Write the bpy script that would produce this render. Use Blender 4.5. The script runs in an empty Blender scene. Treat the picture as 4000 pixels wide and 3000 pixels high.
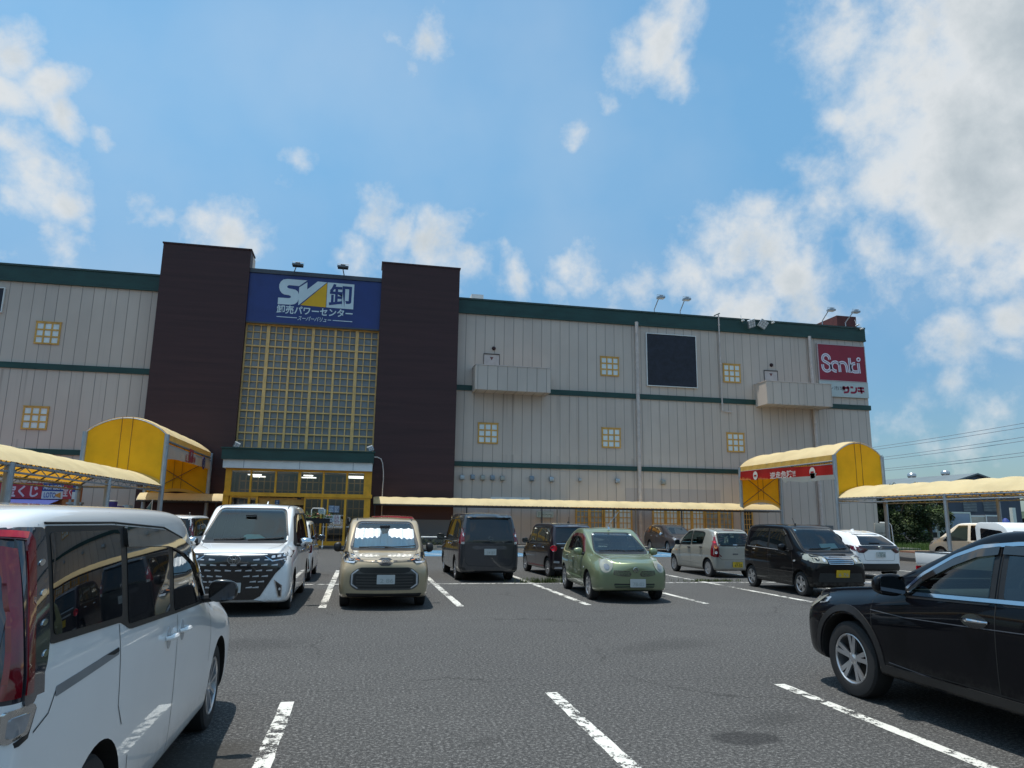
import bpy, bmesh, math, random
from mathutils import Vector, Matrix, geometry
from mathutils.bvhtree import BVHTree
R = math.radians
scene = bpy.context.scene
COL = scene.collection
rnd = random.Random(7)

# ------------------------------------------------------------------ camera
F_PX, EYE = 2770.0, 1.67
_p, _r, _y = R(10.83), R(0.77), R(11.6)
FW = Vector((math.sin(_y)*math.cos(_p), math.cos(_y)*math.cos(_p), math.sin(_p)))
_rt = Vector((math.cos(_y), -math.sin(_y), 0)); _up = _rt.cross(FW)
RT = _rt*math.cos(_r) + _up*math.sin(_r)
UP = -_rt*math.sin(_r) + _up*math.cos(_r)
cam = bpy.data.cameras.new('camera'); camo = bpy.data.objects.new('camera', cam); COL.objects.link(camo)
M = Matrix((RT, UP, -FW)).transposed().to_4x4(); M.translation = (0, 0, EYE)
camo.matrix_world = M
cam.sensor_width = 36; cam.lens = F_PX/4000*36; cam.clip_start = .05; cam.clip_end = 6000
scene.camera = camo

# ------------------------------------------------------------------ light
SUN_DIR = Vector((-.17, .035, 1)).normalized()          # towards the sun, almost overhead
SUN_EL = math.asin(SUN_DIR.z); SUN_AZ = math.atan2(SUN_DIR.x, SUN_DIR.y)
sl = bpy.data.lights.new('sun', 'SUN'); sl.energy = 4.6; sl.angle = R(.53); sl.color = (1, .955, .88)
so = bpy.data.objects.new('sun', sl); COL.objects.link(so)
so.rotation_euler = SUN_DIR.to_track_quat('Z', 'Y').to_euler()
scene.view_settings.view_transform = 'Standard'; scene.view_settings.look = 'None'
scene.view_settings.exposure = EXPO = 0.0; scene.view_settings.gamma = 1
try: scene.view_settings.use_curve_mapping = False
except Exception: pass
scene.cycles.max_bounces = 8; scene.cycles.transparent_max_bounces = 12
scene.cycles.sample_clamp_indirect = 4; scene.cycles.caustics_reflective = False; scene.cycles.caustics_refractive = False
scene.cycles.use_denoising = True

def ray(x, y):            # direction through a point of the 4000x3000 photograph (used to survey the place)
    return (RT*((x-2000)/F_PX) - UP*((y-1500)/F_PX) + FW)
def atY(x, y, Y):         # where that line meets a wall plane at depth Y
    r = ray(x, y); t = Y/r.y; return (r.x*t, EYE + r.z*t)
def atX(x, y, X):
    r = ray(x, y); t = X/r.x; return (r.y*t, EYE + r.z*t)
def gnd(x, y, z=0.0):
    r = ray(x, y); t = (z-EYE)/r.z; return (r.x*t, r.y*t)

# sky: Nishita plus procedural cumulus fixed to directions in the world
world = bpy.data.worlds.new('World'); scene.world = world; world.use_nodes = True
nt = world.node_tree; nt.nodes.clear(); N = nt.nodes; LK = nt.links
def nn(t, **k):
    n = N.new(t)
    for a, b in k.items(): setattr(n, a, b)
    return n
def mth(op, a, b=None, c=None, clamp=False):
    n = nn('ShaderNodeMath', operation=op, use_clamp=clamp)
    for i, v in enumerate((a, b, c)):
        if v is None: continue
        if isinstance(v, (int, float)): n.inputs[i].default_value = v
        else: LK.new(v, n.inputs[i])
    return n.outputs[0]
tc = nn('ShaderNodeTexCoord'); nrm = nn('ShaderNodeVectorMath', operation='NORMALIZE'); LK.new(tc.outputs['Generated'], nrm.inputs[0])
D = nrm.outputs[0]
sky = nn('ShaderNodeTexSky'); sky.sky_type = 'NISHITA'; sky.sun_disc = False
sky.sun_elevation = SUN_EL; sky.sun_rotation = SUN_AZ; sky.air_density = 1.25; sky.dust_density = 1.2; sky.ozone_density = 1.8
# (photo x, photo y, radius in photo pixels, weight)
CLOUDS = [(50,220,150,1),(160,320,140,1),(240,430,95,1),(20,380,130,1),(40,600,150,1),(110,700,180,1.1),(240,780,120,1),(310,830,80,.9),(30,800,130,1),
 (430,510,70,.6),(540,780,110,.95),(620,850,100,.9),(780,880,150,1),(900,920,170,1),(1000,950,120,.95),(240,960,160,.9),(40,1010,120,.8),(580,1030,70,.7),
 (1160,640,80,.9),(1120,710,60,.6),(1560,110,120,.65),(1680,150,130,.9),(1640,240,80,.8),(1480,190,90,.45),
 (1480,860,150,1),(1560,900,160,1),(1680,960,190,1),(1400,990,130,.9),(1820,1030,120,.8),(2000,1090,110,.7),(1620,760,50,.5),
 (2620,40,130,.85),(2560,160,150,.95),(2450,200,130,.85),(2640,260,110,.75),(2230,340,55,.8),(2280,510,90,.75),(2370,380,90,.6),
 (2230,1040,140,1),(2320,1060,120,.9),(2170,1100,120,.8),(2010,1120,90,.8),(1960,980,60,.5),(2500,1150,170,.8),(2400,1180,130,.8),
 (3330,110,260,1),(3500,250,300,1.3),(3700,350,430,1.7),(3900,150,420,1.7),(3850,600,430,1.7),(3650,620,260,1.4),(3450,480,220,1),(3250,470,90,.9),(3400,330,200,1),(3210,210,90,.8),
 (3500,700,260,1.1),(3200,820,230,1),(2960,800,110,.95),(3000,950,240,1),(2800,1000,200,1),(2700,1080,190,1),(3100,1060,220,1),(3400,980,200,.9),(2900,1180,240,1),(3200,1200,220,.95),
 (3500,1130,190,.8),(3750,1010,230,.9),(4000,900,260,1),(3900,1100,160,.8),(3780,1350,190,.95),(3950,1270,150,1),(3960,1400,130,.8),(3640,1560,150,.6),(3720,1520,130,.8),(3880,1600,200,.55),(3500,1640,120,.45),(3780,1750,200,.35)]
# clouds outside the frame, so that glass and paint have a whole sky to mirror
for az, el, rr in [(60,35,.3),(100,40,.35),(140,18,.25),(190,14,.28),(250,32,.3),(285,30,.35),(320,58,.2),(0,78,.15),(165,62,.14),(225,15,.22)]:
    CLOUDS.append((None, Vector((math.sin(R(az))*math.cos(R(el)), math.cos(R(az))*math.cos(R(el)), math.sin(R(el)))), rr, .95))
mx = None
# warp the directions a little so that no cloud is round
wn = nn('ShaderNodeTexNoise'); wn.inputs['Scale'].default_value = 5.5; wn.inputs['Detail'].default_value = 3; LK.new(D, wn.inputs['Vector'])
w2 = nn('ShaderNodeVectorMath', operation='SUBTRACT'); LK.new(wn.outputs['Color'], w2.inputs[0]); w2.inputs[1].default_value = (.5, .5, .5)
w3 = nn('ShaderNodeVectorMath', operation='SCALE'); LK.new(w2.outputs[0], w3.inputs[0]); w3.inputs['Scale'].default_value = .075
w4 = nn('ShaderNodeVectorMath', operation='ADD'); LK.new(D, w4.inputs[0]); LK.new(w3.outputs[0], w4.inputs[1])
for c in CLOUDS:
    if c[0] is None: d, rr, w = c[1], c[2], c[3]
    else:
        rw = ray(c[0], c[1]); d = rw.normalized(); rr = c[2]/F_PX/rw.length; w = c[3]
    dn = nn('ShaderNodeVectorMath', operation='DISTANCE'); LK.new(w4.outputs[0], dn.inputs[0]); dn.inputs[1].default_value = d
    v = mth('MULTIPLY_ADD', dn.outputs['Value'], -w/rr*.80, w*1.12)
    mx = v if mx is None else mth('MAXIMUM', mx, v)
mask = mth('MAXIMUM', mth('MINIMUM', mx, 1.35), -.6)
n1 = nn('ShaderNodeTexNoise'); n1.inputs['Scale'].default_value = 9; n1.inputs['Detail'].default_value = 9; n1.inputs['Roughness'].default_value = .58
LK.new(w4.outputs[0], n1.inputs['Vector'])
n2 = nn('ShaderNodeTexNoise'); n2.inputs['Scale'].default_value = 26; n2.inputs['Detail'].default_value = 6; n2.inputs['Roughness'].default_value = .6; LK.new(D, n2.inputs['Vector'])
n5 = nn('ShaderNodeTexNoise'); n5.inputs['Scale'].default_value = 75; n5.inputs['Detail'].default_value = 4; n5.inputs['Roughness'].default_value = .6; LK.new(D, n5.inputs['Vector'])
fb = mth('ADD', mth('ADD', mth('MULTIPLY', mth('SUBTRACT', n1.outputs[0], .5), 2.1), mth('MULTIPLY', mth('SUBTRACT', n2.outputs[0], .5), .95)), mth('MULTIPLY', mth('SUBTRACT', n5.outputs[0], .5), .2))
# same billow noise looked up a little towards the sun: lit tops, shaded undersides
up_ = nn('ShaderNodeVectorMath', operation='ADD'); LK.new(w4.outputs[0], up_.inputs[0]); up_.inputs[1].default_value = (-.006, 0, .035)
n6 = nn('ShaderNodeTexNoise'); n6.inputs['Scale'].default_value = 9; n6.inputs['Detail'].default_value = 7; n6.inputs['Roughness'].default_value = .58; LK.new(up_.outputs[0], n6.inputs['Vector'])
lit = mth('SUBTRACT', n1.outputs[0], n6.outputs[0])
dens = mth('ADD', mth('MULTIPLY', mask, .95), fb)
mr = nn('ShaderNodeMapRange', interpolation_type='SMOOTHSTEP'); LK.new(dens, mr.inputs['Value'])
mr.inputs['From Min'].default_value = .20; mr.inputs['From Max'].default_value = 1.15; mr.inputs['To Max'].default_value = .93
# thin veil
n3 = nn('ShaderNodeTexNoise'); n3.inputs['Scale'].default_value = 2.6; n3.inputs['Detail'].default_value = 5; LK.new(D, n3.inputs['Vector'])
veil = mth('MULTIPLY', mth('SUBTRACT', n3.outputs[0], .40, clamp=True), .85, clamp=True)
alpha = mth('MAXIMUM', mr.outputs[0], veil)
# brightness of the cloud: white rims, grey thick parts
n4 = nn('ShaderNodeTexNoise'); n4.inputs['Scale'].default_value = 4.5; n4.inputs['Detail'].default_value = 5; LK.new(w4.outputs[0], n4.inputs['Vector'])
thick = mth('SUBTRACT', mth('ADD', mth('MULTIPLY', dens, .9), mth('MULTIPLY', mth('SUBTRACT', n4.outputs[0], .5), 1.9)), mth('MULTIPLY', lit, 2.2))
cr = nn('ShaderNodeValToRGB'); LK.new(mth('MULTIPLY', thick, .5), cr.inputs[0])
e = cr.color_ramp.elements; e[0].position = .1; e[0].color = (.70, .76, .81, 1); e[1].position = .98; e[1].color = (.40, .46, .50, 1)
x = e.new(.38); x.color = (.75, .775, .785, 1); x = e.new(.66); x.color = (.57, .62, .645, 1)
skc = nn('ShaderNodeMix', data_type='RGBA', blend_type='MULTIPLY'); skc.inputs[0].default_value = 1
LK.new(sky.outputs[0], skc.inputs[6]); SKY_STR = .13
sz = nn('ShaderNodeSeparateXYZ'); LK.new(D, sz.inputs[0]); zr_ = nn('ShaderNodeMapRange', interpolation_type='SMOOTHSTEP'); LK.new(sz.outputs[2], zr_.inputs['Value']); zr_.inputs['From Min'].default_value = .08; zr_.inputs['From Max'].default_value = .55
tn = nn('ShaderNodeMix', data_type='RGBA'); LK.new(zr_.outputs[0], tn.inputs[0]); tn.inputs[6].default_value = (SKY_STR*.50, SKY_STR*.72, SKY_STR*.90, 1); tn.inputs[7].default_value = (SKY_STR*.84, SKY_STR*1.26, SKY_STR*1.28, 1)
LK.new(tn.outputs[2], skc.inputs[7])
mixc = nn('ShaderNodeMix', data_type='RGBA'); LK.new(alpha, mixc.inputs[0]); LK.new(skc.outputs[2], mixc.inputs[6]); LK.new(cr.outputs[0], mixc.inputs[7])
bg = nn('ShaderNodeBackground'); LK.new(mixc.outputs[2], bg.inputs[0]); bg.inputs[1].default_value = 1.0
wo = nn('ShaderNodeOutputWorld'); LK.new(bg.outputs[0], wo.inputs[0])
world.cycles.sampling_method = 'MANUAL'; world.cycles.sample_map_resolution = 512

# ------------------------------------------------------------------ materials
MATS = {}
def mat(name, col, rough=.6, metal=0.0, coat=0.0, spec=.5, nscale=None, namt=.15, bump=0.0, emit=None, estr=1.0, stretch=None, trans=0.0, ior=1.45):
    if name in MATS: return MATS[name]
    m = bpy.data.materials.new(name); m.use_nodes = True; t = m.node_tree; b = t.nodes['Principled BSDF']
    b.inputs['Base Color'].default_value = (*col, 1); b.inputs['Roughness'].default_value = rough; b.inputs['Metallic'].default_value = metal
    b.inputs['Coat Weight'].default_value = coat; b.inputs['Coat Roughness'].default_value = .03; b.inputs['Specular IOR Level'].default_value = spec
    b.inputs['IOR'].default_value = ior; b.inputs['Transmission Weight'].default_value = trans
    if emit: b.inputs['Emission Color'].default_value = (*emit, 1); b.inputs['Emission Strength'].default_value = estr
    if nscale:
        tcn = t.nodes.new('ShaderNodeTexCoord'); mp = t.nodes.new('ShaderNodeMapping')
        t.links.new(tcn.outputs['Object'], mp.inputs[0])
        if stretch: mp.inputs['Scale'].default_value = stretch
        n = t.nodes.new('ShaderNodeTexNoise'); n.inputs['Scale'].default_value = nscale; n.inputs['Detail'].default_value = 6; n.inputs['Roughness'].default_value = .62
        t.links.new(mp.outputs[0], n.inputs['Vector'])
        rp = t.nodes.new('ShaderNodeValToRGB'); rp.color_ramp.elements[0].position = .3; rp.color_ramp.elements[1].position = .7
        lo = tuple(max(0, c*(1-namt)) for c in col); hi = tuple(min(1, c*(1+namt)) for c in col)
        rp.color_ramp.elements[0].color = (*lo, 1); rp.color_ramp.elements[1].color = (*hi, 1)
        t.links.new(n.outputs[0], rp.inputs[0]); t.links.new(rp.outputs[0], b.inputs['Base Color'])
        if bump:
            bp = t.nodes.new('ShaderNodeBump'); bp.inputs['Strength'].default_value = bump; bp.inputs['Distance'].default_value = .02
            t.links.new(n.outputs[0], bp.inputs['Height']); t.links.new(bp.outputs[0], b.inputs['Normal'])
    MATS[name] = m; return m
def see_glass(name, tint=(.75, .85, .82), refl=1.0):
    if name in MATS: return MATS[name]
    m = bpy.data.materials.new(name); m.use_nodes = True; t = m.node_tree; t.nodes.clear()
    o = t.nodes.new('ShaderNodeOutputMaterial'); tr = t.nodes.new('ShaderNodeBsdfTransparent'); gl = t.nodes.new('ShaderNodeBsdfGlossy')
    tr.inputs[0].default_value = (*tint, 1); gl.inputs['Roughness'].default_value = .0; gl.inputs[0].default_value = (1, 1, 1, 1)
    fr = t.nodes.new('ShaderNodeFresnel'); fr.inputs[0].default_value = 1.62; mp = t.nodes.new('ShaderNodeMath'); mp.operation = 'MULTIPLY'
    mp.inputs[1].default_value = refl; mp.use_clamp = True; t.links.new(fr.outputs[0], mp.inputs[0])
    mx = t.nodes.new('ShaderNodeMixShader'); t.links.new(mp.outputs[0], mx.inputs[0]); t.links.new(tr.outputs[0], mx.inputs[1]); t.links.new(gl.outputs[0], mx.inputs[2])
    t.links.new(mx.outputs[0], o.inputs[0]); MATS[name] = m; return m

# ------------------------------------------------------------------ mesh building
class MB:
    def __init__(s): s.v = []; s.f = []; s.m = []
    def add(s, vs, fs, mi=0):
        o = len(s.v); s.v += [tuple(p) for p in vs]; s.f += [tuple(i+o for i in f) for f in fs]; s.m += [mi]*len(fs); return s
    def box(s, x0, y0, z0, x1, y1, z1, mi=0):
        x0, x1 = min(x0, x1), max(x0, x1); y0, y1 = min(y0, y1), max(y0, y1); z0, z1 = min(z0, z1), max(z0, z1)
        return s.add([(x0,y0,z0),(x1,y0,z0),(x1,y1,z0),(x0,y1,z0),(x0,y0,z1),(x1,y0,z1),(x1,y1,z1),(x0,y1,z1)],
              [(0,3,2,1),(4,5,6,7),(0,1,5,4),(1,2,6,5),(2,3,7,6),(3,0,4,7)], mi)
    def tube(s, pts, r, n=8, mi=0, cap=True):
        pts = [Vector(p) for p in pts]; rs = r if isinstance(r, (list, tuple)) else [r]*len(pts); vs = []; fs = []
        pu = None
        for i, p in enumerate(pts):
            d = (pts[min(i+1, len(pts)-1)]-pts[max(i-1, 0)]).normalized()
            if pu is None: pu = Vector((0, 0, 1)) if abs(d.z) < .9 else Vector((1, 0, 0))
            a = d.cross(pu).normalized(); b = a.cross(d).normalized(); pu = b
            for k in range(n):
                t = 2*math.pi*k/n; vs.append(p+(a*math.cos(t)+b*math.sin(t))*rs[i])
        for i in range(len(pts)-1):
            for k in range(n): fs.append((i*n+k, i*n+(k+1) % n, (i+1)*n+(k+1) % n, (i+1)*n+k))
        if cap: fs.append(tuple(range(n))[::-1]); fs.append(tuple((len(pts)-1)*n+k for k in range(n)))
        return s.add(vs, fs, mi)
    def prism(s, poly, fn, mi=0):      # fn(u, v, k) -> point, k = 0 front / 1 back
        n = len(poly)
        tri = geometry.tessellate_polygon([[Vector((a, b, 0)) for a, b in poly]])
        vs = [fn(a, b, 0) for a, b in poly]+[fn(a, b, 1) for a, b in poly]; fs = []
        for t in tri: fs.append(tuple(t)); fs.append(tuple(i+n for i in t[::-1]))
        for i in range(n): fs.append((i, (i+1) % n, n+(i+1) % n, n+i))
        return s.add(vs, fs, mi)
    def lathe(s, prof, axis='Z', c=(0, 0, 0), n=32, mi=0, closed=False):   # prof: (radius, along)
        vs = []; fs = []; L = len(prof)
        for k in range(n):
            t = 2*math.pi*k/n; ca, sa = math.cos(t), math.sin(t)
            for r, h in prof:
                if axis == 'Z': p = (r*ca, r*sa, h)
                elif axis == 'Y': p = (r*ca, h, r*sa)
                else: p = (h, r*ca, r*sa)
                vs.append((p[0]+c[0], p[1]+c[1], p[2]+c[2]))
        for k in range(n):
            k2 = (k+1) % n
            for i in range(L-1 if not closed else L):
                j = (i+1) % L; fs.append((k*L+i, k2*L+i, k2*L+j, k*L+j))
        return s.add(vs, fs, mi)
    def build(s, name, mats, parent=None, smooth=False, angle=None, world=True, bevel=0):
        me = bpy.data.meshes.new(name); me.from_pydata(s.v, [], s.f)
        if not isinstance(mats, (list, tuple)): mats = [mats]
        for m in mats: me.materials.append(m)
        if len(mats) > 1:
            for p, i in zip(me.polygons, s.m): p.material_index = i
        bm = bmesh.new(); bm.from_mesh(me); bmesh.ops.recalc_face_normals(bm, faces=bm.faces)
        if bevel:
            bmesh.ops.bevel(bm, geom=[e for e in bm.edges if e.is_manifold and e.calc_face_angle(0) > .6], offset=bevel, segments=2, affect='EDGES', profile=.6)
        bm.to_mesh(me); bm.free()
        if smooth or bevel:
            me.polygons.foreach_set('use_smooth', [True]*len(me.polygons)); me.set_sharp_from_angle(angle=R(angle or 40))
        o = bpy.data.objects.new(name, me); COL.objects.link(o)
        if parent is not None:
            o.parent = parent
            if world: o.matrix_parent_inverse = parent_world(parent).inverted()
        return o
def parent_world(p):
    m = p.matrix_basis.copy()
    if p.parent: m = parent_world(p.parent) @ p.matrix_parent_inverse @ m
    return m
def tag(o, label=None, cat=None, group=None, kind=None):
    if label: o['label'] = label
    if cat: o['category'] = cat
    if group: o['group'] = group
    if kind: o['kind'] = kind
    return o
def thing(name, label, cat, loc=(0, 0, 0), rotz=0, group=None):
    o = bpy.data.objects.new(name, None); COL.objects.link(o); o.location = loc; o.rotation_euler = (0, 0, rotz); o.empty_display_size = .3
    return tag(o, label, cat, group)
def dup(root, loc, rotz=None, label=None, group=None):
    def rec(o, par):
        c = o.copy(); COL.objects.link(c)
        if par: c.parent = par
        for ch in [k for k in ALLCH.get(o.name, [])] or list(o.children): rec(ch, c)
        return c
    r = rec(root, None); r.location = loc
    if rotz is not None: r.rotation_euler = (0, 0, rotz)
    if label: r['label'] = label
    if group: r['group'] = group
    return r
ALLCH = {}
def text_mb(txt, size, fn, bold=0.0, shear=0.0, ext=.01, align='CENTER', sx=1.0, space=1.0, width=None, height=None):
    """text as mesh; fn(u, v, k) places it. returns MB"""
    cu = bpy.data.curves.new('t', 'FONT'); cu.body = txt; cu.size = size; cu.align_x = align; cu.align_y = 'CENTER'; cu.offset = bold; cu.shear = shear; cu.space_character = space
    cu.resolution_u = 3
    ob = bpy.data.objects.new('t', cu); COL.objects.link(ob)
    dg = bpy.context.evaluated_depsgraph_get(); me = bpy.data.meshes.new_from_object(ob.evaluated_get(dg))
    vs = [v.co.copy() for v in me.vertices]; fs = [tuple(p.vertices) for p in me.polygons]
    bpy.data.objects.remove(ob); bpy.data.curves.remove(cu); bpy.data.meshes.remove(me)
    mb = MB()
    if not vs: return mb
    x0 = min(v.x for v in vs); x1 = max(v.x for v in vs); y0 = min(v.y for v in vs); y1 = max(v.y for v in vs)
    ku = sx if width is None else width/max(1e-6, x1-x0); kv = 1 if height is None else height/max(1e-6, y1-y0)
    cxx = (x0+x1)/2 if align == 'CENTER' else 0; cyy = (y0+y1)/2
    mb.add([fn((v.x-cxx)*ku, (v.y-cyy)*kv, 0) for v in vs], fs); return mb
# ================================================================== SETTING
def node_mat(name):
    m = bpy.data.materials.new(name); m.use_nodes = True; t = m.node_tree; MATS[name] = m
    b = t.nodes['Principled BSDF']
    class G: pass
    g = G(); g.t = t; g.b = b
    def new(ty, **k):
        n = t.nodes.new(ty)
        for a, v in k.items(): setattr(n, a, v)
        return n
    def link(a, b_): t.links.new(a, b_)
    def m_(op, a, b2=None, c=None, clamp=False):
        n = new('ShaderNodeMath', operation=op, use_clamp=clamp)
        for i, v in enumerate((a, b2, c)):
            if v is None: continue
            if isinstance(v, (int, float)): n.inputs[i].default_value = v
            else: link(v, n.inputs[i])
        return n.outputs[0]
    def noise(scale, detail=4, vec=None, rough=.6, stretch=None):
        n = new('ShaderNodeTexNoise'); n.inputs['Scale'].default_value = scale; n.inputs['Detail'].default_value = detail; n.inputs['Roughness'].default_value = rough
        v = vec if vec is not None else g.obj
        if stretch:
            mp = new('ShaderNodeMapping'); mp.inputs['Scale'].default_value = stretch; link(v, mp.inputs[0]); v = mp.outputs[0]
        link(v, n.inputs['Vector']); return n
    def mix(fac, a, b2, blend='MIX'):
        n = new('ShaderNodeMix', data_type='RGBA', blend_type=blend)
        for s_, v in ((0, fac), (6, a), (7, b2)):
            if isinstance(v, (int, float)): n.inputs[s_].default_value = v
            elif isinstance(v, tuple): n.inputs[s_].default_value = (*v, 1)
            else: link(v, n.inputs[s_])
        return n.outputs[2]
    def ramp(v, lo, hi, smooth=True):
        n = new('ShaderNodeMapRange'); n.interpolation_type = 'SMOOTHSTEP' if smooth else 'LINEAR'; link(v, n.inputs['Value'])
        n.inputs['From Min'].default_value = lo; n.inputs['From Max'].default_value = hi; return n.outputs[0]
    g.new, g.link, g.m, g.noise, g.mix, g.ramp = new, link, m_, noise, mix, ramp
    tcn = new('ShaderNodeTexCoord'); g.obj = tcn.outputs['Object']
    sp = new('ShaderNodeSeparateXYZ'); link(g.obj, sp.inputs[0]); g.x, g.y, g.z = sp.outputs
    return m, g

# asphalt: worn aggregate, patches, hairline cracks, an oil stain
m, g = node_mat('asphalt')
agg = g.noise(95, 3, rough=.75); big = g.noise(.22, 4); med = g.noise(1.7, 5); fine = g.noise(260, 2)
vo = g.new('ShaderNodeTexVoronoi'); vo.inputs['Scale'].default_value = 70; g.link(g.obj, vo.inputs['Vector'])
base = g.mix(g.ramp(big.outputs[0], .3, .7), (0.0490, 0.0484, 0.0490), (0.0657, 0.0646, 0.0634))
base = g.mix(g.m('MULTIPLY', g.ramp(med.outputs[0], .38, .66), .75), base, (0.0501, 0.0495, 0.0490))
agg2 = g.noise(34, 3, rough=.8)
base = g.mix(g.m('MULTIPLY', g.ramp(agg2.outputs[0], .50, .66), .8), base, (.235, .232, .225))
base = g.mix(g.m('MULTIPLY', g.ramp(agg2.outputs[0], .50, .34), .8), base, (.016, .016, .017))
base = g.mix(g.m('MULTIPLY', g.ramp(agg.outputs[0], .50, .68), .8), base, (0.1446, 0.1430, 0.1363))
base = g.mix(g.m('MULTIPLY', g.ramp(agg.outputs[0], .48, .34), .8), base, (0.0267, 0.0267, 0.0278))
base = g.mix(g.m('MULTIPLY', g.ramp(vo.outputs['Distance'], .16, .05), g.ramp(fine.outputs[0], .52, .66)), base, (0.3279, 0.3180, 0.2981))
wob = g.noise(1.1, 5); wv = g.new('ShaderNodeVectorMath', operation='SCALE'); g.link(wob.outputs['Color'], wv.inputs[0]); wv.inputs['Scale'].default_value = 1.3
wa = g.new('ShaderNodeVectorMath', operation='ADD'); g.link(g.obj, wa.inputs[0]); g.link(wv.outputs[0], wa.inputs[1])
cr = g.new('ShaderNodeTexVoronoi'); cr.feature = 'DISTANCE_TO_EDGE'; cr.inputs['Scale'].default_value = .21; g.link(wa.outputs[0], cr.inputs['Vector'])
crk = g.m('MULTIPLY', g.ramp(cr.outputs['Distance'], .006, .0012), g.ramp(g.noise(.35, 3).outputs[0], .46, .6))
base = g.mix(g.m('MULTIPLY', crk, .5), base, (0.0156, 0.0150, 0.0145))
# paving seams across the aisle
for ys, wd in ((7.55, .010), (12.35, .012)):
    dy = g.m('ABSOLUTE', g.m('SUBTRACT', g.m('ADD', g.y, g.m('MULTIPLY', g.m('SUBTRACT', wob.outputs[0], .5), .22)), ys))
    base = g.mix(g.m('MULTIPLY', g.ramp(dy, wd, wd*.3), .6), base, (0.0194, 0.0189, 0.0184))
# strip of newer, tanner asphalt under the near left bay
nx = g.m('ADD', g.x, g.m('MULTIPLY', g.m('SUBTRACT', med.outputs[0], .5), .5))
tan = g.m('MULTIPLY', g.m('MULTIPLY', g.ramp(nx, -.45, -.85), g.ramp(g.y, 6.2, 5.9)), .75)
base = g.mix(tan, base, (0.0473, 0.0434, 0.0379))
def spot(cx, cy, rx, ry, rot, lo=.75):
    ca, sa = math.cos(rot), math.sin(rot); dx = g.m('SUBTRACT', g.x, cx); dy = g.m('SUBTRACT', g.y, cy)
    u = g.m('ADD', g.m('MULTIPLY', dx, ca/rx), g.m('MULTIPLY', dy, sa/rx)); v = g.m('SUBTRACT', g.m('MULTIPLY', dy, ca/ry), g.m('MULTIPLY', dx, sa/ry))
    d = g.m('SQRT', g.m('ADD', g.m('MULTIPLY', u, u), g.m('MULTIPLY', v, v)))
    return g.ramp(g.m('ADD', d, g.m('MULTIPLY', g.m('SUBTRACT', g.noise(5, 5).outputs[0], .5), 1.1)), 1.05, lo)
base = g.mix(g.m('MULTIPLY', spot(3.05, 5.52, .30, .19, -.2), .62), base, (0.0178, 0.0178, 0.0189))
for c in ((1.0, 5.75, .3, .12, .5), (3.6, 6.0, .5, .3, .3), (9.2, 11.0, 1.2, .6, .2), (-1.3, 10.4, 1, .7, 0), (4.2, 9.6, 1.4, .5, .4)):
    base = g.mix(g.m('MULTIPLY', spot(*c, lo=.2), .30), base, (0.0222, 0.0222, 0.0222))
g.link(base, g.b.inputs['Base Color']); g.b.inputs['Roughness'].default_value = .93; g.b.inputs['Specular IOR Level'].default_value = .25
bp = g.new('ShaderNodeBump'); bp.inputs['Strength'].default_value = .55; bp.inputs['Distance'].default_value = .008
hh = g.m('SUBTRACT', agg.outputs[0], g.m('MULTIPLY', crk, .8)); g.link(hh, bp.inputs['Height']); g.link(bp.outputs[0], g.b.inputs['Normal'])
ASPH = m
mb = MB(); S = 3000
mb.add([(-S, -S, 0), (S, -S, 0), (S, S, 0), (-S, S, 0)], [(0, 1, 2, 3)])
tag(mb.build('ground', ASPH), kind='structure')

# worn thermoplastic paint, with the asphalt showing through where it has broken away
def paint(name, col, wear=.45):
    m, g = node_mat(name)
    a = g.noise(9, 6, rough=.7); b = g.noise(60, 3, rough=.7); c = g.noise(1.3, 2)
    w = g.m('ADD', g.m('ADD', a.outputs[0], g.m('MULTIPLY', g.m('SUBTRACT', b.outputs[0], .5), .5)), g.m('MULTIPLY', g.m('SUBTRACT', c.outputs[0], .5), .6))
    dirt = g.mix(g.m('MULTIPLY', g.ramp(b.outputs[0], .4, .65), .5), col, tuple(k*.72 for k in col))
    g.link(dirt, g.b.inputs['Base Color']); g.b.inputs['Roughness'].default_value = .75
    o = [n for n in g.t.nodes if n.type == 'OUTPUT_MATERIAL'][0]; tr = g.new('ShaderNodeBsdfTransparent'); mx = g.new('ShaderNodeMixShader')
    g.link(g.ramp(w, wear, wear-.035), mx.inputs[0]); g.link(g.b.outputs[0], mx.inputs[1]); g.link(tr.outputs[0], mx.inputs[2]); g.link(mx.outputs[0], o.inputs[0])
    # input 0 = share of bare asphalt
    return m
P_WHITE = paint('worn_white_paint', (.62, .61, .565), .478); P_BLUE = paint('worn_blue_paint', (.07, .19, .32), .40)
def strip(mb, x0, y0, x1, y1, w, z=.004):
    d = Vector((x1-x0, y1-y0, 0)); n = int(max(2, d.length/.12)); p = Vector((-d.y, d.x, 0)).normalized(); vs = []; fs = []
    for i in range(n+1):
        t = i/n; c = Vector((x0, y0, z))+d*t; j = rnd.uniform(-.006, .006); k = rnd.uniform(-.006, .006)
        vs += [c-p*(w/2+j), c+p*(w/2+k)]
        if i: fs.append((2*i-2, 2*i-1, 2*i+1, 2*i))
    mb.add(vs, fs)
LINES = []
for x in (-.58, 1.91, 4.40): LINES.append((x, 7.2, x+.0, 2.2, .125))
for x in (6.9, 9.4, -3.1, 11.9, -5.6): LINES.append((x, 7.2, x, 2.2, .135))
for x in (-.66, 1.94, 4.54, 7.11, 9.62, 12.15, 14.7, 17.2, 19.7, -3.2, -5.7): LINES.append((x, 19.0, x+.02, 14.25, .14)); LINES.append((x, 19.0, x, 24.0, .14))
LINES.append((-9, 19.07, 24, 19.07, .13))
mb = MB(); mb2 = MB()
for l in LINES[:-1]: strip(mb, *l)
strip(mb2, *LINES[-1], z=.008)
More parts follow.
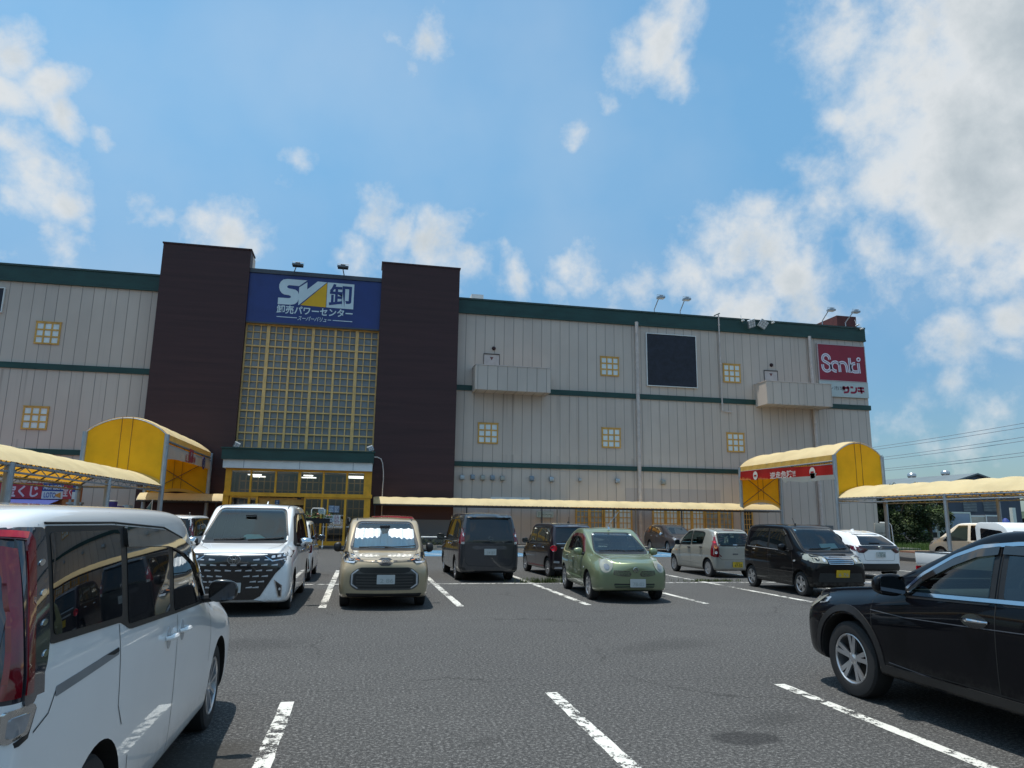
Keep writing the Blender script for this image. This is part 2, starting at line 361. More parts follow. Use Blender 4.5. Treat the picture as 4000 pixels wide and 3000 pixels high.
tag(mb.build('bay_lines', P_WHITE), 'white painted bay lines worn through to the asphalt', kind='structure')
tag(mb2.build('divider_line', P_WHITE), 'white painted line between the two back to back rows', kind='structure')
mb = MB()
for x0, x1 in ((1.6, 4.5), (4.9, 8.0), (13.2, 16.4)): mb.add([(x0, 33.0, .004), (x1, 33.0, .004), (x1, 39.0, .004), (x0, 39.0, .004)], [(0, 1, 2, 3)])
tag(mb.build('disabled_bays', P_BLUE), 'pale blue painted disabled bays in front of the store', kind='structure')
mb = MB()
for x0, x1 in ((1.6, 4.5), (4.9, 8.0), (13.2, 16.4)):
    strip(mb, x0+.3, 38.2, x1-.3, 34, .12, .008); strip(mb, x0+.1, 33.1, x0+.1, 39, .12, .008); strip(mb, x0+1.3, 35.5, x1-.5, 33.6, .12, .008)
tag(mb.build('disabled_bay_marks', P_WHITE), kind='structure')

# pavement in front of the store, grass verge and brick path at the right
CONC = mat('pavement_concrete', (.23, .225, .21), .9, nscale=3, namt=.2, bump=.2)
mb = MB(); mb.box(-34, 42.4, 0, 37, 46.2, .13); tag(mb.build('pavement', CONC), kind='structure')
GRASSM = mat('grass_ground', (.05, .075, .02), .95, nscale=8, namt=.4)
BRICKP = mat('brick_path', (.30, .16, .11), .9, nscale=6, namt=.25)
mb = MB(); mb.add([(34, 40, .006), (80, 40, .006), (80, 60, .006), (34, 60, .006)], [(0, 1, 2, 3)]); tag(mb.build('verge', GRASSM), kind='structure')
mb = MB(); mb.box(33, 38.2, 0, 60, 39.6, .10); tag(mb.build('path', BRICKP), kind='structure')
mb = MB(); mb.box(33, 37.6, 0, 60, 38.15, .14); tag(mb.build('kerb', CONC), kind='structure')

def blades(name, cx, cy, rx, ry, n, h, label, col=(.07, .09, .025), lean=.4):
    M_ = mat(name+'_leaf', col, .8, nscale=4, namt=.4); mb = MB()
    for i in range(n):
        x = cx+rnd.gauss(0, rx*.5); y = cy+rnd.gauss(0, ry*.5); a = rnd.uniform(0, 6.28); hh = h*rnd.uniform(.4, 1.1); w = .006+.004*rnd.random(); l = lean*hh*rnd.uniform(.2, 1)
        dx, dy = math.cos(a), math.sin(a)
        mb.add([(x-dy*w, y+dx*w, 0), (x+dy*w, y-dx*w, 0), (x+dx*l*.4+dy*w*.7, y+dy*l*.4-dx*w*.7, hh*.6), (x+dx*l*.4-dy*w*.7, y+dy*l*.4+dx*w*.7, hh*.6), (x+dx*l, y+dy*l, hh)], [(0, 1, 2, 3), (3, 2, 4)])
    return tag(mb.build(name, M_), label, 'weeds', kind='stuff')
blades('weeds', 5.0, 19.35, .75, .10, 420, .17, 'thin dry weeds growing through the divider line behind the pale green hatchback')
blades('weeds', 9.9, 19.5, .9, .14, 300, .09, 'low brown weeds on the divider line behind the silver kei hatchback')
blades('weeds', 7.0, 19.4, .5, .12, 160, .09, 'sparse weeds at the divider line beside the pale green hatchback')
blades('grass', 40, 44, 6, 3, 5000, .5, 'green grass under the dark tree at the right', (.06, .11, .02))

# ================================================================== STORE BUILDING
YF = 46.0
def F(x, y, Y=YF): return atY(x, y, Y)
store = thing('store_building', 'three storey beige panelled store with dark green bands and two dark brown towers', 'building', (0, YF, 0))
m, g = node_mat('facade_panels')
col = g.mix(g.ramp(g.noise(.25, 3).outputs[0], .3, .7), (.535, .455, .395), (.60, .515, .45))
fx = g.m('FRACT', g.m('MULTIPLY', g.m('ADD', g.x, 60.13), 1/.657))
pid = g.m('FLOOR', g.m('MULTIPLY', g.m('ADD', g.x, 60.13), 1/.657))
wn = g.new('ShaderNodeTexWhiteNoise', noise_dimensions='1D'); g.link(pid, wn.inputs['W'])
col = g.mix(g.m('MULTIPLY', wn.outputs[0], .22), col, (.41, .36, .33))
st = g.noise(1, 5, stretch=(2.6, 1, .10)); st2 = g.noise(1, 4, stretch=(7, 1, .3))
col = g.mix(g.m('MULTIPLY', g.m('MULTIPLY', g.ramp(st.outputs[0], .55, .8), g.ramp(g.x, 7, 12)), .45), col, (.36, .275, .22))
col = g.mix(g.m('MULTIPLY', g.ramp(st2.outputs[0], .56, .8), .35), col, (.34, .315, .30))
# dirt run-off streaks just below each green band
for zb in (9.95, 5.87):
    hgt = g.m('MULTIPLY', g.ramp(g.z, zb-3.2, zb), g.ramp(g.z, zb+.05, zb))
    s3 = g.noise(1, 3, stretch=(3.2, 1, .02))
    col = g.mix(g.m('MULTIPLY', g.m('MULTIPLY', hgt, g.ramp(s3.outputs[0], .52, .72)), .6), col, (.30, .245, .21))
# flat grey repaint patch low on the right wing
pa = g.m('MULTIPLY', g.m('MULTIPLY', g.ramp(g.x, 17.38, 17.42), g.ramp(g.x, 24.4, 24.36)), g.m('MULTIPLY', g.ramp(g.z, 3.9, 3.88), g.ramp(g.z, 1.0, 1.1)))
col = g.mix(g.m('MULTIPLY', pa, .6), col, (.37, .34, .355))
line = g.m('MAXIMUM', g.ramp(fx, .035, .02), g.ramp(fx, .965, .985))
col = g.mix(g.m('MULTIPLY', line, g.m('ADD', .35, g.m('MULTIPLY', g.noise(.5, 3).outputs[0], .8), clamp=True)), col, (.20, .175, .16))
g.link(col, g.b.inputs['Base Color']); g.b.inputs['Roughness'].default_value = .75
bp = g.new('ShaderNodeBump'); bp.inputs['Strength'].default_value = .6; bp.inputs['Distance'].default_value = .03; g.link(g.m('SUBTRACT', 1, line), bp.inputs['Height']); g.link(bp.outputs[0], g.b.inputs['Normal'])
FAC = m
GREEN = mat('green_band_metal', (.012, .052, .046), .45, nscale=1.2, namt=.25, stretch=(.6, 1, 2))
GREEND = mat('green_coping', (.03, .06, .055), .5, nscale=2, namt=.2)
BROWN = mat('dark_brown_siding', (.046, .0175, .0185), .6, nscale=.7, namt=.22, stretch=(.3, 1, 6))
YEL = mat('yellow_frame_paint', (.74, .345, .018), .45, nscale=2.5, namt=.2)
YELD = mat('ochre_window_frame', (.62, .355, .09), .5, nscale=4, namt=.22)
PANE = mat('white_pane', (.72, .80, .82), .35, nscale=1.5, namt=.12)
BEIGE = mat('beige_metal', (.54, .48, .455), .6, nscale=2, namt=.12)
PIPEM = mat('beige_pipe', (.56, .49, .455), .5, nscale=3, namt=.15)
DARK = mat('dark_void', (.012, .012, .014), .6, nscale=3, namt=.2)
GREYM = mat('grey_metal', (.30, .33, .36), .4, .5, nscale=4, namt=.2)
STEEL = mat('galvanised_steel', (.32, .36, .40), .45, .6, nscale=3, namt=.2, stretch=(6, 6, 1))
WHITEP = mat('white_paint', (.74, .75, .74), .5, nscale=2, namt=.08)
GLASSB = mat('building_glass', (.035, .045, .055), .04, 0, 0, .9, nscale=1, namt=.3)
zt = F(1793, 1163)[1]; z1 = F(1793, 1222)[1]; xl, xr = -34.0, F(3370, 1300)[0]
TLx0, TLx1 = atY(600, 1300, 45)[0], atY(981.7, 979.6, 45)[0]; TRx0, TRx1 = atY(1478, 1360, 45)[0], atY(1790, 1300, 45)[0]
TLz = atY(800, 963, 45)[1]; TRz = atY(1640, 1039, 45)[1]
mb = MB()
mb.box(xl, YF, 0, TLx1+.002, YF+.3, zt-.05); mb.box(TRx0, YF, 0, xr, YF+.3, zt-.05)                # front wall left and right of the entrance bay
mb.box(TLx1+.002, YF+.02, 4.6, TRx0, YF+.3, zt-.05)
mb.box(xl, YF+.3, 0, xl+.3, 84, zt-.06); mb.box(xr-.3, YF+.3, 0, xr-.001, 84, zt-.06); mb.box(xl, 84, 0, xr, 84.3, zt-.05)
mb.build('wall', FAC, store)
mb = MB(); mb.box(xl+.3, YF+.3, zt-.6, xr-.3, 84, zt-.4); mb.build('roof', CONC, store)
def band(za, zb, pr, m_, mat_=GREEN):
    for q in ((xl, YF-pr, za, TLx0-.002, YF+.001, zb), (TRx1+.002, YF-pr, za, xr+.12, YF+.001, zb), (xr+.001, YF+.002, za, xr+.12, 70, zb)):
        mb = MB(); mb.box(*q); mb.build(m_, mat_, store)
band(z1, zt-.12, .10, 'roof_band'); band(zt-.12, zt, .16, 'coping', GREEND); band(z1-.02, z1+.10, .14, 'band_lip')
za = F(2400, 1554)[1]; zb = F(2400, 1534.5)[1]; band(za, zb, .09, 'floor_band'); ZB2 = za
za = F(1777, 1820)[1]; zb = F(1777, 1801.5)[1]; band(za, zb, .09, 'floor_band'); ZB3 = za
print('bands', zt, z1, ZB2, ZB3, 'xr', xr)
for x0, x1, zz in ((TLx0, TLx1, TLz), (TRx0, TRx1, TRz)):
    mb = MB(); mb.box(x0, 45, 0, x1, 45.9, zz)
    mb.box(x0+.01, 45.9, 0, x1-.01, 46.4, zz-.02, 1); mb.box(x0+.005, 46.401, zt-.5, x1-.005, 46.9, zz-.02, 1)
    t = mb.build('tower', [BROWN, FAC], store)
    mb = MB(); mb.box(x0-.05, 44.95, zz, x1+.05, 46.5, zz+.09); mb.build('tower_cap', BROWN, t)
# aerial warning-red penthouse on the roof at the far right corner
x0, z0 = atY(3268, 1232, 50); x1, _ = atY(3343, 1238, 50)
mb = MB(); mb.box(x0, 50, zt-.4, x1, 62, z0); mb.build('penthouse', mat('red_brown_siding', (.10, .024, .02), .6, nscale=2, namt=.25), store)
x0, z0 = atY(1842, 1149, 49); x1, _ = atY(1889, 1150, 49)
mb = MB(); mb.box(x0, 49, zt-.4, x1, 50.2, z0+.02); mb.build('roof_unit', WHITEP, store)

def window9(px, py, s=1.36, n=3, Y=YF, name='window'):
    X, Z = F(px, py, Y); f = MB(); h = s/2; t = .095
    for k in range(n+1):
        o = -h+k*(s-t)/n
        f.box(X-h, Y-.07, Z+o, X+h, Y+.01, Z+o+t); 
        for j in range(n):
            a = -h+j*(s-t)/n+t; f.box(X+o, Y-.068, Z+a, X+o+t, Y+.01, Z+a+(s-t)/n-t)
    w = f.build(name, YELD, store, bevel=.012)
    p = MB(); p.box(X-h+.03, Y-.03, Z-h+.03, X+h-.03, Y+.005, Z+h-.03); p.build('pane', PANE, w)
    fl = MB(); fl.box(X-h-.03, Y-.09, Z+h, X+h+.03, Y+.0, Z+h+.035); fl.build('flashing', YELD, w)
for px, py in ((187, 1302), (138, 1633), (2381, 1432), (1906, 1693), (2387, 1711), (2858, 1459), (2873, 1729)): window9(px, py)

# lattice window wall between the towers
zs0 = atY(1200, 1272, 45.4)[1]; zp = atY(1200, 1760, 45.6)[1]-.6
GW = mat('frosted_glass', (.19, .22, .245), .22, 0, 0, .5, nscale=.8, namt=.2)
mb = MB(); W = TRx0-TLx1; bay = W/6; cell = .455; Yl = 45.55
ntop = int((zs0-zp)/cell)+1
for b in range(7):
    x = TLx1+b*bay; wv = .20 if b in (1, 5) else (.13 if b in (2, 4, 3) else .17)
    if b == 3: wv = .17
    mb.box(max(TLx1, x-wv/2), Yl-.14, zp, min(TRx0, x+wv/2), Yl+.02, zs0)
for b in range(6):
    x = TLx1+b*bay
    for j in (1, 2): xx = x+bay*j/3; mb.box(xx-.032, Yl-.08, zp, xx+.032, Yl+.018, zs0)
    for k in range(ntop+1):
        z = zs0-.12-k*cell; hv = .085 if k % 3 == 0 else .04
        if z < zp: break
        mb.box(x+.06, Yl-(.115 if k % 3 == 0 else .075), z-hv/2, x+bay-.06, Yl+.016, z+hv/2)
lw = mb.build('lattice_window', mat('weathered_lattice', (.70, .44, .17), .5, nscale=2, namt=.2), store)
mb = MB(); mb.box(TLx1, Yl+.03, zp, TRx0, Yl+.10, zs0); mb.build('frosted_panes', GW, lw)
mb = MB(); mb.box(TLx1, Yl-.16, zs0-.11, TRx0, Yl+.02, zs0); mb.build('head_frame', YELD, lw)

# big blue sign with the emblem
sx0, sx1 = TLx1+.003, TRx0-.003; sz1 = atY(1230, 1083, 45.2)[1]; 
BLUE = mat('sign_blue', (.013, .036, .17), .35, nscale=1, namt=.12)
SWH = mat('sign_white', (.58, .69, .74), .45, nscale=1.5, namt=.06); SYE = mat('sign_yellow', (.72, .40, .008), .45, nscale=1.5, namt=.08)
sign = thing('store_sign', 'large blue sign with white and yellow emblem between the two brown towers', 'sign', ((sx0+sx1)/2, 45.2, zs0))
mb = MB(); mb.box(sx0, 45.2, zs0+.001, sx1, 45.9, sz1); mb.build('panel', BLUE, sign)
mb = MB(); mb.box(sx0, 45.12, sz1+.001, sx1, 45.95, sz1+.26); mb.build('coping', mat('grey_coping', (.06, .07, .09), .5, nscale=2), sign)
mb = MB(); mb.box(sx0, 45.15, zs0-.1, sx1, 45.22, zs0); mb.build('bottom_strip', mat('grey_coping', (.06, .07, .09)), sign)
def A(u, v): return atY(1000+u/4.0963, 1050+v/4.0963, 45.2)        # survey of the emblem
def sp_(poly, off=.012):
    P = [A(*q) for q in poly]
    return lambda: None, P
def flat(polys, mt, name, par, off=.012, Y=45.2):
    mb = MB()
    for poly in polys:
        P = [A(*q) for q in poly]; mb.prism(P, lambda a, b, k: (a, Y-off+(off-.002)*k, b))
    return mb.build(name, mt, par)
def arc(cx, cy, rx, ry, a0, a1, n=10): return [(cx+rx*math.cos(R(a0+(a1-a0)*i/n)), cy+ry*math.sin(R(a0+(a1-a0)*i/n))) for i in range(n+1)]
S_ = [(822, 187), (505, 163)]+[(440, 172), (398, 205), (374, 250), (371, 300), (385, 350), (415, 390), (455, 412), (520, 420), (550, 432), (561, 450), (548, 467), (520, 470), (355, 460), (347, 565), (560, 575), (620, 565), (660, 535), (681, 490), (688, 440), (683, 400), (665, 360), (630, 335), (585, 325), (530, 315), (505, 303), (499, 285), (510, 268), (535, 262), (692, 276)]
V_ = [(824, 215), (818, 332), (990, 203), (1136, 218), (690, 574), (676, 584), (692, 298)]
flat([S_, V_], SWH, 'emblem_letters', sign)
flat([[(1140, 226), (1116, 618), (712, 580)]], SYE, 'emblem_triangle', sign)
flat([[(1146, 218), (1575, 253), (1555, 650), (1124, 618)]], SWH, 'emblem_square', sign)
ox, oz = A(1352, 432)
kj = text_mb('卸', 1, lambda u, v, k: (ox+u, 45.18, oz+v+u*-.0), bold=.022, width=1.50*.93, height=1.52); kj.build('emblem_character', BLUE, sign)
ox, oz = A(945, 682); xa = A(335, 640)[0]; xb = A(1548, 730)[0]
text_mb('卸売パワーセンター', 1, lambda u, v, k: (ox+u, 45.185, oz+v), bold=.022, width=xb-xa, height=.56).build('lettering', SWH, sign)
ox, oz = A(935, 805); xa = A(665, 800)[0]; xb = A(1205, 830)[0]
text_mb('スーパーバリュー', 1, lambda u, v, k: (ox+u, 45.185, oz+v), bold=.012, shear=.35, width=xb-xa, height=.30).build('small_lettering', SWH, sign)
flat([[(330, 756), (655, 780), (654, 791), (329, 768)], [(1228, 820), (1540, 842), (1539, 853), (1227, 831)]], SWH, 'rule', sign)

# dark blank panel, white frame
def panel(name, label, cat, pts, Y, mt, fr, fm):
    xs = [atY(x, y, Y)[0] for x, y in pts]; zs = [atY(x, y, Y)[1] for x, y in pts]
    x0, x1, z0, z1_ = min(xs), max(xs), min(zs), max(zs)
    t = thing(name, label, cat, ((x0+x1)/2, Y, z0)); mb = MB(); mb.box(x0+fr, Y-.10, z0+fr, x1-fr, Y, z1_-fr); mb.build('face', mt, t)
    mb = MB(); mb.box(x0, Y-.13, z0, x1, Y-.001, z0+fr); mb.box(x0, Y-.13, z1_-fr, x1, Y-.001, z1_); mb.box(x0, Y-.128, z0+fr, x0+fr, Y-.001, z1_-fr); mb.box(x1-fr, Y-.128, z0+fr, x1, Y-.001, z1_-fr); mb.build('frame', fm, t)
    return t, (x0, x1, z0, z1_)
panel('blank_sign', 'large blank black panel in a white frame high on the beige wall', 'sign', [(2521, 1301), (2723, 1518)], YF-.02, mat('blank_sign_face', (.010, .011, .022), .45, nscale=3, namt=.5), .05, WHITEP)
panel('blank_sign', 'dark framed panel cut off by the left edge of the picture', 'sign', [(-200, 1110), (9, 1222)], YF-.02, mat('blank_sign_face', (.01, .01, .02)), .05, WHITEP)

# red and white store sign at the right corner
t2, (rx0, rx1, rz0, rz1) = panel('store_sign', 'red sign with white outlined lettering above a pale strip at the right roof corner', 'sign', [(3187, 1342), (3384, 1497)], YF-.05, mat('sign_red', (.27, .012, .036), .4, nscale=1, namt=.1), .05, mat('sign_pink_edge', (.5, .42, .43), .5))
wz0 = atY(3385, 1557, YF)[1]
mb = MB(); mb.box(rx0, YF-.15, wz0, rx1+.05, YF-.04, rz0-.002); mb.build('lower_strip', mat('sign_pale', (.50, .56, .55), .45, nscale=1.5, namt=.05), t2)
def B2(u, v): return atY(3160+u/6.38, 1320+v/6.38, YF-.15)
LINEN = mat('sign_lettering', (.72, .66, .74), .45)
def stroke(mb, pts, w, Y, fn=B2, closed=False):     # flat ribbon through surveyed points
    P = [Vector((fn(*p)[0], fn(*p)[1])) for p in pts]; n = len(P); L = []; Rr = []
    for i in range(n):
        a = P[i-1] if (i or closed) else P[i]; b = P[(i+1) % n] if (i < n-1 or closed) else P[i]
        d = (b-a).normalized(); q = Vector((-d.y, d.x))*w/2; L.append(P[i]+q); Rr.append(P[i]-q)
    vs = [(p.x, Y, p.y) for p in L+Rr]; mb.add(vs, [(i, (i+1) % n, n+(i+1) % n, n+i) for i in range(n if closed else n-1)])
def smooth(pts, k=6):
    o = []; n = len(pts)
    for i in range(n-1):
        p0, p1, p2, p3 = pts[max(i-1, 0)], pts[i], pts[i+1], pts[min(i+2, n-1)]
        for j in range(k):
            t = j/k; o.append(tuple(.5*((2*p1[c])+(-p0[c]+p2[c])*t+(2*p0[c]-5*p1[c]+4*p2[c]-p3[c])*t*t+(-p0[c]+3*p1[c]-3*p2[c]+p3[c])*t**3) for c in (0, 1)))
    return o+[pts[-1]]
GL = [smooth([(512, 540), (500, 480), (455, 430), (395, 420), (350, 455), (340, 510), (362, 565), (430, 605), (500, 650), (538, 715), (520, 790), (460, 825), (390, 800), (350, 740), (340, 655)]),
      smooth([(692, 830), (630, 815), (575, 760), (562, 690), (590, 620), (650, 600), (710, 620), (755, 690), (775, 850)]),
      smooth([(745, 640), (800, 615), (860, 615), (915, 660), (940, 740), (960, 860)]),
      [(1000, 498), (1040, 870)], smooth([(1150, 640), (1090, 650), (1055, 710), (1065, 780), (1110, 840), (1220, 848)]), [(1225, 630), (1258, 885)]]
mb = MB(); mk = MB()
for s_ in GL: stroke(mb, s_, .235, YF-.155); stroke(mk, s_, .030, YF-.160)
ring = arc(1232, 540, 38, 40, 0, 342, 18); stroke(mb, ring, .11, YF-.155, closed=True)
mb.build('outlined_lettering', LINEN, t2); mk.build('lettering_inline', mat('inline_dark', (.03, .02, .06), .5), t2)
RK = [[(832, 1245), (1005, 1245)], [(866, 1200), (874, 1300)], smooth([(960, 1205), (985, 1300), (960, 1350), (868, 1358)]), [(1030, 1232), (1100, 1235)], smooth([(1175, 1235), (1180, 1310), (1140, 1362), (1040, 1362)]), [(1212, 1250), (1370, 1258)], [(1215, 1325), (1380, 1335)], [(1285, 1225), (1315, 1390)]]
mb = MB()
for s_ in RK: stroke(mb, s_, .155, YF-.157)
mb.build('red_lettering', mat('sign_red_ink', (.30, .012, .045), .5), t2)
ox, oz = B2(655, 1252)
text_mb('ファッション市場', 1, lambda u, v, k: (ox-1.1+u, YF-.157, oz+v), width=3.9, height=.33).build('grey_lettering', mat('sign_grey_ink', (.10, .09, .10), .5), t2)

# escape balconies, doors and lamps above them
for (pa, pb, wl, dl, lab) in (((1858, 1424), (2151, 1441), (1845.5, 1441), (1920, 1361), 'a'), ((2993, 1488), (3247, 1501), (2946, 1504), (3013, 1426), 'b')):
    Xw = atY(wl[0], wl[1], YF)[0]; rr_ = ray(*pa); Yb = Xw/(rr_.x/rr_.y); Yb = min(max(Yb, 43.9), 45.2)
    x0, z0 = atY(pa[0], pa[1], Yb); x1, _ = atY(pb[0], pb[1], Yb); dz = 1.62
    mb = MB(); mb.box(x0, Yb, z0-dz, x1, Yb+.08, z0); mb.box(x0, Yb+.081, z0-dz, x0+.08, YF, z0); mb.box(x1-.08, Yb+.081, z0-dz, x1, YF, z0); mb.box(x0+.081, Yb+.081, z0-dz+.02, x1-.081, YF, z0-dz+.2)
    bal = mb.build('balcony', FAC, store)
    mb = MB(); mb.box(x0-.03, Yb-.03, z0+.001, x1+.03, Yb+.10, z0+.05); mb.box(x0-.03, Yb+.101, z0+.001, x0+.1, YF, z0+.05); mb.box(x1-.1, Yb+.101, z0+.001, x1+.03, YF, z0+.05); mb.build('balcony_cap', PIPEM, bal)
    print('balcony', x0, x1, Yb, z0)
for c, l in (((1920, 1409), (1929, 1361)), ((3011, 1472), (3013, 1426))):
    X, Z = F(*c); mb = MB(); w = .52
    mb.box(X-w, YF-.03, Z-1.2, X+w, YF, Z+.42); d = mb.build('door', BEIGE, store)
    mb = MB(); mb.box(X-w-.03, YF-.08, Z+.43, X+w+.03, YF-.001, Z+.47); mb.box(X-w-.03, YF-.05, Z-1.2, X-w-.005, YF-.002, Z+.42); mb.box(X+w+.005, YF-.05, Z-1.2, X+w+.03, YF-.002, Z+.42); mb.build('door_frame', mat('dark_trim', (.05, .04, .04), .5), d)
    mb = MB(); mb.add([(X-.13, YF-.036, Z+.25), (X+.13, YF-.036, Z+.25), (X, YF-.036, Z+.02)], [(0, 2, 1)]); mb.build('rescue_mark', mat('faded_red', (.18, .07, .07), .6), d)
    X, Z = F(*l); mb = MB(); mb.lathe([(.0, -.14), (.08, -.13), (.135, -.05), (.14, .0)], 'Y', (X, YF, Z), 18); mb.build('wall_lamp', mat('lamp_dark_red', (.03, .008, .012), .3), store, smooth=True)

# rain pipes
def pipe(pts, r, name='rain_pipe', mt=PIPEM, Y=YF-.13):
    P = []
    for q in pts: X, Z = F(q[0], q[1], Y); P.append(Vector((X, Y, max(Z, .13))))
    P = [P[0]]+[Vector((P[0].x, Y, p.z)) if abs(p.x-P[0].x) < .6 else p for p in P[1:]]
    mb = MB(); mb.tube(P, r, 10); o = mb.build(name, mt, store, smooth=True); cl = MB()
    z = P[0].z-.8
    while z > P[-1].z: cl.lathe([(r+.012, -.04), (r+.03, -.04), (r+.03, .04), (r+.012, .04)], 'Z', (P[0].x, Y, z), 10, closed=True); z -= 1.45
    if cl.v: cl.build('pipe_clamp', mt, o)
pipe([(2486, 1258), (2512, 2145)], .13); pipe([(2806, 1228), (2825, 1606)], .055); pipe([(3161, 1314), (3195, 2150)], .13)
pipe([(1790, 1300), (1780, 1305)], .01) if False else None
mb = MB(); X, Z = F(2806, 1228); mb.tube([(X, YF-.20, Z), (X, YF-.20, zt+.25), (X-.30, YF+.1, zt+.12)], .04, 8); mb.build('cable_pipe', GREEND, store, smooth=True)
X, Z = F(2826, 1608); mb = MB(); mb.tube([(X, YF-.13, Z), (X+.6, YF-.13, Z-.03)], .05, 8); mb.build('rain_pipe', PIPEM, store, smooth=True)
# vent hoods
VH = mat('vent_silver', (.40, .44, .47), .35, .6, nscale=5, namt=.15); VB = mat('vent_blue', (.20, .25, .30), .5, nscale=5, namt=.15)
for i, (u, v, k) in enumerate([(100, 212, 0), (175, 210, 1), (247, 214, 2), (318, 214, 1), (389, 218, 2), (600, 220, 1), (741, 226, 0), (946, 230, 3), (1215, 237, 0), (1546, 246, 2)]):
    X, Z = F(1750+u/1.8433, 1750+v/1.8433); s = .135 if k != 3 else .09; mb = MB()
    prof = [(-s*1.2, 0), (-s*1.2, -.16), (-s*.9, -.26), (s*.5, -.26), (s*1.05, -.2), (s*1.2, -.06), (s*1.2, 0)]
    mb.prism(prof, lambda a, b, q: (X+(-s if q == 0 else s), YF+b, Z+a)); mb.build('vent_hood', [VH, VB, mat('vent_grey', (.33, .34, .32), .5, .3)][k % 3], store, bevel=.02)
# ground floor lattice windows and white doors low on the right wing
def lattice_door(px0, px1, py0, n, name='lattice_door', glass=None, zb=.35, par=None):
    X0, Z1 = F(px0, py0); X1 = F(px1, py0)[0]; Z1 = 2.85; mb = MB(); w = (X1-X0)/n; Y = YF
    for b in range(n):
        xa = X0+b*w
        for xx, ww in ((xa, .10), (xa+w-.10, .10)): mb.box(xx, Y-.10, zb, xx+ww-.002, Y, Z1)
        mb.box(xa+.1, Y-.098, zb, xa+w-.102, Y, zb+.12); mb.box(xa+.1, Y-.098, Z1-.1, xa+w-.102, Y, Z1)
        c = (w-.2)/3
        for j in (1, 2): mb.box(xa+.1+c*j-.022, Y-.07, zb+.12, xa+.1+c*j+.022, Y, Z1-.1)
        k = zb+.12+.36
        while k < Z1-.15:
            for j in range(3): mb.box(xa+.1+c*j+(.022 if j else 0), Y-.068, k-.022, xa+.1+c*(j+1)-.023, Y, k+.022)
            k += .36
    o = mb.build(name, YELD, store); mb = MB(); mb.box(X0+.01, Y-.03, zb+.02, X1-.01, Y-.004, Z1-.01); mb.build('pane', glass or PANE, o); return o
DP = mat('curtained_glass', (.30, .34, .35), .3, nscale=2, namt=.3)
lattice_door(2247, 2355, 1996, 2, glass=DP); lattice_door(2357, 2468, 1999, 2, glass=PANE); lattice_door(2547, 2648, 2004, 2, glass=PANE); lattice_door(2650, 2750, 2004, 2, glass=PANE); lattice_door(2752, 2860, 2004, 2, glass=DP); lattice_door(2899, 2938, 2000, 1, glass=mat('dark_pane', (.05, .06, .06), .2))
for a, b in ((1815, 1905), (1910, 1995)):
    X0 = F(a, 2000)[0]; X1 = F(b, 2000)[0]; mb = MB(); mb.box(X0, YF-.05, .13, X1, YF, 2.55); d = mb.build('service_door', BEIGE, store)
    mb = MB(); mb.box(X1-.22, YF-.09, 1.05, X1-.12, YF-.051, 1.2); mb.build('door_handle', GREYM, d)
mb = MB(); X0 = F(1915, 1990)[0]; mb.box(X0, YF-.08, 2.6, X0+2.6, YF-.002, 3.1); mb.build('white_board', WHITEP, store)
mb = MB(); X0, Z0 = F(1660, 2095); mb.box(X0-.9, 44.96, .13, X0+1.9, 44.999, 1.6); mb.build('louvre_hatch', mat('hatch_grey', (.12, .13, .14), .5), store)
X0, Z0 = F(2970, 2050); mb = MB(); mb.box(X0+4.3, YF-.06, 1.2, X0+5.7, YF-.001, 1.55); mb.build('grille_vent', mat('hatch_grey', (.12, .13, .14)), store)
# notice plate
t, (a0, a1, b0, b1) = panel('notice_plate', 'pale green notice plate with three lines of green lettering on the beige wall', 'sign', [(2096, 1997), (2160, 2021)], YF-.02, mat('plate_pale', (.55, .62, .58), .5), .012, mat('plate_pale', (.55, .62, .58)))
GI = mat('green_ink', (.02, .09, .05), .6)
for i, s_ in enumerate(('駐車場の利用について', '当店をご利用のお客様以外の駐車は', '固くお断りいたします　店主')):
    zc = b1-.11-i*(b1-b0-.16)/2.4; wd = (a1-a0-.14)*(.5 if i == 0 else .98)
    text_mb(s_, .1, lambda u, v, k: (a0+.07+wd/2+u, YF-.123, zc+v), width=wd, height=.075).build('lettering', GI, t)
# ================================================================== ENTRANCE PORCH
YP = 41.2
def Pp(u, v, Y=YP): return atY(800+u/2.5925, 1600+v/2.5925, Y)
porch = thing('entrance_porch', 'yellow framed glass entrance porch under a dark green roof band', 'entrance porch', (-3.6, YP, 0))
gx0, gx1 = Pp(175, 400, YP-.45)[0], Pp(1716, 440, YP-.45)[0]; gz1 = Pp(900, 412, YP-.45)[1]; gz0 = Pp(900, 518, YP-.45)[1]; wz = Pp(900, 604, YP-.3)[1]
mb = MB(); mb.box(gx0, YP-.45, gz0, gx1, 45.0, gz1); mb.box(gx0-.05, YP-.52, gz1+.001, gx1+.05, 45.0, gz1+.07); mb.build('roof_band', GREEN, porch)
mb = MB(); mb.box(gx0+.08, YP-.3, wz, gx1-.06, 44.9, gz0-.001); wb_ = mb.build('white_fascia', WHITEP, porch)
mb = MB()
for u in (395, 962, 1504): x = Pp(u, 550, YP-.3)[0]; mb.box(x-.015, YP-.305, wz+.01, x+.015, YP-.299, gz0-.005)
mb.build('fascia_joint', GREYM, wb_)
px0, px1 = Pp(205, 650)[0], Pp(1695, 650)[0]; zt1 = wz-.001; zb1, zb0 = Pp(900, 846)[1], Pp(900, 884)[1]
fr = MB()
def X_(u, v=720): return Pp(u, v)[0]
for a, b in ((205, 268), (456, 475), (708, 728), (943, 972), (1193, 1211), (1430, 1450), (1612, 1690)): fr.box(X_(a), YP-.02, zb1, X_(b), YP+.16, zt1)
fr.box(px0, YP-.05, zb0, px1+.05, YP+.2, zb1-.001)
fr.box(X_(268), YP+.0, zt1-.12, X_(1612), YP+.14, zt1-.001)
FL = .14
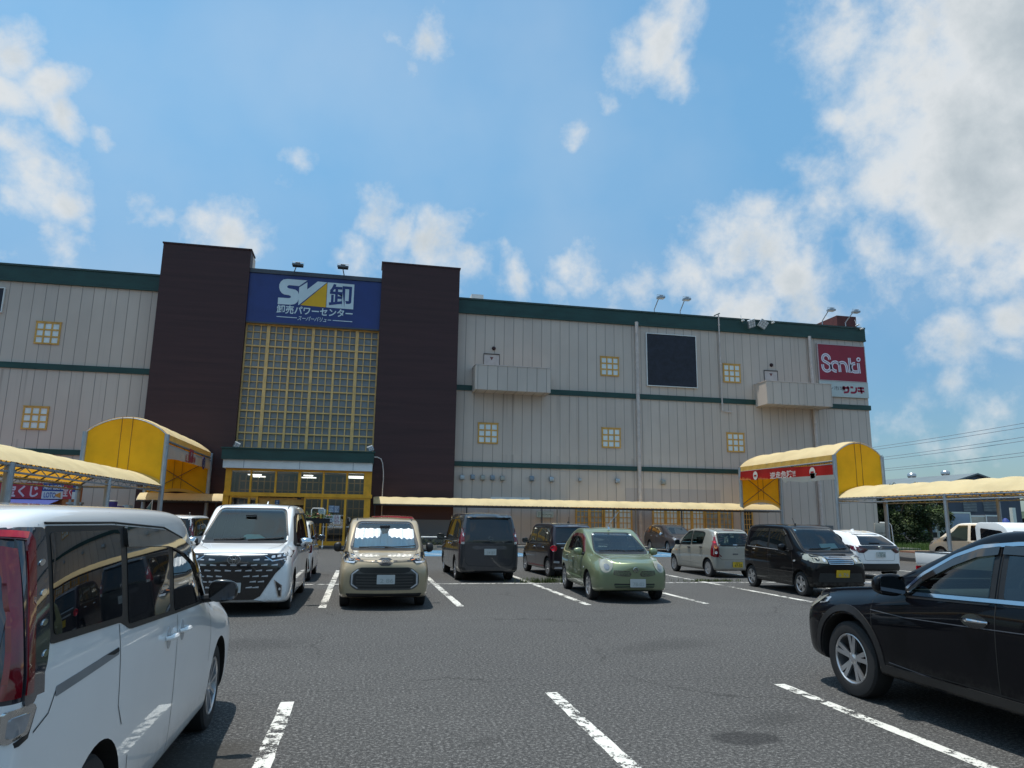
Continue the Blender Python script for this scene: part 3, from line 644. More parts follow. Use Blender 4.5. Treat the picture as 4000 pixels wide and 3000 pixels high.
def Xl(u): return Pp(u, 1000)[0]
for a, b in ((172, 232), (245, 262), (428, 450), (508, 530), (1000, 1016), (1172, 1190), (1235, 1250), (1408, 1432), (1610, 1672)): fr.box(Xl(a), YP-.015, FL, Xl(b), YP+.15, zb0-.002)
zd = Pp(1200, 905)[1]
for a, b in ((262, 428), (450, 508), (1016, 1172), (1190, 1235), (1250, 1408), (1432, 1610)): fr.box(Xl(a)+.001, YP, zd, Xl(b)-.001, YP+.13, zb0-.003); fr.box(Xl(a)+.001, YP, FL, Xl(b)-.001, YP+.13, FL+.22)
fr.build('frame', YEL, porch)
mb = MB(); mb.box(Xl(530), YP+.3, zd-.35, Xl(1000), YP+.4, zb0-.05); mb.build('door_header', YELD, porch)
SG = see_glass('shop_glass', (.62, .66, .66), 1.3)
mb = MB(); mb.add([(X_(268), YP+.07, zb1), (X_(1612), YP+.07, zb1), (X_(1612), YP+.07, zt1-.12), (X_(268), YP+.07, zt1-.12)], [(0, 1, 2, 3)]); mb.build('transom_glass', SG, porch)
for a, b in ((262, 428), (450, 508), (1016, 1172), (1190, 1235), (1250, 1408), (1432, 1610)):
    mb = MB(); mb.add([(Xl(a), YP+.08, FL+.22), (Xl(b), YP+.08, FL+.22), (Xl(b), YP+.08, zd), (Xl(a), YP+.08, zd)], [(0, 1, 2, 3)]); mb.build('door_glass', SG, porch)
for s_, (a) in ((0, px0), (1, px1)):
    mb = MB(); mb.box(a-(.0 if s_ == 0 else .10), YP+.2, FL, a+(.10 if s_ == 0 else .0), 44.9, .4); mb.box(a-(.0 if s_ == 0 else .10), YP+.2, zb0, a+(.10 if s_ == 0 else .0), 44.9, zb1); mb.box(a-(.0 if s_ == 0 else .10), 43.1, .4, a+(.10 if s_ == 0 else .0), 43.3, zb0)
    mb.build('side_frame', YEL, porch)
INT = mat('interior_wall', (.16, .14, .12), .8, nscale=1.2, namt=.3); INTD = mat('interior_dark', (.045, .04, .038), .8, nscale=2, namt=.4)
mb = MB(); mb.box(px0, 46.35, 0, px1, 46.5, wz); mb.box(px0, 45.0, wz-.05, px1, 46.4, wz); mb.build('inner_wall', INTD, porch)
mb = MB(); mb.box(px0+.05, YP+.2, 0, px1-.05, 46.3, FL-.002); mb.build('floor', CONC, porch)
mb = MB()      # inner lattice screen
for k in range(22): x = px0+.3+k*(px1-px0-.6)/21; mb.box(x-.03, 44.2, FL, x+.03, 44.25, wz-.2)
for k in range(9): z = .7+k*.5; mb.box(px0+.3, 44.26, z-.03, px1-.3, 44.3, z+.03)
mb.build('inner_screen', mat('inner_lattice', (.22, .12, .03), .6, nscale=2), porch)
LIT = mat('fluorescent_tube', (1, 1, 1), .5, emit=(1, .97, .88), estr=2.4)
for u, v, w in ((505, 658, 30), (523, 678, 15), (585, 678, 12), (1048, 666, 22), (1055, 688, 34), (1532, 677, 36), (1532, 692, 36)):
    c = Pp(u, v, 43.2); mb = MB(); mb.box(c[0]-w*.012, 43.1, c[1]-.03, c[0]+w*.012, 43.4, c[1]+.02); mb.build('ceiling_light', LIT, porch)
mb = MB(); mb.box(px0-.2, YP-.9, 0, px1+.2, YP+.2, FL); tag(mb.build('entrance_step', mat('step_dark', (.06, .06, .062), .8, nscale=4), None), kind='structure')
mb = MB(); mb.box(Xl(930), YP-.09, zb0-.14, Xl(970), YP-.05, zb0-.06); mb.build('door_sensor', DARK, porch)
# shop emblem and rule on the door glass
mb = MB()
for a, b in ((1190, 1260), (1310, 1408), (1432, 1470), (1515, 1600)): c0 = Pp(a, 1186)[0]; c1, z = Pp(b, 1188); mb.box(c0, YP+.055, z-.02, c1, YP+.06, z+.02)
mb.build('door_rule', WHITEP, porch)
for u in (1283, 1490):
    c = Pp(u, 1182); text_mb('SV', 1, lambda a, b, k: (c[0]+a, YP+.05, c[1]+b), bold=.02, shear=.3, width=.30, height=.16).build('door_lettering', WHITEP, porch)
# posters
def poster(x0, z0, x1, z1, Y, col, label, lines, ink, cat='poster'):
    t = thing('poster', label, cat, ((x0+x1)/2, Y, z0)); mb = MB(); mb.box(x0, Y-.012, z0, x1, Y-.002, z1); mb.build('sheet', mat('poster_'+label[:14], col, .6, nscale=4, namt=.1), t)
    mb = MB(); h = (z1-z0)
    for i in range(lines):
        z = z1-h*(i+.7)/(lines+.4); x = x0+.05
        while x < x1-.09: w = rnd.uniform(.04, .14); mb.box(x, Y-.016, z-h*.16/lines*1.6, min(x+w, x1-.04), Y-.013, z+h*.16/lines*1.6); x += w+.035
    mb.build('print', mat('ink_'+label[:10], ink, .6), t); return t
for u0, v0, u1, v1, c, lab, n, ink in ((1222, 1068, 1305, 1140, (.62, .66, .68), 'white poster with dark blue print on the entrance glass', 4, (.08, .10, .2)), (1306, 1068, 1370, 1158, (.66, .66, .64), 'white sheet with a red and blue price grid on the entrance glass', 6, (.30, .12, .16)),
        (1255, 970, 1308, 1042, (.14, .20, .30), 'blue poster high on the entrance glass, left of its pair', 4, (.45, .52, .6)), (1312, 974, 1360, 1044, (.18, .22, .30), 'blue grey poster high on the entrance glass, right of its pair', 4, (.5, .55, .6)),
        (1150, 1008, 1226, 1060, (.40, .46, .50), 'plain pale grey sheet taped across a yellow door post', 1, (.36, .42, .46)), (545, 965, 735, 1000, (.30, .24, .20), 'brown notice strip inside the entrance behind the white minivan roof', 2, (.12, .09, .08)), (712, 915, 755, 962, (.03, .06, .12), 'small navy sign inside the entrance', 2, (.25, .3, .35))):
    a = Pp(u0, v0, YP-.03); b = Pp(u1, v1, YP-.03); poster(a[0], b[1], b[0], a[1], YP-.02, c, lab, n, ink)
# white cable hose beside the porch
mb = MB(); pts = [Pp(u, v, 44.8) for u, v in ((1715, 480), (1750, 482), (1785, 500), (1800, 540), (1808, 620), (1808, 700), (1800, 800), (1796, 900), (1790, 1080))]
mb.tube([(x, 44.85, max(z, .13)) for x, z in pts], .035, 8); tag(mb.build('cable_hose', PIPEM, smooth=True), 'pale cable hose hanging down the dark brown tower beside the porch', 'hose')

# flower stand with a white hoop handle before the entrance
fs = thing('flower_stand', 'white tubular stand with a planter of greenery in front of the entrance', 'flower stand', (-2.1, 40, 0))
c = atY(1236, 2090, 39.8)
mb = MB(); cx = c[0]
mb.tube([(cx-.33, 39.8, .02), (cx-.33, 39.8, 2.05), (cx-.27, 39.8, 2.13), (cx+.27, 39.8, 2.13), (cx+.33, 39.8, 2.05), (cx+.33, 39.8, .02)], .022, 8); mb.box(cx-.36, 39.4, .1, cx-.30, 40.3, .16); mb.box(cx+.30, 39.4, .1, cx+.36, 40.3, .16); mb.build('frame', WHITEP, fs, smooth=True)
mb = MB(); mb.box(cx-.55, 39.6, 1.35, cx+.65, 40.0, 1.6); mb.build('planter', DARK, fs)
mb = MB()
for i in range(420):
    p = Vector((cx+rnd.uniform(-.65, .75), 39.8+rnd.gauss(0, .14), 1.62+abs(rnd.gauss(0, .14)))); a = rnd.uniform(0, 6.28); s = rnd.uniform(.03, .07)
    d1 = Vector((math.cos(a), math.sin(a), rnd.uniform(-.3, .6)))*s; d2 = Vector((-math.sin(a), math.cos(a), rnd.uniform(-.5, .5)))*s*.5
    mb.add([p-d1, p+d2, p+d1, p-d2], [(0, 1, 2, 3)], 1 if rnd.random() < .12 else 0)
mb.build('foliage', [mat('planter_green', (.10, .17, .05), .7, nscale=9, namt=.4), mat('planter_flower', (.55, .16, .12), .6)], fs)

# ================================================================== CANOPIES
def cloth(name, top, trans, sat=1):
    m, g = node_mat(name)
    c = g.mix(g.ramp(g.noise(1.1, 5, stretch=(1, .6, 1)).outputs[0], .35, .75), top, tuple(k*.82 for k in top)); c = g.mix(g.m('MULTIPLY', g.ramp(g.noise(7, 5, rough=.7).outputs[0], .6, .75), .35), c, tuple(k*.55 for k in top))
    g.link(c, g.b.inputs['Base Color']); g.b.inputs['Roughness'].default_value = .6; g.b.inputs['Specular IOR Level'].default_value = .3
    tl = g.new('ShaderNodeBsdfTranslucent'); tl.inputs[0].default_value = (*trans, 1); mx = g.new('ShaderNodeMixShader'); mx.inputs[0].default_value = .32
    o = [n for n in g.t.nodes if n.type == 'OUTPUT_MATERIAL'][0]; g.link(g.b.outputs[0], mx.inputs[1]); g.link(tl.outputs[0], mx.inputs[2]); g.link(mx.outputs[0], o.inputs[0]); return m
CLTOP = cloth('canopy_cloth_top', (.80, .67, .39), (.95, .45, .02)); CLSIDE = cloth('canopy_cloth_yellow', (.92, .56, .014), (1, .42, .005)); CLVAL = cloth('canopy_valance', (.70, .52, .15), (.8, .45, .05))
CLW = cloth('banner_white_cloth', (.48, .50, .48), (.6, .55, .45)); CLR = cloth('banner_red_cloth', (.42, .022, .02), (.5, .02, .02))
ROPE = mat('lacing_rope', (.035, .035, .035), .8, nscale=20, namt=.4)
def barrel(mb, a0, a1, w0, w1, ze, rise, axis, nb, sag=.07, nu=14, per=6, mi=0, drop=0):
    """cloth vault: along a0..a1, across w0..w1"""
    nv = nb*per; vs = []; fs = []
    cols = nu+1
    for i in range(nv+1):
        v = i/nv; fr_ = (i % per)/per
        s = math.sin(math.pi*fr_)
        for j in range(cols):
            u = j/nu; z = ze+rise*math.sin(math.pi*u)**.8+sag*s*math.sin(math.pi*u)**.5*1.0
            a = a0+(a1-a0)*v; w = w0+(w1-w0)*u
            vs.append((w, a, z) if axis == 'Y' else (a, w, z))
    for i in range(nv):
        for j in range(nu): fs.append((i*cols+j, i*cols+j+1, (i+1)*cols+j+1, (i+1)*cols+j))
    mb.add(vs, fs, mi)
def lacing(mb, p0, p1, amp=.05, n=60, r=.011):
    p0, p1 = Vector(p0), Vector(p1); d = (p1-p0); out = []
    for i in range(n+1): out.append(p0+d*(i/n)+Vector((0, 0, amp if i % 2 else -amp)))
    mb.tube(out, r, 4)
def canopy(name, label, axis, a0, a1, w0, w1, ze, rise, nb, posts, group=None, low=False):
    P = (lambda w, a, z: (w, a, z)) if axis == 'Y' else (lambda w, a, z: (a, w, z))
    c = P((w0+w1)/2, (a0+a1)/2, 0); t = thing(name, label, 'canopy', c, 0, group)
    mb = MB(); barrel(mb, a0, a1, w0, w1, ze, rise, axis, nb, .025 if low else .07); mb.build('roof_cloth', CLTOP, t, smooth=True, angle=80)
    mb = MB()
    for w in (w0, w1):
        o = .03 if w == w0 else -.03
        if w1 < w0: o = -o
        mb.tube([P(w+o, a0, ze-.07), P(w+o, a1, ze-.07)], .045, 8)
        if low: continue
        mb.tube([P(w+o, a0, ze-.26), P(w+o, a1, ze-.26)], .03, 6)
        n = int(abs(a1-a0)/.45)
        mb.tube([P(w+o, a0+(a1-a0)*k/n, ze-.09 if k % 2 else ze-.26) for k in range(n+1)], .014, 5)
    mb.build('eave_truss', mat('dark_steel', (.03, .032, .035), .5, nscale=5) if low else STEEL, t)
    mb = MB()
    for k in range(nb+1):
        a = a0+(a1-a0)*k/nb; mb.tube([P(w0+(w1-w0)*j/10, a, ze-.05+rise*math.sin(math.pi*j/10)**.8) for j in range(11)], .03, 6)
    for j in (3, 5, 7): mb.tube([P(w0+(w1-w0)*j/10, a0, ze-.07+rise*math.sin(math.pi*j/10)**.8), P(w0+(w1-w0)*j/10, a1, ze-.07+rise*math.sin(math.pi*j/10)**.8)], .022, 6)
    mb.build('hoops', mat('hoop_steel', (.11, .12, .13), .5, .4, nscale=4), t)
    mb = MB()
    for w in (w0, w1): lacing(mb, P(w, a0, ze-.05), P(w, a1, ze-.05), .05, int(abs(a1-a0)/.14))
    mb.build('lacing', ROPE, t)
    for a, w, r in posts: mb = MB(); mb.tube([P(w, a, 0), P(w, a, ze-.02)], r, 12); mb.build('post', MATS['dark_steel'] if low and w < w1-1 else STEEL, t, smooth=True)
    return t
CXR, CXL = 24.6, -8.9
# right hand walkway (runs towards the viewer), left hand walkway, and the one along the store
canopy('walkway_canopy', 'pale yellow vaulted walkway canopy running right from the right arched gate', 'Y', 33.72, 15.0, CXR, CXR+2.8, 3.03, .58, 15, [(26.6, CXR+.05, .085), (26.6, CXR+2.75, .085), (19.6, CXR+.05, .085), (19.6, CXR+2.75, .085)], 'vaulted walkway canopies')
canopy('walkway_canopy', 'pale yellow vaulted walkway canopy at the left with its orange underside showing', 'Y', 34.72, 10.0, CXL, CXL-3.3, 2.97, .58, 18, [(28.0, CXL-.05, .10), (28.0, CXL-3.25, .085), (20.6, CXL-.05, .12), (20.6, CXL-3.25, .085)], 'vaulted walkway canopies')
canopy('walkway_canopy', 'long low pale yellow canopy running along the beige wall behind the parked cars', 'X', .62, CXR, 43.3, 45.3, 2.50, .42, 26, [(x, 43.35, .04) for x in (.7, 6.2, 10.9, 15.6, 20.2)]+[(x, 45.25, .04) for x in (2.6, 12.4, 17.8)], 'vaulted walkway canopies', True)
canopy('walkway_canopy', 'short low yellow canopy between the left arched gate and the entrance porch', 'X', -12.4, -7.75, 43.6, 45.0, 2.50, .40, 5, [(-8.2, 43.7, .04)], 'vaulted walkway canopies', True)
canopy('walkway_canopy', 'short low canopy stub behind the right arched gate', 'X', CXR+.02, CXR+3, 43.9, 45.3, 2.50, .40, 3, [], 'vaulted walkway canopies', True)
mb = MB(); mb.tube([(.66, 43.28, 2.42), (.66, 45.3, 2.42)], .04, 6)

def gate(label, X0, X1, Yn, Yf, ze, val, rise, zn, zf, nb, side):
    """tall arched gate over the drive: vault along Y, closed end walls, open long sides"""
    t = thing('arched_gate', label, 'canopy', ((X0+X1)/2, (Yn+Yf)/2, 0), 0, 'tall arched drive-through gates'); zt_ = ze+val
    mb = MB(); barrel(mb, Yn, Yf, X0, X1, zt_, rise, 'Y', nb, .08, 18); mb.build('roof_cloth', CLTOP, t, smooth=True, angle=80)
    for X in (X0, X1):
        mb = MB(); n = 40; vs = []; fs = []
        for i in range(n+1):
            y = Yn+(Yf-Yn)*i/n; vs += [(X, y, zt_-.002), (X+(.015*math.sin(i*1.7)), y, ze)]
            if i: fs.append((2*i-2, 2*i-1, 2*i+1, 2*i))
        mb.add(vs, fs); mb.build('valance', CLVAL, t)
    for Y, zl in ((Yn, zn), (Yf, zf)):
        mb = MB(); vs = []; fs = []; n = 18; o = -.02 if Y == Yn else .02
        for j in range(n+1):
            u = j/n; x = X0+(X1-X0)*u; zb = zl+.12+(.50*math.sin(math.pi*u)**.8)
            zt2 = zt_+rise*math.sin(math.pi*u)**.8-.004
            for k in range(5): vs.append((x, Y+o*math.sin(math.pi*k/4)*2, zb+(zt2-zb)*k/4))
        for j in range(n):
            for k in range(4): fs.append((j*5+k, (j+1)*5+k, (j+1)*5+k+1, j*5+k+1))
        mb.add(vs, fs); w = mb.build('end_wall', CLSIDE, t, smooth=True, angle=80)
        mb = MB()
        for u in (.43, .56): x = X0+(X1-X0)*u; mb.box(x-.012, Y-.05, zl+.66, x+.012, Y-.03, zt_+rise*.97)
        mb.build('seam', mat('cloth_seam', (.30, .16, .02), .7), w)
        mb = MB(); vs = []; fs = []
        for j in range(n+1):
            u = j/n; x = X0+(X1-X0)*u; zb = zl+.0+(.50*math.sin(math.pi*u)**.8); vs += [(x, Y-.06, zb), (x, Y-.06, zb+.17)]
            if j: fs.append((2*j-2, 2*j-1, 2*j+1, 2*j))
        mb.add(vs, fs); mb.build('skirt', CLVAL, w)
        mb = MB()
        for X in (X0, X1): lacing(mb, (X, Y-.03, zl), (X, Y-.03, zt_), .0, 2); 
        for X in (X0, X1):
            z = zl
            while z < zt_: mb.tube([(X-.05, Y-.05, z), (X+.05, Y-.05, z+.06)], .012, 4); z += .17
        mb.build('lacing', ROPE, t)
    mb = MB()
    for X in (X0, X1):
        mb.tube([(X, Yn, ze+.02), (X, Yf, ze+.02)], .05, 8); mb.tube([(X, Yn, ze-.14), (X, Yf, ze-.14)], .04, 8)
    for k in range(nb+1):
        y = Yn+(Yf-Yn)*k/nb; mb.tube([(X0+(X1-X0)*j/10, y, zt_-.05+rise*math.sin(math.pi*j/10)**.8) for j in range(11)], .03, 6)
    mb.tube([(X0, Yf-.06, zf-.03), (X1, Yf-.06, zf-.03)], .05, 8); mb.tube([(X0, Yn+.06, zn-.1), (X1, Yn+.06, zn-.1)], .05, 8)
    mb.build('frame', STEEL, t)
    mb = MB()
    for Y, zl in ((Yf-.06, zf), (Yn+.06, zn)): mb.tube([(X0, Y, zl+.3), (X1, Y, ze-.1)], .022, 6); mb.tube([(X1, Y, zl+.3), (X0, Y, ze-.1)], .022, 6)
    mb.build('brace', mat('brace_brown', (.15, .09, .06), .6), t)
    mb = MB(); lacing(mb, (side, Yn, ze+.0), (side, Yf, ze+.0), .06, 90); mb.build('eave_lacing', ROPE, t)
    for X in (X0, X1):
        for Y in (Yn, Yf): mb = MB(); mb.tube([(X, Y, 0), (X, Y, zt_-.02)], .11, 12); mb.build('post', STEEL, t, smooth=True)
    return t
gate('tall yellow arched gate at the right with a red banner under its eave', CXR, CXR+2.9, 33.75, 43.6, 4.97, .36, .72, 2.95, 2.52, 6, CXR)
gate('tall yellow arched gate at the left with a white banner under its eave', CXL-3.4, CXL, 34.8, 44.6, 4.98, .33, .72, 2.95, 2.52, 5, CXL)
print('gate')
# banners
xb = CXR-.07
rb = thing('warning_banner', 'torn red banner with white Japanese lettering and no entry discs under the right gate eave', 'banner', (xb, 38.6, 4.2))
def Bn(u, v): return atX(2850+u/2.9493, 1680+v/2.9493, xb)      # -> (y, z)
mb = MB(); top = [(125, 478), (420, 447), (760, 425), (1205, 400)]; bot = [(125, 578), (420, 566), (640, 548), (760, 548), (930, 545), (1205, 512)]
def lerpy(L, u):
    for (a, b), (c, d) in zip(L, L[1:]):
        if a <= u <= c: return b+(d-b)*(u-a)/(c-a)
    return L[-1][1]
vs = []; fs = []
for i in range(61):
    u = 125+(1205-125)*i/60; y0, z0 = Bn(u, lerpy(top, u)); y1, z1_ = Bn(u, lerpy(bot, u)+2*math.sin(i*.9)); wv = .03*math.sin(i*.7)
    vs += [(xb+wv*.4, y0, z0), (xb+wv, y1, z1_)]
    if i: fs.append((2*i-2, 2*i-1, 2*i+1, 2*i))
mb.add(vs, fs); mb.build('red_cloth', CLR, rb)
mb = MB()
for poly in ([(600, 552), (1205, 514), (1222, 570), (1060, 580), (850, 605), (680, 585), (650, 612), (635, 600)], [(930, 500), (1010, 495), (985, 555), (945, 560)]):
    P = [Bn(*q) for q in poly]; mb.prism(P, lambda a, b, k: (xb-.035-.01*k, a, b))
mb.build('torn_flap', CLW, rb)
c0, c1 = Bn(470, 515), Bn(762, 498)
WT = mat('banner_white_ink', (.62, .60, .56), .6)
text_mb('逆走危険!!', 1, lambda u, v, k: (xb-.03, (c0[0]+c1[0])/2-u, (c0[1]+c1[1])/2-.03+v), bold=.02, width=abs(c0[0]-c1[0]), height=.42).build('lettering', WT, rb)
for q in ((303, 525), (960, 485)):
    y, z = Bn(*q); mb = MB(); mb.prism([(y+.26*math.cos(a*.3927), z+.27*math.sin(a*.3927)) for a in range(16)], lambda a, b, k: (xb-.04-.005*k, a, b)); d = mb.build('no_entry_disc', WT, rb)
    mb = MB(); mb.box(xb-.055, y-.15, z-.05, xb-.046, y+.15, z+.05); mb.build('red_bar', CLR, d)
mb = MB()
for i in range(9): y, z = Bn(130+i*14, 575); mb.add([(xb-.035, y+.08, z), (xb-.035, y-.08, z), (xb-.035, y, z+.10+.18*rnd.random())], [(0, 1, 2)])
for i in range(8): y, z = Bn(340+i*14, 566); mb.add([(xb-.035, y+.07, z), (xb-.035, y-.07, z), (xb-.035, y, z+.06+.10*rnd.random())], [(0, 1, 2)])
mb.build('flame_print', mat('banner_orange', (.60, .22, .05), .6), rb)
xb2 = CXL+.07
wbn = thing('white_banner', 'white banner with red lettering and a blue oval under the left gate eave', 'banner', (xb2, 39.5, 4.1))
def Bw(u, v): return atX(550+u/7.373, 1700+v/7.373, xb2)
mb = MB(); topw = [(750, 260), (1300, 455), (2030, 700)]; botw = [(740, 700), (800, 690), (900, 685), (1050, 715), (1500, 830), (2000, 985)]
vs = []; fs = []
for i in range(41):
    u = 755+(1985-755)*i/40; y0, z0 = Bw(u, lerpy(topw, u)); y1, z1_ = Bw(u, lerpy(botw, u)); wv = .03*math.sin(i*.8); vs += [(xb2, y0, z0), (xb2+wv, y1, z1_)]
    if i: fs.append((2*i-2, 2*i-1, 2*i+1, 2*i))
mb.add(vs, fs); mb.build('white_cloth', CLW, wbn)
RI = mat('banner_red_ink', (.38, .05, .06), .6); BI = mat('banner_blue_ink', (.035, .035, .20), .5)
y, z = Bw(1430, 600); mb = MB(); mb.box(xb2+.04, y-.42, z-.32, xb2+.05, y+.42, z+.34); mb.build('red_square', RI, wbn)
y, z = Bw(1405, 700); text_mb('頭上に注意', 1, lambda u, v, k: (xb2+.06, y+u, z+v), bold=.03, width=2.1, height=.42).build('lettering', RI, wbn)
y, z = Bw(1430, 575); text_mb('P', 1, lambda u, v, k: (xb2+.058, y+u, z+v), bold=.02, width=.3, height=.28).build('white_letter', CLW, wbn)
y, z = Bw(1790, 800); mb = MB(); mb.prism([(y+.36*math.cos(a*.314), z+.36*math.sin(a*.314)) for a in range(20)], lambda a, b, k: (xb2+.04+.006*k, a, b)); mb.build('blue_oval', BI, wbn)
text_mb('S', 1, lambda u, v, k: (xb2+.055, y+u, z+v), bold=.02, width=.3, height=.42).build('white_letter', CLW, wbn)

# ================================================================== FLOODLIGHTS, CAMERAS
FLM = mat('floodlight_metal', (.10, .11, .12), .4, .6, nscale=8); FLL = mat('floodlight_lens', (.55, .60, .64), .2, nscale=6, namt=.2)
def flood(foot, head, Y, dark, label):
    x0, z0 = atY(*foot, Y); x1, z1_ = atY(*head, Y-.9)
    t = thing('floodlight', label, 'floodlight', (x0, Y, z0), 0, 'arm mounted floodlights along the roof edge'); mb = MB()
    mb.tube([(x0, Y, z0-.25), (x0, Y, z0+.1), (x1-.05, Y-.85, z1_+.12)], .035, 8); mb.build('arm', GREYM if dark else STEEL, t)
    mb = MB(); s = .33 if dark else .26
    mb.box(x1-s, Y-1.15, z1_-.07, x1+s, Y-.75, z1_+.06); mb.box(x1-s*.45, Y-1.1, z1_+.06, x1+s*.45, Y-.8, z1_+.14); mb.build('head', FLM if dark else STEEL, t, bevel=.015)
    mb = MB(); mb.box(x1-s*.92, Y-1.13, z1_-.085, x1+s*.92, Y-.77, z1_-.071); mb.build('lens', DARK if dark else FLL, t)
    mb = MB(); mb.tube([(x1-s-.02, Y-.95, z1_), (x1-s-.02, Y-.95, z1_+.2), (x1+s+.02, Y-.95, z1_+.2), (x1+s+.02, Y-.95, z1_)], .014, 6); mb.build('bracket', FLM if dark else STEEL, t)
flood((1147, 1072), (1164, 1037), 45.3, 1, 'dark floodlight on a short arm above the blue sign, left of the pair')
flood((1345, 1087), (1340, 1045), 45.3, 1, 'dark floodlight on a short arm above the blue sign, right of the pair')
for f, h, lab in (((2556, 1214), (2580, 1163), 'left'), ((2657, 1221), (2681, 1170), 'right')): flood(f, h, YF+.05, 0, 'silver floodlight on a leaning arm above the blank black panel, %s of the pair' % lab)
for f, h, lab in (((3212, 1259), (3245, 1212), 'left'), ((3303, 1265), (3341, 1219), 'right')): flood(f, h, YF+.05, 0, 'silver floodlight on a leaning arm above the red sign, %s of the pair' % lab)
def spot_light(c, Y, rot, label, s=.30):
    X, Z = atY(*c, Y); t = thing('spotlight', label, 'spotlight', (X, Y, Z), 0); Rm = Matrix.Translation((X, Y-.35, Z)) @ Matrix.Rotation(R(rot), 4, 'Y') @ Matrix.Rotation(R(25), 4, 'X')
    mb = MB()
    def bx(a, b, c_, d, e_, f): 
        i = len(mb.v); mb.box(a, b, c_, d, e_, f)
        for q in range(i, len(mb.v)): mb.v[q] = tuple(Rm @ Vector(mb.v[q]))
    bx(-s, -.06, -s, s, .08, s); mb.build('head', STEEL, t); mb = MB()
    for i in range(3):
        for j in range(3): bx(-s+.05+i*s*.64, -.075, -s+.05+j*s*.64, -s+.05+i*s*.64+s*.5, -.061, -s+.05+j*s*.64+s*.5)
    mb.build('lens', FLL, t); mb = MB(); mb.tube([(X, Y, Z), (X, Y-.3, Z)], .03, 6); mb.build('bracket', FLM, t)
spot_light((2925, 1269), YF-.1, -22, 'square floodlight tilted left on the green roof band')
spot_light((2971, 1271), YF-.1, 28, 'square floodlight tilted right on the green roof band')
spot_light((929, 1741), YP-.1, 25, 'spotlight on the left end of the porch roof', .15)
spot_light((1447, 1755), YP-.1, -25, 'spotlight on the right end of the porch roof', .15)
for c, lab in (((2899, 1254), 'small white camera on the roof edge left of the tilted floodlights'), ((3016, 1262), 'small white camera on the roof edge right of the tilted floodlights'), ((3362, 1286), 'small white camera at the right corner of the roof'), ((3345, 1272), 'second small camera near the right corner of the roof')):
    X, Z = F(*c, YF-.2); t = thing('security_camera', lab, 'camera', (X, YF-.2, Z), 0, 'roof edge security cameras'); mb = MB(); mb.lathe([(0, -.17), (.06, -.17), (.07, 0), (.07, .12), (0, .14)], 'Y', (X, YF-.3, Z), 10); mb.build('body', WHITEP, t, smooth=True)
    mb = MB(); mb.tube([(X-.02, YF-.1, Z+.45), (X-.12, YF-.25, Z+.42), (X-.10, YF-.3, Z+.1)], .02, 6); mb.build('bracket', WHITEP, t, smooth=True)

# ================================================================== LOTTERY BOOTH AND FLAGS AT THE LEFT
YB = 41.0
def Lb(u, v, Y=YB): return atY(u/3.16, 1850+v/3.16, Y)
booth = thing('lottery_booth', 'lottery booth with red, blue and white sign boards and a blue awning at the left', 'booth', (-19, YB, 0))
bx0 = -24; bx1 = Lb(820, 200)[0]; bz1 = Lb(500, 118)[1]; bz0 = Lb(500, 310)[1]
mb = MB(); mb.box(bx0, YB+.05, 0, bx1-.1, YB+2.5, bz1-.05); mb.build('body', mat('booth_orange', (.35, .11, .03), .6, nscale=2, namt=.2), booth)
mb = MB(); mb.box(bx0, YB-.1, bz0, Lb(530, 200)[0], YB+.04, bz1); mb.build('red_board', mat('booth_red', (.40, .025, .045), .4, nscale=1, namt=.12), booth)
xa, xb_ = Lb(532, 200)[0], Lb(815, 200)[0]; zm = Lb(650, 218)[1]
mb = MB(); mb.box(xa, YB-.1, zm, xb_, YB+.04, bz1); mb.build('blue_board', mat('booth_blue', (.02, .055, .24), .4), booth)
mb = MB(); mb.box(xa, YB-.1, bz0, xb_, YB+.04, zm-.002); mb.build('white_board', mat('booth_white', (.60, .62, .62), .5), booth)
PK = mat('booth_pink_ink', (.68, .52, .56), .5)
c = Lb(280, 215); text_mb('宝くじ', 1, lambda u, v, k: (c[0]+u, YB-.11, c[1]+v), bold=.035, width=Lb(490, 0)[0]-Lb(75, 0)[0], height=.62).build('lettering', PK, booth)
c = Lb(680, 172); text_mb('NUMBERS', 1, lambda u, v, k: (c[0]+u, YB-.11, c[1]+v), bold=.02, shear=.2, width=.98, height=.22).build('lettering', WHITEP, booth)
c = Lb(625, 265); text_mb('LOTO', 1, lambda u, v, k: (c[0]+u, YB-.11, c[1]+v), bold=.02, width=.55, height=.27).build('lettering', mat('booth_blue_ink', (.03, .07, .3), .5), booth)
P = [Lb(*q) for q in ((690, 262), (760, 232), (755, 302), (685, 278))]; mb = MB(); mb.prism(P, lambda a, b, k: (a, YB-.11-.004*k, b)); mb.build('orange_wedge', mat('booth_wedge', (.65, .26, .04), .5), booth)
z3 = Lb(400, 380)[1]
mb = MB(); mb.add([(bx0, YB-.02, bz0-.02), (bx1-.2, YB-.02, bz0-.02), (bx1-.5, YB-1.2, z3-.1), (bx0, YB-1.2, z3-.1), (bx1-.5, YB-1.2, z3-.28), (bx0, YB-1.2, z3-.28)], [(0, 1, 2, 3), (3, 2, 4, 5)]); mb.build('awning', mat('awning_blue', (.015, .035, .20), .6, nscale=3, namt=.2), booth)
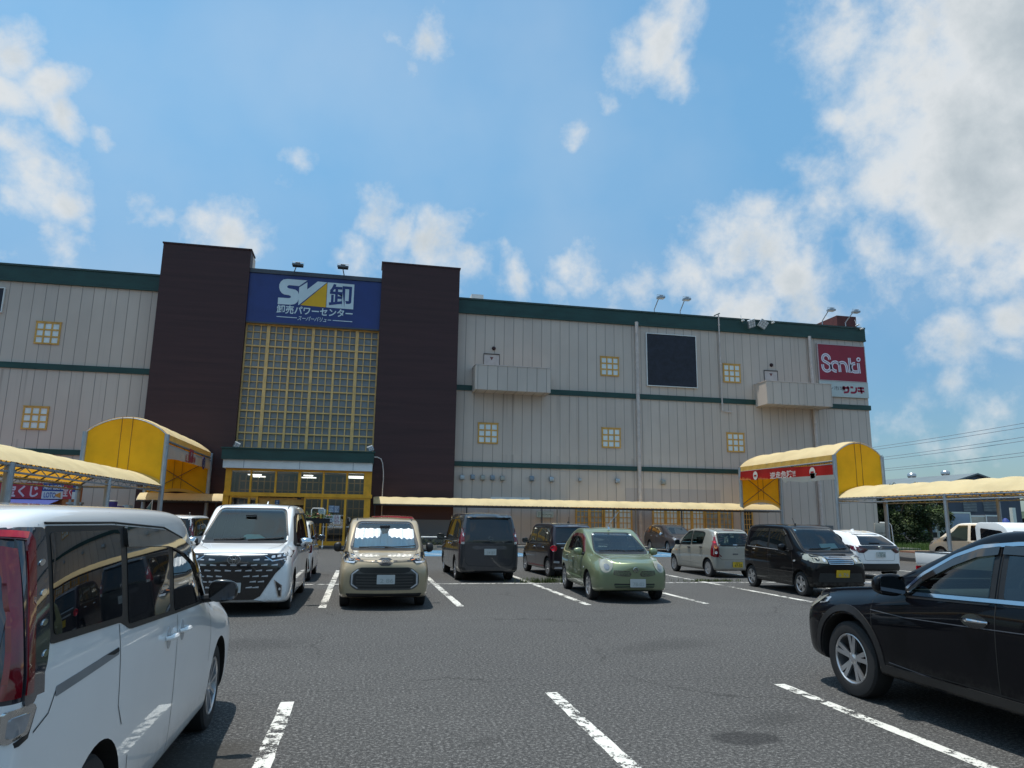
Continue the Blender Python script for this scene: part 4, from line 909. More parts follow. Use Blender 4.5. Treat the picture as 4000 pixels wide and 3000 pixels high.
# side sign board of the booth
sb = thing('projecting_sign', 'narrow red and blue sign board standing out beside the lottery booth', 'sign', (bx1+.5, YB-.4, 0))
xs0, xs1 = Lb(838, 0)[0], Lb(1040, 0)[0]; zt3 = Lb(900, 140)[1]; zb3 = Lb(900, 318)[1]; xm = xs0+(xs1-xs0)*.55
mb = MB(); mb.box(xs0, YB-.3, zb3, xm, YB-.2, zt3); mb.build('red_board', MATS['booth_red'], sb)
mb = MB(); mb.box(xm+.001, YB-.3, zb3, xs1, YB-.2, (zb3+zt3)/2); mb.build('white_board', MATS['booth_white'], sb); mb = MB(); mb.box(xm+.001, YB-.3, (zb3+zt3)/2+.001, xs1, YB-.2, zt3); mb.build('blue_board', MATS['booth_blue'], sb)
text_mb('宝く', 1, lambda u, v, k: ((xs0+xm)/2+u, YB-.31, (zb3+zt3)/2+v), bold=.03, width=.42, height=.5).build('lettering', PK, sb)
mb = MB(); mb.box(xs0+.3, YB-.28, 0, xs0+.42, YB-.22, zb3); mb.build('post', GREYM, sb)
mb = MB(); mb.box(xs0+.0, YB-.26, .9, xs1-.05, YB-.2, zb3-.02); mb.build('orange_panel', mat('booth_orange', (.35, .11, .03)), sb)
mb = MB(); c = Lb(1000, 370); mb.box(c[0]-.35, YB-1, c[1]-.05, c[0]+.35, YB-.6, c[1]+.05); mb.box(c[0]-.3, YB-.9, 0, c[0]+.3, YB-.65, c[1]-.051); tag(mb.build('side_table', GREYM, None), 'small grey table beside the lottery booth', 'table')
def flag(x0, z0, x1, z1_, Y, m_, ink, label, txt, lean=0):
    t = thing('flag', label, 'flag', (x0, Y, 0)); mb = MB(); n = 8; vs = []; fs = []
    for i in range(n+1):
        u = i/n; x = x0+(x1-x0)*u; vs += [(x, Y+.06*math.sin(u*5), z0+lean*u), (x, Y+.06*math.sin(u*5+1), z1_+lean*u)]
        if i: fs.append((2*i-2, 2*i, 2*i+1, 2*i-1))
    mb.add(vs, fs); mb.build('cloth', m_, t); mb = MB(); mb.tube([(x0, Y+.01, 0), (x0, Y+.01, z1_+.1)], .02, 6); mb.tube([(x0, Y+.01, z1_+.05), (x1, Y+.01, z1_+.05+lean)], .015, 6); mb.build('pole', WHITEP, t)
    if txt: text_mb(txt, 1, lambda u, v, k: ((x0+x1)/2+u, Y-.08, (z0+z1_)/2+.1+v), bold=.03, width=abs(x1-x0)*.8, height=abs(z1_-z0)*.4).build('lettering', ink, t)
PU = mat('flag_purple', (.055, .035, .22), .6, nscale=3, namt=.3)
a = Lb(1290, 345, 38.5); b = Lb(1440, 470, 38.5); flag(a[0], .6, b[0], a[1], 38.5, PU, WT, 'purple flag with white marks in front of the left wall', 'バイト')
a = Lb(1380, 400, 38.7); b = Lb(1510, 470, 38.7); flag(a[0], .5, b[0], a[1], 38.9, mat('flag_mixed', (.10, .08, .26), .6, nscale=2.5, namt=.9), WT, 'patterned violet flag behind the purple flag', '募集')
a = Lb(1880, 345, 37); b = Lb(1800, 540, 37); flag(a[0], .6, b[0]-.0, a[1], 37, mat('flag_landscape', (.14, .25, .26), .6, nscale=1.6, namt=.8), mat('flag_dark_ink', (.03, .05, .12), .6), 'tilted blue and yellow green flag beside the left gate post', '旬の味', lean=-.35)
mb = MB(); a = Lb(1508, 385, 39.5); b = Lb(1580, 480, 39.5); mb.box(a[0], 39.5, 0, b[0], 40.2, a[1]); tag(mb.build('vending_cabinet', mat('pale_blue_paint', (.35, .50, .60), .5, nscale=2), bevel=.02), 'pale blue cabinet in front of the left tower', 'cabinet')

# ================================================================== BACKGROUND AT THE RIGHT
WH = mat('warehouse_cladding', (.055, .075, .105), .6, nscale=.5, namt=.15, stretch=(3, 3, .2)); WR = mat('warehouse_roof', (.14, .17, .18), .5, nscale=.5, namt=.15)
wh = thing('warehouse', 'dark blue grey warehouse with a shallow gable roof behind the right canopy', 'building', (95, 92, 0))
def Q(u, v, Y): return atY(3300+u/3.16, 1800+v/3.16, Y)
Yw = 88.0; xa, zr = Q(1610, 172, Yw); xr2, ze_ = Q(1830, 250, Yw); xR, _ = Q(2160, 470, Yw); slope = (zr-ze_)/(xr2-xa); half = (xR-xa); ze2 = zr-half*slope
xl2 = xa-half
mb = MB(); mb.prism([(xl2, 0), (xR, 0), (xR, ze2), (xa, zr), (xl2, ze2)], lambda a, b, k: (a, Yw+k*46, b)); wbd = mb.build('wall', WH, wh)
mb = MB()
mb.prism([(xl2-.6, ze2-.6*slope), (xa, zr), (xa, zr+.22), (xl2-.6, ze2-.6*slope+.22)], lambda a, b, k: (a, Yw-.5+k*47, b)); mb.prism([(xa, zr), (xR+.6, ze2-.6*slope), (xR+.6, ze2-.6*slope+.22), (xa, zr+.22)], lambda a, b, k: (a, Yw-.5+k*47, b)); mb.build('roof', WR, wh)
for u0, u1 in ((1455, 1630), (1700, 1880)):
    a = Q(u0, 490, Yw); b = Q(u1, 628, Yw); mb = MB(); n = 7
    mb.box(a[0], Yw-.08, b[1], b[0], Yw-.01, a[1]); w = mb.build('window', mat('warehouse_glass', (.25, .29, .29), .2, nscale=.8, namt=.35), wh); mb = MB()
    for i in range(n+1): z = b[1]+(a[1]-b[1])*i/n; mb.box(a[0], Yw-.12, z-.05, b[0], Yw-.081, z+.05)
    mb.build('slats', WH, w)
for u, v in ((830, 185), (1245, 155)):
    Yv = 125.0 if u < 1000 else 112.0
    x, z = Q(u, v+40, Yv); t = thing('roof_ventilator', 'silver round turbine ventilator on the warehouse roof, %s of the pair' % ('left' if u < 1000 else 'right'), 'ventilator', (x, Yv, z)); s = Yv/112*.9
    mb = MB(); mb.lathe([(0, 1.35*s), (.16*s, 1.2*s), (.60*s, 1.08*s), (.82*s, .85*s), (.85*s, .45*s), (.62*s, .1*s), (.42*s, -.05*s), (.40*s, -.4*s), (.75*s, -.9*s)], 'Z', (x, Yv, z+.1), 24); mb.build('turbine', mat('bright_zinc', (.50, .52, .54), .25, .8, nscale=3, namt=.2), t, smooth=True, angle=30)
    mb = MB(); mb.box(x-1.0*s, Yv-1.0*s, z-2.6, x+1.0*s, Yv+1.0*s, z-.7); mb.build('base', WR, t)
# far tree line and hill
mb = MB(); n = 90; vs = []; fs = []
for i in range(n+1):
    x = 60+i*6; h = 9+3*math.sin(i*.37)+2*math.sin(i*1.3)+rnd.random()*1.8; vs += [(x, 320+i*.3, 0), (x, 320, h), (x, 345, h*.9), (x, 360, 0)]
    if i:
        for k in range(3): fs.append((4*i-4+k, 4*i+k, 4*i+k+1, 4*i-3+k))
mb.add(vs, fs); tag(mb.build('hills', mat('far_trees', (.035, .06, .035), .9, nscale=.12, namt=.5)), 'low line of dark green trees on the horizon', kind='structure')
for (x, y, w, d, h, c, lab) in ((150, 200, 22, 14, 6.5, (.55, .57, .58), 'low white building far off beyond the warehouse at the right edge'), (-120, 160, 30, 20, 9, (.3, .28, .26), 'plain brown building far off at the left')):
    t = thing('far_building', lab, 'building', (x, y, 0)); mb = MB(); mb.box(x-w/2, y, 0, x+w/2, y+d, h); mb.build('wall', mat('far_wall_%d' % x, c, .8, nscale=.4), t); mb = MB(); mb.box(x-w/2-.3, y-.3, h, x+w/2+.3, y+d+.3, h+.4); mb.build('roof', WR, t)

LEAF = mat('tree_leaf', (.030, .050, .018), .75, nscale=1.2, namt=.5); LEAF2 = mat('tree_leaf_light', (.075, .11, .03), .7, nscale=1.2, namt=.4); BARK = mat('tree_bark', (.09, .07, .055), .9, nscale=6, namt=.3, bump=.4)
def tree(label, x, y, h, r, n, name='dark_tree', zc=None):
    t = thing(name, label, 'tree', (x, y, 0)); rr = random.Random(int(x*7)); mb = MB(); zc = zc or h*.58
    mb.tube([(x, y, 0), (x+.1, y, h*.3), (x-.1, y+.1, h*.75)], [.22, .17, .06], 8)
    clumps = []
    for i in range(26):
        a = rr.uniform(0, 6.28); q = r*rr.uniform(.2, .95); z = zc+(h-zc)*rr.uniform(-.95, .9); f = math.sqrt(max(.1, 1-((z-zc)/(h-zc+.3))**2)); p = Vector((x+q*f*math.cos(a), y+q*f*math.sin(a), z)); clumps.append((p, rr.uniform(.35, .8)*r*.42))
        if i < 12: mb.tube([(x, y, h*rr.uniform(.25, .5)), tuple((Vector((x, y, h*.5))+p)/2), tuple(p)], [.07, .045, .015], 5)
    mb.build('trunk', BARK, t, smooth=True); mb = MB()
    for i in range(n):
        p, cr_ = clumps[rr.randrange(len(clumps))]; d = Vector((rr.gauss(0, 1), rr.gauss(0, 1), rr.gauss(0, .8))); d = d.normalized()*cr_*rr.random()**.4; c = p+d; s = rr.uniform(.05, .11)
        a = Vector((rr.gauss(0, 1), rr.gauss(0, 1), rr.gauss(0, .5))).normalized()*s; b = a.cross(Vector((rr.gauss(0, 1), rr.gauss(0, 1), rr.gauss(0, 1)))).normalized()*s*.55
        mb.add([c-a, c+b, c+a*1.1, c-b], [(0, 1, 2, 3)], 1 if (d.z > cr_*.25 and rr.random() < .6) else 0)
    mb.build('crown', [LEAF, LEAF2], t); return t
tree('dark broad tree behind the right canopy posts', 41.5, 50, 5.1, 3.4, 26000, zc=2.5)
tree('dark tree at the corner of the store behind the canopy post', 38.8, 50.5, 4.6, 2.6, 16000, zc=2.2)
tree('dark bush tree leaning over the pale blue truck box', 45.0, 50.5, 4.4, 2.0, 12000, zc=3.0)
tree('small tree top showing above the right canopy', 45.8, 60, 7.3, 1.6, 6000, zc=6.2)

# pale blue box truck, grey containers, white van parts behind the lot
def boxthing(name, label, cat, x0, x1, Y, d, z0, z1_, m_, rib=True):
    t = thing(name, label, cat, ((x0+x1)/2, Y, 0)); mb = MB(); mb.box(x0, Y, z0, x1, Y+d, z1_); mb.build('box_body', m_, t, bevel=.03)
    mb = MB(); mb.box(x0-.02, Y-.03, z1_-.12, x1+.02, Y-.001, z1_+.02); mb.box(x0-.02, Y-.03, z0, x0+.08, Y-.002, z1_-.121); mb.box(x1-.08, Y-.03, z0, x1+.02, Y-.002, z1_-.121); mb.build('trim', WHITEP, t)
    return t
def Q5(u, v, Y): return atY(3600+u/5.53, 1900+v/5.53, Y)
Yt = 60.0
a = Q5(60, 560, Yt); b = Q5(1045, 560, Yt)
t = boxthing('box_truck', 'pale blue grey truck box behind the dark tree', 'truck', Q5(-160, 560, Yt)[0], b[0], Yt, 6, 1.0, b[1], mat('truck_blue_grey', (.23, .28, .40), .5, nscale=1, namt=.08))
for dx in (1.5, 6.5): mb = MB(); mb.lathe([(.2, -.12), (.48, -.12), (.5, -.08), (.5, .08), (.48, .12), (.2, .12)], 'Y', (Q5(-160, 560, Yt)[0]+dx, Yt+.2, .5), 20, closed=True); mb.build('wheel', mat('tyre_rubber', (.018, .018, .019), .8, nscale=20), t, smooth=True)
mb = MB(); x_ = Q5(385, 900, Yt)[0]; z_ = Q5(385, 900, Yt)[1]; mb.box(x_-.5, Yt-.04, z_-.4, x_+.45, Yt-.005, z_+.55); mb.build('hatch', mat('hatch_pale', (.42, .44, .46), .5), t)
mb = MB(); mb.box(Q5(-160, 560, Yt)[0], Yt+.1, .5, b[0], Yt+.4, .999); mb.build('chassis', DARK, t)
a = Q5(1050, 630, 62); b = Q5(1380, 630, 62); boxthing('container', 'beige container with a white top rail left of a grey one', 'container', a[0], b[0], 62, 3, .2, a[1], mat('container_beige', (.36, .34, .30), .6, nscale=2))
a = Q5(1385, 620, 61.9); b = Q5(1680, 620, 61.9); boxthing('container', 'grey container right of the beige one with a white top rail', 'container', a[0], b[0], 61.9, 3, .2, a[1], mat('container_grey', (.16, .16, .17), .6, nscale=2))
mb = MB(); a = Q5(1690, 680, 60); b = Q5(1930, 750, 60); n = 12; mb.lathe([((b[0]-a[0])/2*math.cos(R(90*i/8)), .3+(a[1]-.3)*math.sin(R(90*i/8))) for i in range(9)], 'Z', ((a[0]+b[0])/2, 60, 0), 20); tag(mb.build('blue_tarp', mat('tarp_blue', (.02, .05, .25), .6, nscale=2, namt=.4), smooth=True), 'heap under a dark blue sheet beside the grey container', 'tarpaulin')
mb = MB(); a = Q5(1990, 460, 50); mb.box(a[0]-.16, 50, 0, a[0]+.16, 50.3, a[1]); tag(mb.build('white_post', WHITEP), 'thick white post near the right edge of the picture', 'post')
mb = MB(); a = Q5(295, 300, 56); mb.tube([(a[0], 56, 0), (a[0], 56, a[1]+1)], .1, 8); tag(mb.build('utility_pole', STEEL, smooth=True), 'thin grey pole standing behind the tree and before the truck box', 'pole')
# back of a board on a bent pipe at the store corner
bd = thing('notice_board', 'weathered cream board on a bent white pipe by the store corner', 'sign', (32, 38, 0))
a = atY(3416, 2043, 38); b = atY(3474, 2094, 38); mb = MB(); mb.box(a[0], 38, b[1], b[0], 38.05, a[1]); mb.build('board', mat('board_cream', (.42, .41, .36), .7, nscale=4, namt=.15), bd, bevel=.01)
p = atY(3484, 2042, 38); q = atY(3440, 2041, 38); mb = MB(); mb.tube([(q[0], 38.08, q[1]), (p[0]-.15, 38.08, p[1]), (p[0], 38.08, p[1]-.15), (p[0]+.1, 38.08, 0)], .03, 8); mb.build('pipe', WHITEP, bd, smooth=True)
text_mb('駐輪場', .2, lambda u, v, k: ((a[0]+b[0])/2+u, 37.99, (a[1]+b[1])/2-.2+v), width=.5, height=.12).build('lettering', mat('faded_ink', (.20, .19, .17), .7), bd)
# power lines
wires = [((3430, 1742), (4000, 1648)), ((3430, 1752), (4000, 1664)), ((3462, 1782), (4000, 1702)), ((3462, 1792), (4000, 1717)), ((3480, 1826), (4000, 1762)), ((3480, 1834), (4000, 1776))]
WM = mat('wire_grey', (.20, .23, .27), .6)
t = thing('power_lines', 'six thin high voltage wires crossing the sky at the right', 'power line', (300, 260, 20))
for a, b in wires:
    mb = MB(); P0 = ray(*a)*330; P1 = ray(*b)*250; P0.z += EYE; P1.z += EYE; pts = []
    P0 = P0-(P1-P0)*.7; P1 = P1+(P1-P0)*.5
    for i in range(21): u = i/20; p = P0.lerp(P1, u); p.z -= 6*(1-(2*u-1)**2)*.25-.9; pts.append(p)
    mb.tube(pts, .10, 5); mb.build('wire', WM, t)
# kerb block by the blue bays and low fence behind the minivan
mb = MB(); a = atY(1650, 2144, 40.0); mb.box(a[0], 40, .0, a[0]+.8, 40.2, .14); tag(mb.build('wheel_stop', mat('pale_concrete', (.40, .34, .26), .9, nscale=5)), 'pale concrete wheel stop in front of the blue bay beside the red car', 'wheel stop')
fe = thing('low_fence', 'low white rail fence in front of the dark tower right of the entrance', 'fence', (3, 42, 0)); mb = MB()
z = atY(1700, 2098, 42.0)[1]; mb.tube([(.8, 42.0, z), (7.5, 42.0, z)], .035, 8); mb.build('rail', WHITEP, fe, smooth=True)
for x in (.9, 3.1, 5.3, 7.4): mb = MB(); mb.tube([(x, 42, .13), (x, 42, z)], .03, 8); mb.build('post', GREYM, fe, smooth=True)
sh = mat('shrub_green', (.03, .05, .02), .8, nscale=6, namt=.4); mb = MB()
for i in range(2600):
    p = Vector((rnd.uniform(1, 7.6), 43+rnd.gauss(0, .12), .15+abs(rnd.gauss(0, .22)))); a = rnd.uniform(0, 6.28); s = rnd.uniform(.03, .07); d1 = Vector((math.cos(a), math.sin(a), rnd.uniform(-.5, .8)))*s; d2 = Vector((-math.sin(a), math.cos(a), .2))*s*.5; mb.add([p-d1, p+d2, p+d1, p-d2], [(0, 1, 2, 3)])
tag(mb.build('shrub_row', sh), 'low dark green shrubs along the foot of the dark tower', 'shrubs', kind='stuff')
# ================================================================== CARS
def carpaint(name, col, metal=0.0, rough=.32, coat=1.0, spec=.5, ci=1.5):
    m, g = node_mat(name); b = g.b
    c = g.mix(g.m('MULTIPLY', g.ramp(g.noise(2.2, 4).outputs[0], .4, .8), .25), col, tuple(k*.86+.004 for k in col))
    # road dust low on the body
    c = g.mix(g.m('MULTIPLY', g.m('MULTIPLY', g.ramp(g.z, .55, .2), g.ramp(g.noise(14, 4, rough=.7).outputs[0], .3, .7)), .35), c, (.16, .15, .13))
    ge = g.new('ShaderNodeNewGeometry'); c = g.mix(ge.outputs['Backfacing'], c, (.02, .02, .021))      # dark cabin lining on the inner side of the shell
    g.link(c, b.inputs['Base Color']); b.inputs['Metallic'].default_value = metal; b.inputs['Roughness'].default_value = rough
    b.inputs['Coat Weight'].default_value = coat; b.inputs['Coat Roughness'].default_value = .03; b.inputs['Coat IOR'].default_value = ci; b.inputs['Specular IOR Level'].default_value = spec
    bp = g.new('ShaderNodeBump'); bp.inputs['Strength'].default_value = .012; bp.inputs['Distance'].default_value = .02; g.link(g.noise(3.5, 2).outputs[0], bp.inputs['Height']); g.link(bp.outputs[0], b.inputs['Coat Normal'])
    return m
TYRE = mat('tyre_rubber', (.018, .018, .019), .8, nscale=20); ALLOY = mat('alloy_silver', (.52, .53, .55), .28, .85, nscale=8, namt=.1); ALLOYD = mat('wheel_well_dark', (.006, .006, .006), .9, nscale=9)
RUBBER = mat('black_trim', (.012, .012, .013), .45, nscale=12, namt=.2); CHROME = mat('chrome', (.62, .64, .66), .10, 1.0, nscale=6, namt=.05); SEAM = mat('panel_gap', (.008, .008, .008), .7, nscale=9)
DGLASS = mat('dark_car_glass', (.006, .007, .009), .015, 0, 0, .9, nscale=2, namt=.3); LGLASS = mat('lamp_clear', (.30, .31, .33), .08, .35, 1, nscale=6, namt=.3)
LDARK = mat('lamp_dark', (.012, .013, .016), .2, 0, .5, nscale=6, namt=.3); LBRIGHT = mat('lamp_reflector', (.72, .75, .78), .12, .6, 1, nscale=9, namt=.1)
REDL = mat('tail_red', (.15, .003, .009), .10, 0, 1, nscale=8, namt=.25); REDD = mat('tail_dark_red', (.07, .004, .012), .08, 0, 1, nscale=8, namt=.25); REDG = mat('tail_red_bright', (.62, .008, .03), .12, 0, 1, nscale=8, namt=.15)
AMBER = mat('amber_lens', (.55, .17, .02), .12, 0, 1, nscale=8); PLW = mat('plate_white', (.46, .48, .47), .45, nscale=5, namt=.04); PLY = mat('plate_yellow', (.62, .40, .02), .45, nscale=5, namt=.05)
PLG = mat('plate_green_ink', (.02, .10, .05), .5); PLK = mat('plate_black_ink', (.02, .02, .02), .5); SEATM = mat('seat_fabric', (.035, .035, .038), .85, nscale=12, namt=.25); SEATB = mat('seat_beige', (.20, .18, .145), .85, nscale=12, namt=.2)
DASH = mat('dashboard', (.022, .022, .024), .6, nscale=12); UNDER = mat('underbody', (.010, .010, .010), .8, nscale=9); MIRG = mat('mirror_glass', (.10, .105, .115), .05, 1.0, nscale=2, namt=.05)
WG = see_glass('windscreen_glass', (.62, .76, .76), 1.1); SGT = see_glass('side_glass_green', (.70, .86, .78), .9); PGL = see_glass('privacy_glass', (.07, .08, .09), 1.4)

def inter(tab, x):
    tab = sorted(tab)
    if x <= tab[0][0]: return tab[0][1]
    for (a, b), (c, d) in zip(tab, tab[1:]):
        if x <= c: return b+(d-b)*(x-a)/(c-a)
    return tab[-1][1]
def rounded(poly, r, n=4):
    out = []; N_ = len(poly)
    for i in range(N_):
        p0, p1, p2 = Vector(poly[i-1]), Vector(poly[i]), Vector(poly[(i+1) % N_]); a = (p0-p1); b = (p2-p1); q = min(r, a.length*.45, b.length*.45)
        if q < 1e-4: out.append(tuple(p1)); continue
        a = p1+a.normalized()*q; b = p1+b.normalized()*q
        for k in range(n+1): t = k/n; out.append(tuple(a*(1-t)**2+p1*2*t*(1-t)+b*t*t))
    return out
def inset_poly(poly, d):
    n = len(poly); P = [Vector(p) for p in poly]; area = sum(P[i].x*P[(i+1) % n].y-P[(i+1) % n].x*P[i].y for i in range(n)); s = 1 if area > 0 else -1; out = []
    for i in range(n):
        a = (P[i]-P[i-1]); b = (P[(i+1) % n]-P[i])
        if a.length < 1e-6 or b.length < 1e-6: continue
        a.normalize(); b.normalize(); na = Vector((-a.y, a.x))*s; nb = Vector((-b.y, b.x))*s; m_ = (na+nb)
        if m_.length < 1e-4: m_ = na
        m_.normalize(); k = d/max(.45, m_.dot(na)); out.append(tuple(P[i]+m_*k))
    return out
def area_in(pt, poly):
    x, y = pt; c = False; n = len(poly); j = n-1
    for i in range(n):
        xi, yi = poly[i]; xj, yj = poly[j]
        if (yi > y) != (yj > y) and x < (xj-xi)*(y-yi)/(yj-yi)+xi: c = not c
        j = i
    return c

class Car:
    """S: dict of body measures. x forward, y left, z up, origin on the ground under the middle of the car"""
    def __init__(s, name, label, loc, heading, paint, S, cat='car', group='cars parked in the lot', lv=3):
        s.root = thing(name, label, cat, (loc[0], loc[1], 0), R(heading), group); s.S = S; s.paint = paint; s.lv = lv; s.body_parts()
    def lattice(s, ins=0.0, x0=None, x1=None, zs=None):
        S = s.S; st = []
        W2 = S['W']/2; tum = S.get('tum', .80)
        for q in S['st']:      # (x, zs, belt, top, width factor, roof width factor, tilt dx at top, tilt at bottom)
            x, z0, zb, zt, wf, wr, dx = q[:7]; db = q[7] if len(q) > 7 else 0
            if x0 is not None and (x < x0 or x > x1): continue
            st.append((x, z0 if zs is None else zs, zb, zt-ins, W2*wf-ins, W2*wr-ins, dx, db))
        if x0 is not None:
            st = [st[0]]+[q for q in st[1:]]
        bulF, bulR = S.get('bf', .10), S.get('br', .05); crown = S.get('crown', .035); wbf = S.get('wb', .965)
        cols = (-1, -.72, -.36, 0, .36, .72, 1)
        rows = 8; rings = []
        for (x, z0, zb, zt, w, wr, dx, db) in st:
            h = zt-zb; cab = min(1, max(0, (h-.05)/.3)); wb = w*wbf*(cab)+wr*(1-cab)*1.0+(w*.02)*(1-cab)
            wb = min(wb, w)
            zz = [z0, z0+.07, z0+.45*(zb-z0), zb-min(.12, .2*(zb-z0)), zb, zb+.48*h, zb+.86*h, zb+.975*h]
            ww = [w*.93, w*.985, w, w*.995, wb, wb+(wr-wb)*.40, wb+(wr-wb)*.86, wb+(wr-wb)*1.06-.012]
            xx = []
            for z in zz:
                if z >= zb: xx.append(x+dx*((z-zb)/h if h > 1e-3 else 0))
                else: xx.append(x+db*((zb-z)/(zb-z0)))
            rings.append((zz, ww, xx, zt, x+dx))
        verts = []; idx = {}
        def V(key, p):
            if key not in idx: idx[key] = len(verts); verts.append(p)
            return idx[key]
        n = len(rings)
        for i, (zz, ww, xx, zt, xt) in enumerate(rings):
            for k in range(rows):
                for sd, ci in ((-1, 0), (1, 6)): V((i, k, ci), (xx[k], sd*ww[k], zz[k]))
            for ci in range(1, 6):
                t = cols[ci]; V((i, 7, ci), (xt, t*ww[7], zt-crown*(t*t)*(1 if zt-zz[4] > .2 else .6)+.0)); V((i, 0, ci), (xx[0], t*ww[0], zz[0]))
        for i, bul in ((0, -bulR), (n-1, bulF)):
            zz, ww, xx, zt, xt = rings[i]
            for k in range(1, 7):
                for ci in range(1, 6): t = cols[ci]; V((i, k, ci), (xx[k]+bul*(1-t*t), t*ww[k], zz[k]))
            for k in (0, 7):
                for ci in range(1, 6):
                    t = cols[ci]; j = idx[(i, k, ci)]; p = verts[j]; verts[j] = (p[0]+bul*(1-t*t)*(.85 if k == 7 else .9), p[1], p[2])
        # soften the bulge into the next ring's roof so windscreens and bonnets curve in plan
        for i, (zz, ww, xx, zt, xt) in enumerate(rings):
            b = st[i]
            pb = S.get('plan', {}).get(i)
        fs = []
        for i in range(n-1):
            for k in range(rows-1):
                fs.append((idx[(i, k, 0)], idx[(i, k+1, 0)], idx[(i+1, k+1, 0)], idx[(i+1, k, 0)])); fs.append((idx[(i, k, 6)], idx[(i+1, k, 6)], idx[(i+1, k+1, 6)], idx[(i, k+1, 6)]))
            for ci in range(6):
                for k in (0, 7):
                    f = (idx[(i, k, ci)], idx[(i+1, k, ci)], idx[(i+1, k, ci+1)], idx[(i, k, ci+1)]); fs.append(f)
        for i in (0, n-1):
            for k in range(7):
                for ci in range(6): fs.append((idx[(i, k, ci)], idx[(i, k, ci+1)], idx[(i, k+1, ci+1)], idx[(i, k+1, ci)]))
        # plan curvature of glass and hood: push the middle columns forward / back
        for (i, k, ci), j in idx.items():
            if k == 7 and 0 < ci < 6:
                f = S.get('curve', {}).get(i if i >= 0 else i, 0)
                if f: t = cols[ci]; p = verts[j]; verts[j] = (p[0]+f*(1-t*t), p[1], p[2])
        me = bpy.data.meshes.new('tmp'); me.from_pydata(verts, [], fs); bm = bmesh.new(); bm.from_mesh(me); bmesh.ops.recalc_face_normals(bm, faces=bm.faces); bm.to_mesh(me); bm.free()
        return me
    def body_parts(s):
        S = s.S; me = s.lattice(); o = bpy.data.objects.new('body', me); COL.objects.link(o)
        md = o.modifiers.new('s', 'SUBSURF'); md.levels = s.lv; md.render_levels = s.lv
        dg = bpy.context.evaluated_depsgraph_get(); full = bpy.data.meshes.new_from_object(o.evaluated_get(dg)); o.modifiers.clear(); o.data = full; bpy.data.meshes.remove(me)
        bm = bmesh.new(); bm.from_mesh(full); s.bvh = BVHTree.FromBMesh(bm); bm.free()
        full.materials.append(s.paint); full.materials.append(UNDER)
        cut = MB(); 
        for ax, r in S['ax']:
            for sd in (-1, 1): cut.add(*s.cyl(ax, S.get('rz', r), r+S.get('gap', .055), sd*S['W']*.5-sd*.30, sd*(S['W']*.5+.2)))
        me = bpy.data.meshes.new('c'); me.from_pydata(cut.v, [], cut.f); bm = bmesh.new(); bm.from_mesh(me); bmesh.ops.recalc_face_normals(bm, faces=bm.faces); bm.to_mesh(me); bm.free(); me.materials.append(s.paint); me.materials.append(UNDER)
        for p in me.polygons: p.material_index = 1
        co = bpy.data.objects.new('c', me); COL.objects.link(co); n0 = len(o.data.polygons)
        for solver, self_ in (('EXACT', False), ('EXACT', True), ('FAST', False)):
            md = o.modifiers.new('b', 'BOOLEAN'); md.operation = 'DIFFERENCE'; md.solver = solver; md.object = co
            if solver == 'EXACT': md.use_self = self_
            dg = bpy.context.evaluated_depsgraph_get(); res = bpy.data.meshes.new_from_object(o.evaluated_get(dg)); o.modifiers.clear()
            if len(res.polygons) > n0*.7 and max(v.co.z for v in res.vertices) > S['H']*.9:
                old = o.data; o.data = res; bpy.data.meshes.remove(old); break
            bpy.data.meshes.remove(res)
        else: print('BOOLEAN FAILED', s.root.name)
        bpy.data.objects.remove(co)
        for kind, poly in S.get('cuts', []):
            if kind == 'side': s.open_window(o, 'left', poly); s.open_window(o, 'right', poly)
            else: s.open_window(o, kind, poly)
        me = o.data; me.polygons.foreach_set('use_smooth', [True]*len(me.polygons)); me.set_sharp_from_angle(angle=R(38))
        o.parent = s.root; s.body = o
    def open_window(s, o, view, poly):
        """take the body skin away inside a window outline, after refining it along the outline"""
        S = s.S; d = Vector(s.VIEW[view][0])
        def uv(co): return (co.x, co.z) if view in ('left', 'right') else (co.y, co.z)
        def side(f):
            c = f.calc_center_median()
            if f.normal.dot(d) > -.08: return False
            return {'left': c.y > .2, 'right': c.y < -.2, 'front': c.x > S.get('fx', .2), 'rear': c.x < S.get('rx', -.8)}[view] and c.z > .8
        P = [Vector(p) for p in poly]; n = len(P)
        def bd(q):
            q = Vector(q); m_ = 9
            for i in range(n):
                a, b = P[i], P[(i+1) % n]; ab = b-a; t = max(0, min(1, (q-a).dot(ab)/max(1e-9, ab.dot(ab)))); m_ = min(m_, (a+ab*t-q).length)
            return m_
        bm = bmesh.new(); bm.from_mesh(o.data)
        for rd in range(2):
            bm.normal_update(); lim = .07 if rd == 0 else .03
            fs = [f for f in bm.faces if side(f) and min(bd(uv(v.co)) for v in f.verts) < lim and f.calc_area() > .00006]
            if len(fs) > 4000: break
            es = list({e for f in fs for e in f.edges if e.calc_length() > .012})
            if es: bmesh.ops.subdivide_edges(bm, edges=es, cuts=1 if rd else 1, use_grid_fill=True)
        bm.normal_update()
        kill = [f for f in bm.faces if side(f) and all(area_in(uv(v.co), poly) for v in f.verts)]
        bmesh.ops.delete(bm, geom=kill, context='FACES'); bm.to_mesh(o.data); bm.free()
    def cyl(s, x, z, r, y0, y1, n=40):
        vs = [(x+r*math.cos(6.28318*k/n), y0, z+r*math.sin(6.28318*k/n)) for k in range(n)]+[(x+r*math.cos(6.28318*k/n), y1, z+r*math.sin(6.28318*k/n)) for k in range(n)]
        return vs, [tuple(range(n)), tuple(range(n, 2*n))[::-1]]+[(k, (k+1) % n, n+(k+1) % n, n+k) for k in range(n)]
